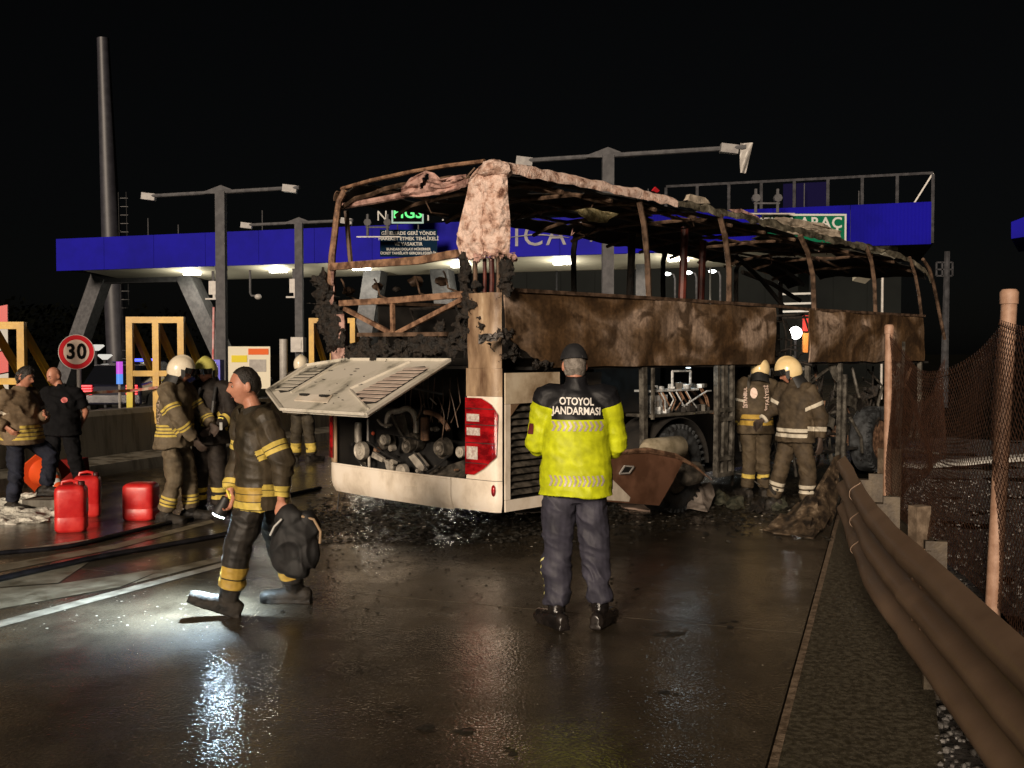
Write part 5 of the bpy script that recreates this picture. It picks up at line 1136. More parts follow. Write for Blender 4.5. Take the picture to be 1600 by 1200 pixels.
# ================================================================ cans, cone, foam, hoses
M_can = mat('red_can_plastic', (0.50, 0.012, 0.014), (0.62, 0.03, 0.025), scale=6, rough=.32, rough2=.45, bump=.1, bscale=30)
def jerry(px, py, w, d, h, rot, label, handle=True, tag_=True):
    p = G(px, py); o = empty('jerry_can', p, rot, label, 'jerry can', 'red cans standing on the wet road')
    b_ = MB(); n = 28; rings = []
    def ring(z, k):
        R_ = []
        for j in range(n):
            a = 2 * math.pi * j / n; c, s = math.cos(a), math.sin(a); e = .38
            R_.append((math.copysign(abs(c) ** e, c) * w / 2 * k, math.copysign(abs(s) ** e, s) * d / 2 * k, z))
        return R_
    zs = [(0, .86), (.012, .95), (.03, 1), (h * .30, 1.0), (h * .31, .985), (h * .34, .985), (h * .35, 1.0), (h * .86, 1.0), (h * .93, .96), (h * .98, .82), (h, .60)]
    P = []; 
    for (z, k) in zs: P += ring(z, k)
    k = len(zs); F = [(i * n + j, i * n + (j + 1) % n, (i + 1) * n + (j + 1) % n, (i + 1) * n + j) for i in range(k - 1) for j in range(n)] + [tuple(range(n - 1, -1, -1)), tuple(range((k - 1) * n, k * n))]
    b_.add(P, F); b_.build('body', M_can, o, smooth=True)
    if handle:
        b_ = MB(); b_.tube([(-w * .3, 0, h * .95), (-w * .27, 0, h * 1.06), (0, 0, h * 1.09), (w * .2, 0, h * 1.06), (w * .24, 0, h * .95)], .016, 8); b_.build('handle', M_can, o, smooth=True)
        b_ = MB(); b_.lathe([(.001, 0), (.035, 0), (.035, .04), (.03, .045), (.001, .045)], (w * .32, 0, h * .97), (0, 0, 1), 14); b_.build('cap', mat('dark_cap', (0.05, 0.01, 0.01), rough=.4), o, smooth=True)
    if tag_:
        b_ = MB(); b_.box((w / 2 + .001, 0, h * .55), (.003, d * .5, h * .3)); b_.build('paper_label', M_white, o)
    return o
jerry(112, 829, .30, .27, .47, .25, 'red plastic jerry can with paper label, in front of another can')
jerry(137, 806, .28, .25, .45, .3, 'red plastic jerry can with handle partly behind another can')
jerry(221, 811, .34, .30, .40, .0, 'plain round red drum beside the white helmeted firefighter', handle=False, tag_=False)
# traffic cone, toppled
M_or = mat('cone_orange', (0.62, 0.075, 0.015), rough=.4)
p = G(68, 772); cone = empty('traffic_cone', p, 0, 'toppled orange traffic cone with white bands behind the bearded man', 'traffic cone')
dv = Vector((.55, -.62, -.19)).normalized(); c0 = Vector((-.13, .28, .26))
b_ = MB(); b_.lathe([(.19, .03), (.17, .10), (.12, .34)], c0, dv, 24); b_.f = b_.f[:-2]; b_.m = b_.m[:-2]; b_.build('body', M_or, cone, smooth=True)
for (r0, z0, r1, z1, m) in ((.12, .34, .10, .44, M_wt), (.10, .44, .08, .53, M_or), (.08, .53, .06, .62, M_wt), (.06, .62, .03, .72, M_or)):
    b_ = MB(); b_.lathe([(r0, z0), (r1, z1)], c0, dv, 20); b_.build('band', m, cone, smooth=True)
s_ = dv.orthogonal().normalized(); q_ = dv.cross(s_)
b_ = MB(); b_.prism([c0 + (s_ * a + q_ * b) * .25 for (a, b) in ((-1, -1), (1, -1), (1, 1), (-1, 1))], dv * .035); b_.build('base', M_or, cone)
# red barrier behind
p = G(108, 757); b_ = MB(); b_.prism([(p.x - .16, p.y, 0), (p.x - .12, p.y, .34), (p.x + .12, p.y, .34), (p.x + .16, p.y, 0)], (0, .35, 0)); tag(b_.build('plastic_barrier', mat('barrier_red', (0.14, 0.010, 0.008), rough=.9, spec=.1)), 'low dark red plastic barrier between the bald man and the wall', 'barrier')
# fire foam
M_foam = mat('fire_foam', (0.55, 0.54, 0.47), (0.72, 0.70, 0.62), scale=9, rough=.7, bump=1, bscale=22, dist=.03)
def foam(name, pix, n, spread, smax, label, seed):
    rr = random.Random(seed); b_ = MB()
    for k in range(n):
        x, y = rr.choice(pix); p = G(x + rr.gauss(0, spread), y + rr.gauss(0, spread * .28)); s = smax * rr.uniform(.3, 1)
        b_.ball((p.x, p.y, s * .10), (s, s * .8, s * .34), 14, 7, seed=k * 1.3, amp=.9)
    me = fuse(b_, .014, ((.09, .022, False),), 4); me.materials.append(M_foam); tag(link(name, me), label, 'foam', kind='stuff')
foam('foam_patch', [(10, 800), (40, 812), (70, 806), (0, 815), (20, 788), (60, 782)], 60, 14, .17, 'white fire foam lying on the wet road by the red cans', 3)
foam('foam_patch', [(5, 748), (15, 733), (8, 720)], 16, 8, .16, 'white fire foam along the foot of the concrete wall', 8)
# hoses
M_hose = mat('wet_black_hose', (0.008, 0.008, 0.010), (0.016, 0.016, 0.02), scale=8, rough=.3)
def hose(pix, r, label, flat=.75):
    P = [G(x, y, r * flat) for (x, y) in pix]; Q = []
    for k in range(len(P) - 1):
        p0, p1, p2, p3 = P[max(k - 1, 0)], P[k], P[k + 1], P[min(k + 2, len(P) - 1)]
        for t in np.arange(0, 1, .125): Q.append(.5 * ((2 * p1) + (p2 - p0) * t + (2 * p0 - 5 * p1 + 4 * p2 - p3) * t * t + (3 * p1 - p0 - 3 * p2 + p3) * t ** 3))
    Q.append(P[-1]); b_ = MB(); b_.tube(Q, [(r, r * flat)] * len(Q), 10, side=(RP.x, RP.y, 0)); return tag(b_.build('fire_hose', M_hose, smooth=True), label, 'hose', 'fire hoses on the road')
hose([(-80, 924), (0, 904), (90, 884), (150, 871), (250, 853), (345, 836), (420, 815), (480, 800)], .034, 'black fire hose crossing the hatched markings towards the coach')
hose([(-80, 872), (0, 864), (80, 857), (130, 849), (190, 834), (270, 815), (340, 800), (430, 778), (500, 762)], .030, 'black fire hose running past the red cans to the coach')
# ================================================================ wreckage on the road
rr = random.Random(21)
M_flake = mat('charred_flake', (0.006, 0.006, 0.005), (0.03, 0.026, 0.02), scale=14, rough=.3, rough2=.7)
b_ = MB()
def flake(p, s, thick=.5):
    a = rr.random() * 6.28; n = 5; P = []
    for k in range(n): q = a + 6.28 * k / n; P.append(p + Vector((math.cos(q) * s * rr.uniform(.5, 1.2), math.sin(q) * s * rr.uniform(.4, 1), rr.uniform(.001, s * thick))))
    P.append(p + Vector((0, 0, s * thick * rr.uniform(.6, 1.4)))); b_.add(P, [(k, (k + 1) % n, n) for k in range(n)])
for k in range(5200):
    u = rr.random()
    if u < .45: x, y = rr.uniform(480, 860), 815 + rr.gauss(0, 17)
    elif u < .8: x, y = rr.uniform(800, 1310), 800 + rr.gauss(0, 20) - (25 if rr.random() < .4 else 0)
    elif u < .93: x, y = rr.uniform(480, 900), 845 + abs(rr.gauss(0, 22))
    else: x, y = rr.uniform(350, 1000), rr.uniform(830, 960)
    if y < 752: continue
    flake(G(x, y), rr.uniform(.008, .05) * (1 if y < 850 else .4))
for (x, y, s) in ((665, 1140, .05), (725, 1144, .055), (800, 1174, .03), (1042, 1085, .035), (1060, 990, .06), (1150, 975, .04), (1035, 993, .04), (620, 1112, .03), (905, 900, .02), (560, 1050, .02)): 
    for q in range(4): flake(G(x + rr.gauss(0, 8), y + rr.gauss(0, 3)), s * rr.uniform(.6, 1), .12)
tag(b_.build('charred_debris', M_flake, fix=False), 'scattered black burnt fragments on the wet road round the coach', 'debris', kind='stuff')
b_ = MB()
for k in range(420):
    x, y = (rr.uniform(480, 900), 812 + rr.gauss(0, 18)) if k % 2 else (rr.uniform(900, 1310), 800 + rr.gauss(0, 18))
    if y < 760: continue
    flake(G(x, y), rr.uniform(.006, .028), .3)
for k in range(150): flake(G(rr.uniform(20, 330), rr.uniform(840, 985)), rr.uniform(.004, .012), .3)
for k in range(60): flake(G(rr.uniform(500, 1300), rr.uniform(850, 1150)), rr.uniform(.003, .008), .3)
tag(b_.build('pale_fragments', mat('pale_fragment', (0.35, 0.31, 0.25), (0.6, 0.55, 0.47), scale=9, rough=.4), fix=False), 'scattered small pale fragments on the wet road', 'debris', kind='stuff')
# wet char sludge under the coach tail
def crumpled(name, pix, z, m, label, th=.012, amp=.06, cat='debris'):
    pts = [G(*p[:2]) + Vector((0, 0, p[2] if len(p) > 2 else z)) for p in pix]; c = sum(pts, Vector()) / len(pts) + Vector((0, 0, amp * .6)); ring = []
    for k in range(len(pts)):
        for t in range(5): ring.append(pts[k] + (pts[(k + 1) % len(pts)] - pts[k]) * t / 5)
    b_ = MB()
    def fn(i, j):
        p = c + (ring[int(round(i * len(ring))) % len(ring)] - c) * max(j, .02); w = p + Vector((.5, .5, 1)) * amp * (noise.noise(p * 4) + .5 * noise.noise(p * 9)); w.z = max(w.z, .012); return w
    b_.grid(fn, len(ring), 9); return tag(b_.build(name, m, solid=th, smooth=True), label, cat)
M_torn = mat('torn_panel_paint', (0.014, 0.010, 0.007), (0.075, 0.052, 0.032), c3=(0.20, 0.15, 0.10), scale=8, detail=8, rough=.5, lo=.40, hi=.56, bump=.8, bscale=25)
crumpled('torn_panel', [(1193, 830), (1230, 838), (1275, 843), (1305, 818, .1), (1311, 805, .55), (1285, 815, .28), (1240, 815, .08)], .02, M_torn, 'long torn burnt body panel leaning against the guardrail end', .015, .16)
crumpled('torn_panel', [(1262, 812, .12), (1300, 805, .30), (1311, 800, .62), (1300, 802, .60), (1275, 808, .32)], .05, M_torn, 'narrow curled strip of burnt panel above the long torn panel', .012, .05)
crumpled('crumpled_sheet', [(1072, 800), (1105, 803), (1116, 790, .12), (1108, 790, .28), (1078, 793, .25)], .02, mat('grey_white_sheet', (0.16, 0.13, 0.11), (0.36, 0.31, 0.27), scale=6, rough=.6), 'crumpled grey white sheet on the ground below the coach wheel', .01, .06)
crumpled('fallen_strip', [(966, 789), (980, 784), (1018, 793), (1016, 800), (975, 796)], .02, mat('pinkish_strip', (0.34, 0.24, 0.19), (0.45, 0.33, 0.26), scale=6, rough=.5), 'pale pinkish strip lying below the fallen luggage flap', .02, .015)
crumpled('fallen_strip', [(803, 800), (846, 797), (848, 803), (806, 806)], .015, M_bw, 'white strip lying under the coach flank beside the officer', .015, .01)
b_ = MB(); b_.tube([G(1243, 818) + Vector((0, 0, .05)), G(1262, 803) + Vector((0, 0, .16))], [.035, .045], 10); tag(b_.build('broken_handle', mat('pale_wood', (0.55, 0.42, 0.24), (0.65, 0.52, 0.33), scale=8, rough=.6), smooth=True), 'broken pale wooden handle end on the torn panel', 'debris')
for k, (x, y, lab) in enumerate(((1150, 792, 'grey green burnt lump just right of the crumpled white sheet'), (1185, 800, 'black burnt lump before the boots of the lettered firefighter'), (1215, 792, 'grey green burnt lump between the boots of both door firefighters'), (1290, 790, 'black burnt lump behind the long torn panel'), (1130, 785, 'flat grey green burnt lump below the coach door pillar'))):
    crumpled('burnt_lump', [(x - 18, y), (x - 4, y + 7), (x + 15, y + 3), (x + 8, y - 4, .12), (x - 9, y - 3, .10)], .01, M_char if k % 2 else mat('green_grey_lump', (0.03, 0.033, 0.024), (0.11, 0.11, 0.08), scale=12, detail=9, rough=.4, bump=.8, bscale=40), lab, .012, .09)['group'] = 'burnt lumps by the coach door'
b_ = MB(); b_.tube([G(527, 797), (G(530, 790) + Vector((0, 0, .14)))], .008, 5); tag(b_.build('bent_wire', M_steel), 'short bright wire standing under the coach left corner', 'wire')
# bright work lamp far beyond, seen through the open door of the coach
p = AT(1243, 520, 26); o = empty('work_lamp', (p.x, 26, 0), 0, 'dazzling white work lamp on a stand seen through the coach door gap', 'lamp')
b_ = MB(); b_.tube([(0, 0, 0), (0, 0, p.z)], .03, 8); b_.build('stand', M_steel_d, o)
b_ = MB(); b_.lathe([(.001, 0), (.15, 0), (.16, .05), (.10, .14), (.001, .15)], (0, -.05, p.z), (0, 1, 0), 18); b_.build('lamp_head', glow('dazzling_lamp', (1, 1, .95), 16), o, smooth=True)
b_ = MB(); b_.box((.38, .3, p.z + .25), (.22, .1, .4)); b_.build('red_board', mat('red_board', (0.6, 0.04, 0.03), rough=.4), o); b_ = MB(); b_.box((.42, .3, p.z - .25), (.3, .1, .5)); b_.build('orange_board', mat('orange_board', (0.7, 0.25, 0.05), rough=.4), o)
for dz in (.55, .75, 1.0): b_ = MB(); b_.bar((-.3, .4, p.z + dz), (.5, .4, p.z + dz + .02), .05, .05); b_.build('rail', M_wt, o)
# ================================================================ people
def poly_param(P, pts):
    """distance along and to a polyline"""
    best = np.full(len(P), 1e9); u = np.zeros(len(P)); acc = 0.0
    for a, b in zip(pts[:-1], pts[1:]):
        a = np.array(a); b = np.array(b); d = b - a; L_ = np.linalg.norm(d); t = np.clip(((P - a) @ d) / (L_ * L_), 0, 1)
        ds = np.linalg.norm(P - (a + t[:, None] * d), axis=1); k = ds < best; best[k] = ds[k]; u[k] = acc + t[k] * L_; acc += L_
    return u, best
def set_attr(me, name, vals):
    a = me.attributes.new(name, 'FLOAT', 'POINT'); a.data.foreach_set('value', np.asarray(vals, dtype=np.float32))
def cloth(name, base, base2, attr, bands, rough=.75, bump=.35, spec=.3):
    """fabric with printed bands: bands = [(from, to, colour)] in metres of attr"""
    m = bpy.data.materials.new(name); m.use_nodes = True; N = m.node_tree.nodes; L = m.node_tree.links; b = N['Principled BSDF']
    tc = N.new('ShaderNodeTexCoord'); t = N.new('ShaderNodeTexNoise'); t.inputs['Scale'].default_value = 7; t.inputs['Detail'].default_value = 6; L.new(tc.outputs['Object'], t.inputs['Vector'])
    r = N.new('ShaderNodeValToRGB'); e = r.color_ramp.elements; e[0].position = .36; e[0].color = (*base, 1); e[1].position = .66; e[1].color = (*base2, 1); L.new(t.outputs['Fac'], r.inputs[0])
    out = r.outputs[0]; at = N.new('ShaderNodeAttribute'); at.attribute_name = attr
    for (u0, u1, c) in bands:
        g1 = N.new('ShaderNodeMath'); g1.operation = 'GREATER_THAN'; g1.inputs[1].default_value = u0; L.new(at.outputs['Fac'], g1.inputs[0])
        g2 = N.new('ShaderNodeMath'); g2.operation = 'LESS_THAN'; g2.inputs[1].default_value = u1; L.new(at.outputs['Fac'], g2.inputs[0])
        mu = N.new('ShaderNodeMath'); mu.operation = 'MULTIPLY'; L.new(g1.outputs[0], mu.inputs[0]); L.new(g2.outputs[0], mu.inputs[1])
        mx = N.new('ShaderNodeMixRGB'); mx.inputs[2].default_value = (*c, 1); L.new(mu.outputs[0], mx.inputs[0]); L.new(out, mx.inputs[1]); out = mx.outputs[0]
    dk = N.new('ShaderNodeTexNoise'); dk.inputs['Scale'].default_value = 16; dk.inputs['Detail'].default_value = 5; L.new(tc.outputs['Object'], dk.inputs['Vector'])
    mr = N.new('ShaderNodeMapRange'); mr.inputs['From Min'].default_value = .3; mr.inputs['From Max'].default_value = .7; mr.inputs['To Min'].default_value = .68; mr.inputs['To Max'].default_value = 1.12; L.new(dk.outputs['Fac'], mr.inputs[0])
    ml = N.new('ShaderNodeMixRGB'); ml.blend_type = 'MULTIPLY'; ml.inputs[0].default_value = 1; L.new(out, ml.inputs[1]); L.new(mr.outputs[0], ml.inputs[2]); L.new(ml.outputs[0], b.inputs['Base Color'])
    b.inputs['Roughness'].default_value = rough; b.inputs['Specular IOR Level'].default_value = spec
    bp = N.new('ShaderNodeBump'); bp.inputs['Strength'].default_value = bump; bp.inputs['Distance'].default_value = .004
    f = N.new('ShaderNodeTexNoise'); f.inputs['Scale'].default_value = 90; f.inputs['Detail'].default_value = 4; L.new(tc.outputs['Object'], f.inputs['Vector']); L.new(f.outputs['Fac'], bp.inputs['Height']); L.new(bp.outputs[0], b.inputs['Normal'])
    return m
M_skin = mat('skin', (0.40, 0.17, 0.105), (0.48, 0.22, 0.14), scale=14, rough=.48, spec=.4, bump=.15, bscale=80, dist=.003)
M_hair = mat('dark_hair', (0.010, 0.008, 0.006), (0.025, 0.020, 0.016), scale=40, stretch=(1, 1, .2), rough=.5, bump=.8, bscale=90)
M_ghair = mat('grey_hair', (0.14, 0.12, 0.10), (0.26, 0.23, 0.20), scale=40, rough=.6, bump=.8, bscale=90)
M_eye = mat('eye_white', (0.28, 0.22, 0.19), rough=.2); M_pup = mat('eye_dark', (0.01, 0.008, 0.006), rough=.15)
M_boot = mat('black_boot', (0.008, 0.007, 0.006), (0.03, 0.025, 0.02), scale=12, rough=.5, rough2=.75, spec=.3, bump=.4, bscale=40)
M_glove = mat('dark_glove', (0.025, 0.018, 0.014), (0.06, 0.04, 0.03), scale=10, rough=.7)
YB = (0.62, 0.47, 0.10); SB = (0.55, 0.50, 0.40); GB = (0.40, 0.26, 0.045)
def frame(fwd, up=Vector((0, 0, 1))):
    f = Vector(fwd).normalized(); r = f.cross(up).normalized(); u = r.cross(f); return Matrix((r, f, u)).transposed()   # columns right, forward, up
def head_volume(b_, c, F, k=1.0, nu=44, nv=34):
    P = [];
    def shape(x, y, z):
        X, Y, Z = x * .074, y * .096, z * .118
        if z < 0: X *= 1 - .30 * (-z) ** 1.3; Y *= 1 - .05 * (-z)
        if y < 0 and z < -.15: Y *= 1 - .42 * min(1, (-z - .15) / .7)
        if y < 0 and z > -.1: Y *= 1.03
        fr = max(0, y)
        if y > 0:
            Y += .026 * math.exp(-(x / .15) ** 2) * (math.exp(-((z + .22) / .13) ** 2) + .55 * math.exp(-((z + .06) / .12) ** 2)) * fr
            Y += .006 * math.exp(-((z - .18) / .10) ** 2) * fr
            Y -= .013 * math.exp(-((abs(x) - .40) / .16) ** 2 - ((z - .03) / .11) ** 2) * fr
            Y += .006 * math.exp(-(x / .3) ** 2 - ((z + .50) / .07) ** 2) * fr - .004 * math.exp(-(x / .3) ** 2 - ((z + .61) / .05) ** 2)
            Y += .013 * math.exp(-(x / .28) ** 2 - ((z + .82) / .16) ** 2)
            X += math.copysign(.004, x) * math.exp(-((abs(x) - .62) / .2) ** 2 - ((z + .12) / .16) ** 2)
        return Vector((X, Y, Z)) * k
    P.append((0, 0, 1))
    for i in range(1, nv):
        th = math.pi * i / nv
        for j in range(nu): a = 2 * math.pi * j / nu; P.append((math.sin(th) * math.cos(a), math.sin(th) * math.sin(a), math.cos(th)))
    P.append((0, 0, -1)); Q = [c + F @ shape(*p) for p in P]
    Fc = [(0, 1 + j, 1 + (j + 1) % nu) for j in range(nu)]
    for i in range(nv - 2):
        for j in range(nu): a = 1 + i * nu + j; b2 = 1 + i * nu + (j + 1) % nu; Fc.append((a, a + nu, b2 + nu, b2))
    e = len(P) - 1; o = 1 + (nv - 2) * nu; Fc += [(e, o + (j + 1) % nu, o + j) for j in range(nu)]
    b_.add(Q, Fc)
    for s in (-1, 1):
        b_.ball(c + F @ Vector((s * .076 * k, -.008 * k, -.006 * k)), (.010 * k, .020 * k, .033 * k), 10, 8, M=F @ Matrix.Rotation(s * .25, 3, 'Z'))
def hand_volume(b_, w, d, nrm, side, curl=.5, k=1.0, fr=.0088, spread=.0235):
    """w wrist, d hand direction, nrm palm normal (towards which fingers curl), side thumb direction sign"""
    d = d.normalized(); nrm = (nrm - d * nrm.dot(d)).normalized(); s = d.cross(nrm).normalized() * side      # towards the thumb
    b_.tube([w - d * .02, w + d * .01, w + d * .045, w + d * .085, w + d * .10], [(.026 * k, .020 * k), (.030 * k, .019 * k), (.042 * k, .017 * k), (.043 * k, .015 * k), (.036 * k, .011 * k)], 14, side=s)
    Ls = (.078, .088, .082, .064)
    for i, L_ in enumerate(Ls):
        p = w + d * (.092 if i not in (0, 3) else .086) * k + s * ((1.5 - i) * spread * k); a = curl * (.55 + .1 * i); v = d.copy(); pts = [p - d * .018]
        pts.append(p)
        for q, f_ in enumerate((.45, .32, .23)):
            v = (d * math.cos(a) + nrm * math.sin(a)); p = p + v * L_ * f_ * k; pts.append(p); a += curl * .75
        b_.tube(pts, [fr * 1.1 * k, fr * 1.08 * k, fr * k, fr * .92 * k, fr * .72 * k], 9)
    p = w + d * .022 * k + s * .026 * k; v = (s * .75 + d * .62 + nrm * .25).normalized(); v2 = (d * .85 + s * .25 + nrm * (.3 + .4 * curl)).normalized()
    b_.tube([p - s * .015, p, p + v * .036 * k, p + v * .036 * k + v2 * .032 * k, p + v * .036 * k + v2 * .058 * k], [fr * 1.5, fr * 1.45, fr * 1.25, fr * 1.12, fr * .85], 9)
def limb(b_, pts, rad, side, n=16, per=5):
    """smooth tube through joints; rad = radii (w,d) at each joint"""
    P = [Vector(p) for p in pts]; Q = []; RR = []
    for k in range(len(P) - 1):
        p0, p1, p2, p3 = P[max(k - 1, 0)], P[k], P[k + 1], P[min(k + 2, len(P) - 1)]
        for t in [i / per for i in range(per)]:
            lin = p1 + (p2 - p1) * t; cr = .5 * ((2 * p1) + (p2 - p0) * t + (2 * p0 - 5 * p1 + 4 * p2 - p3) * t * t + (3 * p1 - p0 - 3 * p2 + p3) * t ** 3)
            Q.append(lin * .55 + cr * .45); a, c = rad[k], rad[k + 1]
            a = a if isinstance(a, tuple) else (a, a); c = c if isinstance(c, tuple) else (c, c); RR.append((a[0] + (c[0] - a[0]) * t, a[1] + (c[1] - a[1]) * t))
    Q.append(P[-1]); c = rad[-1]; RR.append(c if isinstance(c, tuple) else (c, c)); b_.tube(Q, RR, n, side=side)
def mid(a, b, t=.5): return Vector(a) + (Vector(b) - Vector(a)) * t
def foot(b_, ank, fd, pitch=0.0, k=1.0, sole=True):
    f = Vector(fd).normalized(); r = Vector((f.y, -f.x, 0)); up = Vector((0, 0, 1)); ank = Vector(ank)
    f2 = f * math.cos(pitch) + up * math.sin(pitch); u2 = up * math.cos(pitch) - f * math.sin(pitch)
    base = ank - u2 * .062
    pts = [base - f2 * .095 * k, base - f2 * .07 * k, base - f2 * .0 * k + u2 * .008, base + f2 * .08 * k - u2 * .006, base + f2 * .15 * k - u2 * .010, base + f2 * .188 * k - u2 * .014, base + f2 * .212 * k - u2 * .020]
    b_.tube(pts, [(.028 * k, .036 * k), (.042 * k, .052 * k), (.045 * k, .056 * k), (.050 * k, .050 * k), (.053 * k, .044 * k), (.052 * k, .043 * k), (.040 * k, .033 * k)], 16, side=r)
    b_.prism([base - f2 * .095 * k + r * .036 * k - u2 * .055, base - f2 * .095 * k - r * .036 * k - u2 * .055, base - r * .042 * k - u2 * .055, base + f2 * .14 * k - r * .053 * k - u2 * .055, base + f2 * .215 * k - r * .03 * k - u2 * .052, base + f2 * .215 * k + r * .03 * k - u2 * .052, base + f2 * .14 * k + r * .053 * k - u2 * .055, base + r * .042 * k - u2 * .055], u2 * .028)
def person(root, label, J, face, look, st, group=None):
    """J: joint offsets from root in world axes. face: facing of the body; look: direction of the head."""
    o = empty('person', root, 0, label, 'person', group)
    J = {k: Vector(v) for k, v in J.items()}; Fb = frame(Vector(face)); rt = Fb.col[0].copy(); fw = Fb.col[1].copy()
    hip = (J['hipL'] + J['hipR']) / 2; sh = (J['shL'] + J['shR']) / 2; shr = (J['shR'] - J['shL']).normalized(); hir = (J['hipR'] - J['hipL']).normalized()
    neck = J.get('neck', sh + Vector((0, 0, .05))); hc = J['head']; Fh = frame(Vector(look)); vox = st.get('vox', .009)
    fat = st.get('fat', 1.0)
    # --- one continuous body
    B = MB()
    B.tube([hip - Vector((0, 0, .10)), hip, mid(hip, sh, .3), mid(hip, sh, .62), mid(hip, sh, .86), sh + Vector((0, 0, .035))], [(.09, .06), (.125, .078), (.115, .078), (.13, .085), (.135, .078), (.07, .06)], 18, side=shr)
    limb(B, [mid(sh, neck, .2) - fw * .01, mid(neck, hc, .35) - fw * .008, hc - Fh.col[2] * .055 - Fh.col[1] * .012], [.066, .056, .052], rt, 14, 4)
    head_volume(B, hc, Fh, st.get('hk', 1.0))
    for s in 'LR':
        a, e, w = J['sh' + s], J['el' + s], J['wr' + s]
        limb(B, [mid(a, sh, .5), a, mid(a, e, .55), e, mid(e, w, .4), w], [.06, .058, .047, .040, .038, .027], fw, 12, 3)
        d = J.get('hd' + s, (w - e).normalized()); pn = J.get('pn' + s, (fw * .3 - shr * (1 if s == 'R' else -1)))
        gl = st.get('glove', False)
        sd = 1 if s == 'L' else -1
        hand_volume(B, w, Vector(d), Vector(pn), sd, st.get('curl' + s, .55), 1.12 if gl else 1.0, .0105 if gl else .0088, .0255 if gl else .0235)
        h, k_, an = J['hip' + s], J['kn' + s], J['an' + s]
        limb(B, [mid(h, hip, .4) + Vector((0, 0, .03)), h, mid(h, k_, .5), k_, mid(k_, an, .35), an], [.065, .066, .054, .044, .044, .034], fw, 12, 3)
        foot(B, an, J.get('ft' + s, face), J.get('fp' + s, Vector((0, 0, 0))).x, .80)
    me = fuse(B, st.get('bvox', .008), (), 2)
    me.materials.append(st.get('skin', M_skin)); me.materials.append(M_glove)
    if st.get('glove'):
        P = co(me); gi = np.zeros(len(me.polygons), dtype=np.int32); cen = np.empty(len(me.polygons) * 3, dtype=np.float32); me.polygons.foreach_get('center', cen); cen = cen.reshape(-1, 3)
        for s in 'LR':
            w = np.array(J['wr' + s] + Vector(J.get('hd' + s, (J['wr' + s] - J['el' + s]).normalized())) * .08); gi[np.linalg.norm(cen - w, axis=1) < .15] = 1
        me.polygons.foreach_set('material_index', gi)
    link('body', me, o)
    # --- jacket
    if 'jacket' in st:
        jk = st['jacket']; B = MB(); hemz = jk['hem']; w_ = jk.get('w', 1.0); dd = jk.get('d', 1.0)
        hz = Vector((hip.x, hip.y, hemz)); sp = [hz, mid(hz, hip, .5) if hemz < hip.z else mid(hz, sh, .2), mid(hip, sh, .35), mid(hip, sh, .65), mid(hip, sh, .88), sh + Vector((0, 0, .03)), sh + Vector((0, 0, .075))]
        B.tube(sp, [(.222 * w_, .172 * dd), (.215 * w_, .166 * dd), (.198 * w_, .152 * dd), (.205 * w_, .150 * dd), (.200 * w_, .130 * dd), (.135 * w_, .095 * dd), (.072, .07)], 26, side=mid(shr, hir).normalized())
        for s in 'LR':
            a, e, w = J['sh' + s], J['el' + s], J['wr' + s]; sl = jk.get('sleeve', 1.0); cuff = mid(e, w, .93) if not jk.get('short') else mid(a, e, .8)
            if jk.get('short'): limb(B, [mid(a, sh, .55), a, cuff], [.085, .083 * sl, .078 * sl], fw, 16, 4)
            else: limb(B, [mid(a, sh, .55), a, mid(a, e, .5), e, mid(e, w, .5), cuff], [.088, .088 * sl, .076 * sl, .070 * sl, .060 * sl, .050 * sl], fw, 16, 4)
        if jk.get('collar', True): B.tube([neck - Vector((0, 0, .05)) - fw * .01, neck + Vector((0, 0, .035)) - fw * .012, neck + Vector((0, 0, jk.get('colh', .06))) - fw * .015], [.095, .082, .074], 18, side=rt)
        me = fuse(B, vox, (), 3, jk.get('fold', (.014, 3.4, 8.0, .020, root[0])))
        P = co(me); tu, td = poly_param(P, [hz, hip, sh, neck]) if hemz < hip.z else poly_param(P, [hz, sh, neck]); al, ad = poly_param(P, [J['shL'], J['elL'], J['wrL']]); ar, adr = poly_param(P, [J['shR'], J['elR'], J['wrR']])
        set_attr(me, 'ut', P[:, 2]); left = ad < adr; set_attr(me, 'ua', np.where(left, al, ar)); armd = np.minimum(ad, adr); isarm = (armd < td * .62 + .0) & (np.where(left, al, ar) > .02)
        pf = np.array([p.vertices[0] for p in me.polygons]); me.polygons.foreach_set('material_index', isarm[pf].astype(np.int32))
        me.materials.append(jk['mat']); me.materials.append(jk['smat']); jo = link(jk.get('name', 'jacket'), me, o)
        if jk.get('lapel'):   # stand collar, open at the throat
            C_ = MB(); op = jk['lapel']
            def cf_(i, j):
                a = math.pi * (1.5 + (i - .5) * op); rr_ = .088 + .018 * j; c_ = neck - fw * .012; dip = .05 * (abs(i - .5) * 2) ** 2.5
                return c_ + rt * (math.cos(a) * rr_) + fw * (math.sin(a) * (rr_ + .012 * j)) + Vector((0, 0, -.035 + .10 * j - dip + .004 * math.sin(i * 19)))
            C_.grid(cf_, 30, 6); C_.build('collar', jk.get('cmat', jk['mat']), jo, smooth=True, solid=.008)
    # --- trousers
    tr = st['trousers']; B = MB(); kw = tr.get('w', 1.0)
    B.tube([hip + Vector((0, 0, .12)), hip + Vector((0, 0, .03)), hip - Vector((0, 0, .06)), hip - Vector((0, 0, .11))], [(.150, .105), (.165, .115), (.165, .115), (.11, .09)], 20, side=hir)
    for s in 'LR':
        h, k_, an = J['hip' + s], J['kn' + s], J['an' + s]; end = mid(k_, an, tr.get('end', .95))
        limb(B, [mid(h, hip, .3) + Vector((0, 0, .04)), h - Vector((0, 0, .03)), mid(h, k_, .5), k_, mid(k_, an, .4), mid(k_, an, .75), end], [.098, .100, .094 * kw, .086 * kw, .084 * kw, .080 * kw, .076 * kw], fw, 16, 4)
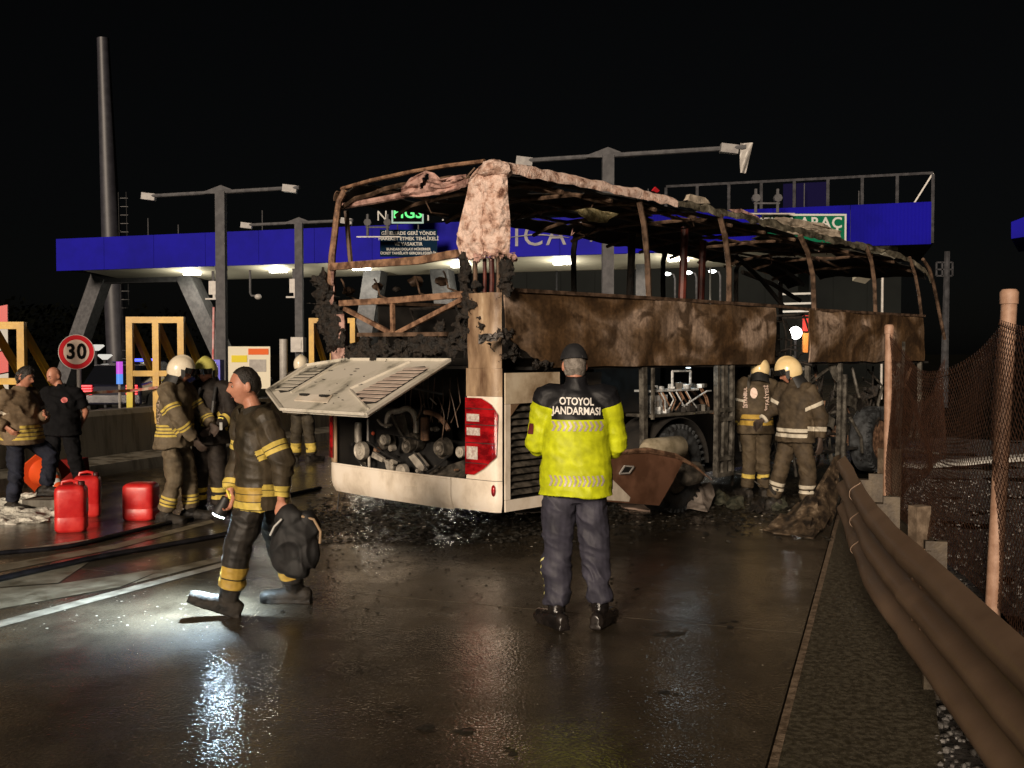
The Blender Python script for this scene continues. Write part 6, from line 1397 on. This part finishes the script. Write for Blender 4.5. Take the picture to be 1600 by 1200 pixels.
    me = fuse(B, vox, (), 3, tr.get('fold', (.015, 3.6, 9.0, .016, root[0] + 5))); P = co(me)
    ul, dl_ = poly_param(P, [J['hipL'], J['knL'], J['anL']]); ur, dr_ = poly_param(P, [J['hipR'], J['knR'], J['anR']]); set_attr(me, 'ul', np.where(dl_ < dr_, ul, ur)); me.materials.append(tr['mat']); tro = link('trousers', me, o)
    # --- boots
    for s in 'LR':
        B = MB(); an = J['an' + s]; k_ = J['kn' + s]; foot(B, an, J.get('ft' + s, face), J.get('fp' + s, Vector((0, 0, 0))).x, st.get('bootk', 1.12) * (1.06 if st.get('glove') else 1)); limb(B, [an - Vector((0, 0, .02)), mid(an, k_, .2), mid(an, k_, .42)], [.058, st.get('shaft', .062), st.get('shaft', .062) * 1.1], fw, 14, 4)
        me = fuse(B, vox * .8, ((.06, .008, False),), 7); me.materials.append(st.get('boot', M_boot)); link('boot', me, o)
    # --- head wear
    hk = st.get('hk', 1.0)
    if 'hair' in st:
        hr = st['hair']; B = MB()
        nn = 30; mm = 22
        def hp_(i, j):
            a = 2 * math.pi * i; t = j; fz = math.sin(a); line = np.interp(fz, [-1, -.3, .25, .6, 1], hr.get('line', [-.62, -.35, .15, .48, .62])); th = t * math.acos(max(-1, min(1, line)))
            x, y, z = math.sin(th) * math.cos(a), math.sin(th) * math.sin(a), math.cos(th); tap = 1 - .42 * min(1, max(0, (-z - .15) / .7)) if y < 0 else 1
            k2 = 1.0 + (hr.get('th', .07)) * (1 - .55 * t ** 4); return hc + Fh @ Vector((x * .0755 * k2, y * .099 * k2 * tap, z * .119 * k2)) * hk + Vector((1, .7, .8)) * hr.get('mess', .005) * noise.noise(Vector((a * 5, t * 11, 0)))
        B.grid(hp_, nn * 2, mm); B.build('hair', hr['mat'], o, smooth=True, solid=.004)
    if st.get('eyes'):
        for s in (-1, 1):
            e = MB(); e.ball(hc + Fh @ Vector((s * .030, .0765, .004)) * hk, .0105 * hk, 10, 8); eo = e.build('eye', M_eye, o, smooth=True)
            e = MB(); e.ball(hc + Fh @ Vector((s * .030, .0825, .003)) * hk, .0066 * hk, 8, 6); e.build('iris', M_pup, eo, smooth=True)
            e = MB(); e.tube([hc + Fh @ Vector((s * (.012 + .036 * t), .0935 - .012 * t * t, .024 + .006 * math.sin(t * 3))) * hk for t in (0, .33, .66, 1)], [.003, .0055, .005, .002], 6, flat=.7); e.build('eyebrow', M_hair, o)
        e = MB(); e.tube([hc + Fh @ Vector((x, .089 - 9 * x * x, -.0655)) * hk for x in (-.022, -.01, 0, .01, .022)], [.002, .0035, .004, .0035, .002], 6, flat=.6); e.build('mouth', mat('lips', (0.30, 0.085, 0.07), rough=.5), o)
    if 'helmet' in st:
        hm = st['helmet']; ho = empty('helmet', hc); ho.parent = o; k = hm.get('k', 1.0)
        B = MB()
        def sh_(i, j):
            a = 2 * math.pi * i; fz = math.sin(a); line = np.interp(fz, [-1, -.5, 0, .45, 1], [-.55, -.62, -.58, .02, .22]); th = j * math.acos(line)
            x, y, z = math.sin(th) * math.cos(a), math.sin(th) * math.sin(a), math.cos(th); rid = .012 * math.exp(-(x / .16) ** 2) * max(0, z + .3); fl = .012 * max(0, -z) ** 2
            return Fh @ (Vector((x * (.118 + fl), y * (.146 + fl) - .010, z * (.150 + rid) + .022)) * k)
        B.grid(sh_, 56, 24); B.build('shell', hm['mat'], ho, smooth=True, solid=.006)
        B = MB(); B.grid(lambda i, j: Fh @ (Vector((math.sin((i - .5) * 2.6) * .120, math.cos((i - .5) * 2.6) * .150 - .008, .075 - .062 * j + .012 * math.cos((i - .5) * 5))) * k), 20, 5); B.build('visor', mat('dark_visor', (0.010, 0.010, 0.010), rough=.12, coat=.6), ho, smooth=True, solid=.004)
        for s in (-1, 1):
            B = MB(); B.prism([Fh @ (Vector((s * .112, y, z)) * k) for (y, z) in ((.055, -.02), (.035, .035), (-.01, .03), (.02, -.045), (.045, -.06))], Fh @ Vector((s * .012, 0, 0))); B.build('side_cap', M_black, ho)
        B = MB(); B.grid(lambda i, j: Fh @ (Vector((math.cos(math.pi * (1 + i)) * (.104 + .03 * j), math.sin(math.pi * (1 + i)) * (.118 + .03 * j) - .004, -.05 - .13 * j)) * k), 24, 6); B.build('neck_guard', M_black, ho, smooth=True, solid=.006)
        B = MB(); B.tube([Fh @ Vector((s_ * .078, .02 + .03 * (1 - abs(s_)), -.06 - .065 * (1 - abs(s_)))) for s_ in (-1, -.6, -.2, .2, .6, 1)], .007, 6); B.build('chin_strap', M_black, ho)
    if 'cap' in st:
        cp = empty('cap', hc); cp.parent = o
        B = MB()
        def cf(i, j):
            a = 2 * math.pi * i; th = j * math.acos(np.interp(math.sin(a), [-1, 0, 1], [.12, .20, .34])); x, y, z = math.sin(th) * math.cos(a), math.sin(th) * math.sin(a), math.cos(th)
            return Fh @ Vector((x * .094, y * .114, min(z * .142, .118 + z * .014) + .014))
        B.grid(cf, 40, 14); B.build('crown', st['cap'], cp, smooth=True, solid=.004)
        B = MB(); B.grid(lambda i, j: Fh @ Vector((math.sin((i - .5) * 2) * (.085 + .004 * j), math.cos((i - .5) * 2) * (.096 + .07 * j), .052 - .022 * j)), 14, 5); B.build('peak', st['cap'], cp, smooth=True, solid=.004)
        B = MB(); B.tube([Fh @ Vector((math.cos(a) * .040, -.094 - .004, .035 + math.sin(a) * .030)) for a in np.linspace(0, math.pi, 9)], .004, 5); B.build('back_strap', M_black, cp)
        B = MB(); B.prism([Fh @ Vector((math.cos(a) * .036, -.100, .036 + math.sin(a) * .027)) for a in np.linspace(0, math.pi, 9)], Fh @ Vector((0, .004, 0))); B.build('back_opening', M_ghair, cp)
    return o, jo if 'jacket' in st else None, J
def decal(name, V, F, origin, right, up, target, m, parent, lift=.004):
    """lay flat print on a garment: each point is dropped onto the cloth along -normal"""
    right = Vector(right).normalized(); up = Vector(up).normalized(); n = right.cross(up); me = target.data
    tree = BVHTree.FromPolygons([v.co.copy() for v in me.vertices], [tuple(p.vertices) for p in me.polygons]); P = []
    for v in V:
        q = Vector(origin) + right * v[0] + up * v[1]; h = tree.ray_cast(q + n * .5, -n)
        P.append((h[0] + n * lift) if h[0] is not None else q)
    b_ = MB(); b_.add(P, F); return b_.build(name, m, parent, fix=False)
def dense(V, F, cuts=1):
    me = bpy.data.meshes.new('d'); me.from_pydata([(v[0], v[1], 0) for v in V], [], F); bm = bmesh.new(); bm.from_mesh(me)
    bmesh.ops.triangulate(bm, faces=bm.faces)
    for _ in range(cuts):
        es = [e for e in bm.edges if e.calc_length() > .02]
        if es: bmesh.ops.subdivide_edges(bm, edges=es, cuts=1); bmesh.ops.triangulate(bm, faces=bm.faces)
    bm.to_mesh(me); bm.free(); V2 = [tuple(v.co) for v in me.vertices]; F2 = [tuple(p.vertices) for p in me.polygons]; bpy.data.meshes.remove(me); return V2, F2
def shift(V, dx, dy, rot=0.0):
    c, s = math.cos(rot), math.sin(rot); return [(v[0] * c - v[1] * s + dx, v[0] * s + v[1] * c + dy, 0) for v in V]
# ---------------------------------------------------------------- the officer in the yellow jacket, seen from behind
YEL = (0.60, 0.66, 0.012); YEL2 = (0.50, 0.56, 0.010); BLK = (0.010, 0.010, 0.012)
off_j = cloth('hi_vis_torso', YEL2, YEL, 'ut', [(1.375, 2.5, BLK)], .55, .2); off_s = cloth('hi_vis_sleeve', YEL2, YEL, 'ua', [(-1, .045, BLK), (.50, .60, YEL2)], .55, .2)
off_t = cloth('navy_trousers', (0.030, 0.029, 0.042), (0.052, 0.050, 0.070), 'ul', [], .6, .3)
g0 = G(899, 981)
J = dict(hipL=(-.10, 0, .93), hipR=(.10, 0, .93), knL=(-.125, .02, .49), knR=(.125, .02, .49), anL=(-.125, -.02, .125), anR=(.165, .01, .125), shL=(-.180, 0, 1.51), shR=(.190, 0, 1.51), neck=(0, .01, 1.575), head=(-.008, .035, 1.715),
         elL=(-.262, .05, 1.205), elR=(.272, .05, 1.20), wrL=(-.13, .30, 1.17), wrR=(.13, .28, 1.14), ftL=(-.45, .85, 0), ftR=(.42, .9, 0), hdL=(.5, .8, .1), hdR=(-.5, .8, .1), pnL=(.3, 0, .9), pnR=(-.3, 0, .9))
o, jo, J = person(g0, 'officer in yellow and black jacket and cap standing with back turned', J, (0, 1, 0), (-.10, 1, -.25), dict(
    jacket=dict(hem=.875, w=1.12, d=1.08, sleeve=1.12, mat=off_j, smat=off_s, colh=.075, fold=(.010, 2.8, 8.5, .016, 2.0)), trousers=dict(mat=off_t, end=.90, w=1.14, fold=(.019, 3.2, 8.5, .016, 9.0)), boot=mat('polished_boot', (0.008, 0.007, 0.007), (0.02, 0.016, 0.014), scale=8, rough=.15, rough2=.35), vox=.0075, bvox=.008, cap=mat('black_cap', (0.008, 0.008, 0.010), (0.016, 0.016, 0.018), scale=20, rough=.75), hair=dict(mat=M_ghair, line=[-.68, -.5, .1, .4, .5], th=.03), glove=False))
M_txt = mat('reflective_letters', (0.80, 0.77, 0.72), rough=.4); M_chv = mat('reflective_grey', (0.36, 0.30, 0.27), (0.46, 0.39, 0.35), scale=30, rough=.4)
for (t, z, sz) in (('OTOYOL', 1.490, .066), ('JANDARMASI', 1.430, .066)):
    V, F = text2d(t, sz, 'CENTER', .0016, 0, .80); V, F = dense(V, F, 1); V = shift(V, -0.012, 0, math.radians(-1.5)); decal('back_lettering', V, F, (0.01, 0, z), (1, 0, 0), (0, 0, 1), jo, M_txt, o, .005)
for (z, h, n, x0, x1) in ((1.335, .062, 10, -.165, .175), (.985, .068, 12, -.180, .180)):
    V, F = [], []
    for k in range(n):
        x = x0 + (x1 - x0) * (k + .5) / n; w = (x1 - x0) / n * .46; k0 = len(V); V += [(x - w, -h / 2, 0), (x, -h / 2, 0), (x + w, 0, 0), (x, h / 2, 0), (x - w, h / 2, 0), (x, 0, 0)]; F += [(k0, k0 + 1, k0 + 2, k0 + 5), (k0 + 5, k0 + 2, k0 + 3, k0 + 4)]
    V, F = dense(V, F, 1); decal('chevron_band', V, F, (0, 0, z), (1, 0, 0), (0, 0, 1), jo, M_chv, o, .004)
V, F = dense([(-.022, -.035, 0), (.022, -.035, 0), (.022, .035, 0), (-.022, .035, 0)], [(0, 1, 2, 3)], 2); decal('sleeve_badge', V, F, (-.262, .0, 1.31), (.55, -.83, 0), (0, 0, 1), jo, mat('dark_red_badge', (0.10, 0.012, 0.012), rough=.6), o, .004)
b_ = MB(); b_.tube([(-.225, .10, .47), (-.235, .08, .40), (-.232, .08, .33), (-.225, .06, .24), (-.215, .05, .19)], .0, 4)
tro = [c for c in o.children if c.name.startswith('trousers')][0]
V, F = [], []
for k in range(6):
    y = .10 - .045 * k; k0 = len(V); V += [(-.012, y - .012, 0), (.012, y + .004, 0), (.012, y + .022, 0), (-.012, y + .006, 0)]; F += [(k0, k0 + 1, k0 + 2, k0 + 3)]
decal('leg_reflector', *dense(V, F, 1), (-.195, -.0, .35), (.55, -.83, 0), (0, 0, 1), tro, mat('pale_yellow_reflector', (0.70, 0.66, 0.28), rough=.4), o, .005)
b_ = MB(); b_.box((-.205, .14, 1.50), (.04, .05, .07)); b_.build('shoulder_radio', M_black, o)
b_ = MB(); b_.box((.225, .02, .965), (.035, .05, .10)); b_.build('belt_pouch', M_black, o)
# ---------------------------------------------------------------- walking firefighter with the hand lamp
wj = cloth('walker_jacket', (0.022, 0.017, 0.010), (0.055, 0.043, 0.026), 'ut', [(.70, .80, YB), (.806, .90, GB), (.80, .806, (0.05, 0.04, 0.02)), (.745, .752, (0.06, .05, .02)), (.85, .856, (0.06, .05, .02))], .5, .35)
wcol = cloth('walker_collar', (0.020, 0.016, 0.010), (0.045, 0.036, 0.022), 'none', [], .6)
wsl = cloth('walker_sleeve', (0.035, 0.026, 0.015), (0.075, 0.057, 0.034), 'ua', [(.165, .235, YB), (.197, .204, (0.05, .04, .02)), (.46, .54, YB), (.495, .500, (0.06, .05, .02))], .6, .35)
wt = cloth('walker_trousers', (0.016, 0.014, 0.012), (0.040, 0.034, 0.028), 'ul', [(.55, .70, GB), (.625, .635, (0.04, .03, .01))], .55, .35)
g0 = G(400, 958)
J = dict(hipL=(.03, -.09, .88), hipR=(.06, .09, .88), knL=(-.10, -.10, .46), anL=(-.155, -.10, .135), knR=(.14, .16, .44), anR=(.215, .30, .115), shL=(.12, -.175, 1.345), shR=(-.10, .165, 1.345), neck=(-.01, -.005, 1.40), head=(-.062, -.005, 1.575),
         elL=(.245, -.225, 1.065), wrL=(.235, -.24, .82), elR=(-.17, .20, 1.06), wrR=(-.20, .10, .83), ftL=(-.98, -.15, 0), ftR=(-.97, .05, 0), fpL=(.36, 0, 0), fpR=(0, 0, 0), hdL=(-.05, -.05, -1), hdR=(-.1, -.15, -1), pnL=(.2, .9, 0), pnR=(-.4, -.8, 0))
o, jo, J = person(g0, 'bareheaded firefighter in dark gear striding past with a lit hand lamp', J, (-.86, -.50, 0), (-.93, -.36, -.06), dict(
    jacket=dict(hem=.735, w=1.08, d=1.12, sleeve=1.12, mat=wj, smat=wsl, collar=False, lapel=1.62, cmat=wcol), trousers=dict(mat=wt, end=.80, w=1.12), vox=.0075, bvox=.0058, hair=dict(mat=M_hair, th=.035, line=[-.50, -.22, .22, .62, .74]), hk=1.09, eyes=True, curlL=.95, curlR=1.0, fat=1.05, bootk=1.2, shaft=.078))
b_ = MB(); b_.box((-.185, -.165, 1.31), (.012, .03, .05), Matrix.Rotation(.5, 3, 'Z')); b_.build('chest_tag', M_wt, o)
b_ = MB(); b_.tube([(-.30, -.07, 1.40), (-.17, -.14, 1.30)], .02, 6)
Jw, ow = J, o
# hand lamp in his right hand
hl = Vector(g0) + Vector((-.245, .07, .735))
lamp = empty('hand_lamp', hl, 0, 'black hand lamp shining blue white light down on the road', 'hand lamp')
dl_ = Vector((-.40, -.05, -.90)).normalized(); sr = dl_.cross(Vector((0, 1, 0))).normalized()
b_ = MB(); b_.lathe([(.001, -.07), (.032, -.065), (.036, -.02), (.045, .02), (.052, .06), (.050, .066), (.001, .058)], (0, 0, 0), dl_, 18); b_.build('casing', M_black, lamp, smooth=True)
b_ = MB(); b_.lathe([(.001, .068), (.042, .068), (.042, .074), (.001, .076)], (0, 0, 0), dl_, 18); b_.build('lens', glow('led_lens', (.62, .85, 1.0), 350), lamp)
b_ = MB(); b_.tube([Vector((0, 0, 0)) - dl_ * .05 + sr * .03, -dl_ * .085 + sr * .02, Vector((.03, .0, .11)), Vector((.05, 0, .06))], .010, 7); b_.build('handle', M_yel2, lamp, smooth=True)
sp = light('lamp_beam', 'SPOT', dl_ * .085, 460, (.66, .86, 1.0), lamp, shadow_soft_size=.02, spot_size=R(136), spot_blend=.9)
sp.rotation_euler = (-dl_).to_track_quat('Z', 'Y').to_euler()
tgt = G(283, 962) - hl; core = light('lamp_core', 'SPOT', dl_ * .09, 160, (.85, .95, 1.0), lamp, shadow_soft_size=.015, spot_size=R(16), spot_blend=.8); core.rotation_euler = (-(tgt - dl_ * .09)).to_track_quat('Z', 'Y').to_euler()
# black hood and jacket bundle hanging from his left hand
bd = Vector(g0) + Vector((.28, -.25, .74)); B = MB()
for (dx, dy, dz, rx, ry, rz_) in ((.02, 0, -.05, .10, .07, .10), (.06, .0, -.16, .14, .08, .15), (.10, .01, -.25, .13, .08, .14), (-.02, -.01, -.24, .10, .07, .17), (.13, .01, -.10, .09, .06, .13), (.06, 0, -.36, .10, .07, .08)): B.ball((dx, dy, dz), (rx, ry, rz_), 16, 12)
me = fuse(B, .008, (), 2, (.020, 5, 4, .02, 3.0)); me.materials.append(mat('black_bundle', (0.004, 0.004, 0.004), (0.009, 0.008, 0.008), scale=9, rough=.7)); bo = link('gear_bundle', me, None, bd); tag(bo, 'black bundle of gear hanging from the walking firefighter left hand', 'bundle')
B = MB(); B.tube([(.10, -.04, -.02), (.18, -.04, -.04), (.225, -.04, -.12), (.22, -.04, -.20)], .009, 7); B.build('rim', mat('tan_rim', (0.30, 0.20, 0.11), rough=.4), bo, smooth=True)
B = MB(); B.tube([(-.02, -.09, -.03), (-.07, -.09, -.08), (-.10, -.08, -.14)], .007, 6); B.build('pale_strap', M_wt, bo)
# ---------------------------------------------------------------- other firefighters
def ffmat(tag_, torso, sleeve, leg_, b1=(0.060, 0.045, 0.026), b2=(0.115, 0.090, 0.055)):
    return cloth(tag_ + '_jacket', b1, b2, 'ut', torso, .75), cloth(tag_ + '_sleeve', b1, b2, 'ua', sleeve, .75), cloth(tag_ + '_trousers', b1, b2, 'ul', leg_, .75)
def bands(z0, n, w, gap, c): return [(z0 + i * (w + gap), z0 + i * (w + gap) + w, c) for i in range(n)]
M_hw = mat('helmet_cream', (0.72, 0.63, 0.47), (0.80, 0.72, 0.56), scale=6, rough=.28, coat=.4); M_hy = mat('helmet_yellow', (0.60, 0.56, 0.14), (0.68, 0.64, 0.18), scale=6, rough=.28, coat=.4); M_hg = mat('helmet_gold', (0.76, 0.57, 0.28), (0.84, 0.66, 0.36), scale=7, rough=.28, coat=.4)
def vtext(o, jo, s, origin, right, up, size, m, rot=-math.pi / 2):
    V, F = text2d(s, size, 'CENTER', .001); V, F = dense(V, F, 1); V = shift(V, 0, 0, rot); decal('back_lettering', V, F, origin, right, up, jo, m, o, .005)
# left: pale helmet, back to us
a, s, t = ffmat('left_ff', bands(.92, 4, .022, .013, YB), [(.16, .185, YB), (.20, .215, YB), (.40, .425, YB), (.44, .46, YB)], [(.60, .625, YB), (.64, .665, YB), (.68, .70, YB)], (0.10, 0.075, 0.045), (0.17, 0.135, 0.088))
g0 = G(279, 814)
J = dict(hipL=(-.02, .10, .87), hipR=(-.05, -.10, .87), knR=(.0, -.12, .46), anR=(-.10, -.12, .11), knL=(.08, .10, .46), anL=(.10, .12, .11), shR=(-.06, -.20, 1.40), shL=(.04, .18, 1.41), neck=(-.01, 0, 1.47), head=(.045, 0, 1.60), elR=(.10, -.25, 1.10), wrR=(.24, -.16, .88), elL=(.2, .22, 1.15), wrL=(.34, .10, 1.02), ftR=(.8, -.3, 0), ftL=(.9, .2, 0))
o, jo, J = person(g0, 'firefighter with pale cream helmet standing by the round red drum', J, (.86, .50, 0), (.9, .25, -.35), dict(jacket=dict(hem=.80, w=1.14, d=1.15, sleeve=1.15, mat=a, smat=s), trousers=dict(mat=t, w=1.08, end=.95), vox=.010, bvox=.010, helmet=dict(mat=M_hw), glove=True, shaft=.076))
vtext(o, jo, 'İTFAİYE', (-.13, -.17, 1.20), (.70, -.71, 0), (0, 0, 1), .085, mat('faded_letters', (0.42, 0.32, 0.24), rough=.6))
# left: yellow helmet, dark gear, facing us
a, s, t = ffmat('dark_ff', [], [(.38, .42, YB)], [(.55, .60, YB), (.63, .68, YB)], (0.016, 0.012, 0.010), (0.035, 0.027, 0.021))
g0 = G(330, 805)
J = dict(hipL=(.08, 0, .87), hipR=(-.10, .0, .87), knL=(.10, -.04, .46), anL=(.10, -.03, .11), knR=(-.11, -.05, .46), anR=(-.13, -.03, .11), shL=(.18, 0, 1.40), shR=(-.19, .03, 1.40), neck=(0, -.01, 1.46), head=(-.035, -.03, 1.585), elL=(.25, -.06, 1.12), wrL=(.12, -.24, 1.0), elR=(-.25, -.05, 1.12), wrR=(-.14, -.24, .96), ftL=(.2, -1, 0), ftR=(-.4, -.9, 0))
o, jo, J = person(g0, 'firefighter with yellow helmet and dark breathing gear beside the cream helmeted one', J, (-.45, -.89, 0), (-.35, -.93, -.30), dict(jacket=dict(hem=.80, w=1.1, d=1.1, sleeve=1.1, mat=a, smat=s), trousers=dict(mat=t, w=1.08), vox=.010, bvox=.009, helmet=dict(mat=M_hy), glove=True, shaft=.076, eyes=True))
for (x, z) in ((.0, 1.06), (.17, 1.05)): b_ = MB(); b_.box((x, -.20, z), (.055, .05, .11), Matrix.Rotation(.2, 3, 'Y')); b_.build('yellow_gauge', M_yel2, o)
for x in (-.11, .09): b_ = MB(); b_.tube([(x, -.10, 1.43), (x, -.19, 1.28), (x * .8, -.20, 1.06), (x, -.17, .92)], .018, 6, flat=.5); b_.build('harness_strap', M_black, o)
b_ = MB(); b_.tube([(-.06, -.16, 1.42), (-.09, -.23, 1.25), (-.03, -.25, 1.1), (.06, -.22, 1.12)], .016, 8); b_.build('air_hose', M_black, o, smooth=True)
# behind the open hatch
a, s, t = ffmat('hatch_ff', bands(.92, 2, .04, .03, YB), [(.17, .21, YB), (.23, .27, YB)], [(.55, .70, YB)], (0.03, 0.024, 0.016), (0.06, 0.048, 0.03))
g0 = G(474, 722)
J = dict(hipL=(-.10, 0, .87), hipR=(.08, .0, .87), knL=(-.11, -.02, .46), anL=(-.13, 0, .11), knR=(.10, .02, .46), anR=(.13, .06, .11), shL=(-.19, 0, 1.40), shR=(.19, .0, 1.40), neck=(0, .01, 1.46), head=(-.03, .03, 1.60), elL=(-.27, .0, 1.12), wrL=(-.20, .2, .95), elR=(.28, -.02, 1.12), wrR=(.20, .2, .98), ftL=(-.3, 1, 0), ftR=(.6, .8, 0))
o, jo, J = person(g0, 'firefighter half hidden behind the raised engine hatch of the coach', J, (.3, .95, 0), (.2, .97, -.1), dict(jacket=dict(hem=.80, w=1.1, d=1.1, sleeve=1.15, mat=a, smat=s), trousers=dict(mat=t, w=1.08), vox=.012, bvox=.012, helmet=dict(mat=M_hw), glove=True, shaft=.076))
# right pair at the coach door
a, s, t = ffmat('door_ff', [(.905, .965, GB), (.985, 1.04, GB)], [(.17, .20, SB), (.44, .47, YB)], [(.58, .63, YB)], (0.048, 0.034, 0.019), (0.098, 0.073, 0.043))
g0 = G(1180, 776)
J = dict(hipL=(-.10, 0, .87), hipR=(.09, .0, .87), knL=(-.08, -.02, .46), anL=(-.11, 0, .11), knR=(.09, -.02, .46), anR=(.12, .02, .11), shL=(-.17, 0, 1.40), shR=(.19, .03, 1.39), neck=(.02, .03, 1.45), head=(.07, .07, 1.575), elL=(-.23, .02, 1.12), wrL=(-.20, .16, .90), elR=(.24, .10, 1.12), wrR=(.15, .3, 1.0), ftL=(-.3, 1, 0), ftR=(.2, 1, 0))
o, jo, J = person(g0, 'firefighter with lettered jacket back standing nearer the coach wheel', J, (.12, .99, 0), (.35, .9, -.4), dict(jacket=dict(hem=.80, w=1.06, d=1.05, sleeve=1.1, mat=a, smat=s), trousers=dict(mat=t, w=1.05), vox=.010, bvox=.011, helmet=dict(mat=M_hg), glove=True, shaft=.076))
M_let = mat('pale_pink_letters', (0.66, 0.50, 0.42), rough=.5)
vtext(o, jo, 'İTFAİYESİ', (.110, 0, 1.245), (1, 0, 0), (0, 0, 1), .070, M_let, math.pi / 2); vtext(o, jo, 'İSTANBUL', (-.15, 0, 1.25), (1, 0, 0), (0, 0, 1), .055, M_let, math.pi / 2)
V, F = [(0, 0, 0)], []
for k in range(16): an = 2 * math.pi * k / 16; V.append((.042 * math.cos(an), (.075 if math.sin(an) > 0 else .06) * math.sin(an), 0)); F.append((0, k + 1, (k + 1) % 16 + 1))
decal('back_badge', *dense(V, F, 1), (-.055, 0, 1.30), (1, 0, 0), (0, 0, 1), jo, M_let, o, .006)
V, F = dense([(-.02, -.05, 0), (.02, -.05, 0), (.02, .05, 0), (-.02, .05, 0)], [(0, 1, 2, 3)], 2); decal('back_stripe', V, F, (.115, 0, 1.07), (1, 0, 0), (0, 0, 1), jo, M_let, o, .006)
a, s, t = ffmat('door_ff2', [(.845, .885, SB), (.905, .945, SB)], [(.15, .19, SB), (.43, .48, SB)], [(.56, .60, SB), (.62, .655, SB)], (0.040, 0.028, 0.016), (0.088, 0.064, 0.038))
g0 = G(1243, 796)
J = dict(hipL=(.02, -.10, .85), hipR=(-.04, .09, .85), knL=(.10, -.12, .46), anL=(.10, -.12, .11), knR=(-.16, .05, .46), anR=(-.24, .10, .11), shL=(.10, -.17, 1.37), shR=(-.10, .16, 1.38), neck=(-.02, 0, 1.45), head=(-.095, .0, 1.575), elL=(.22, -.20, 1.10), wrL=(.21, -.22, .82), elR=(-.22, .2, 1.12), wrR=(-.36, .14, 1.02), ftL=(-.5, -.5, 0), ftR=(-.9, .1, 0), hdL=(0, -.05, -1))
o, jo, J = person(g0, 'firefighter with bright helmet turned towards the lettered jacket by the coach', J, (-.80, .60, 0), (-.92, .12, -.42), dict(jacket=dict(hem=.79, w=1.12, d=1.14, sleeve=1.14, mat=a, smat=s), trousers=dict(mat=t, w=1.12), vox=.010, bvox=.011, helmet=dict(mat=M_hg, k=1.06), glove=True, shaft=.076))
# ---------------------------------------------------------------- the two men by the wall
a, s, _t = ffmat('brown_man', bands(.82, 4, .030, .014, YB), [(.17, .20, SB)], [], (0.13, 0.088, 0.05), (0.20, 0.145, 0.088))
jeans = cloth('dark_jeans', (0.010, 0.012, 0.022), (0.020, 0.024, 0.042), 'ul', [], .8)
g0 = G(36, 797)
J = dict(hipL=(.04, .10, .83), hipR=(-.04, -.10, .83), knR=(-.02, -.10, .44), anR=(-.08, -.08, .10), knL=(.27, .12, .62), anL=(.20, .16, .26), shR=(-.10, -.18, 1.32), shL=(.03, .17, 1.32), neck=(-.01, 0, 1.38), head=(.045, 0, 1.525), elR=(-.22, -.24, 1.05), wrR=(-.04, -.27, .97), elL=(.14, .2, 1.05), wrL=(.26, .02, 1.1), ftR=(.9, -.25, 0), ftL=(.9, 0, 0), hdR=(.6, .1, -.6))
o, jo, J = person(g0, 'dark haired man in brown striped jacket and jeans with one knee raised', J, (.93, -.35, 0), (.95, -.15, -.25), dict(jacket=dict(hem=.77, w=1.2, d=1.25, sleeve=1.12, mat=a, smat=s), trousers=dict(mat=jeans, w=1.0), vox=.010, bvox=.008, hair=dict(mat=M_hair, th=.11, mess=.022, line=[-.75, -.55, -.1, .35, .55]), eyes=True, curlR=.7))
b_ = MB(); p = J['anL'] + Vector((.06, 0, -.13)); b_.prism([Vector((g0.x, g0.y, 0)) + Vector((p.x - .25, p.y - .2, 0)), Vector((g0.x, g0.y, 0)) + Vector((p.x + .3, p.y - .2, 0)), Vector((g0.x, g0.y, 0)) + Vector((p.x + .3, p.y + .3, 0)), Vector((g0.x, g0.y, 0)) + Vector((p.x - .25, p.y + .3, 0))], (0, 0, max(.05, p.z - .01)))
tag(b_.build('concrete_step', M_conc), 'low concrete block under the raised foot of the man in brown', 'block')
blk = cloth('black_polo', (0.004, 0.004, 0.005), (0.008, 0.008, 0.009), 'ut', [], .9, .2, .15); blt = cloth('black_trousers', (0.005, 0.005, 0.006), (0.010, 0.010, 0.012), 'ul', [], .9, .2, .15)
g0 = G(98, 768)
J = dict(hipL=(.10, 0, .83), hipR=(-.10, .0, .83), knL=(.17, -.03, .44), anL=(.24, .02, .10), knR=(-.13, -.03, .44), anR=(-.15, .0, .10), shL=(.19, 0, 1.29), shR=(-.19, .0, 1.29), neck=(-.02, -.01, 1.36), head=(-.075, -.03, 1.505), elL=(.29, .06, 1.04), wrL=(.22, .12, .90), elR=(-.28, .03, 1.04), wrR=(-.2, .1, .86), ftL=(.3, -.95, 0), ftR=(-.3, -.95, 0))
o, jo, J = person(g0, 'bald man in black polo shirt with round red chest badge', J, (-.22, -.97, 0), (-.50, -.80, -.35), dict(jacket=dict(name='polo_shirt', hem=.74, w=1.16, d=1.2, sleeve=1.0, short=True, mat=blk, smat=blk, colh=.045), trousers=dict(mat=blt, w=1.05), vox=.010, bvox=.007, eyes=True, fat=1.1))
V, F = [(0, 0, 0)], []
for k in range(18): an = 2 * math.pi * k / 18; V.append((.036 * math.cos(an), .036 * math.sin(an), 0)); F.append((0, k + 1, (k + 1) % 18 + 1))
decal('chest_badge', *dense(V, F, 1), (.10, 0, 1.20), (1, 0, 0), (0, 0, 1), jo, mat('pink_badge', (0.62, 0.16, 0.15), rough=.6), o, .006)
b_ = MB(); b_.box((-.02, -.165, .875), (.05, .02, .035)); b_.build('belt_buckle', M_steel, o)
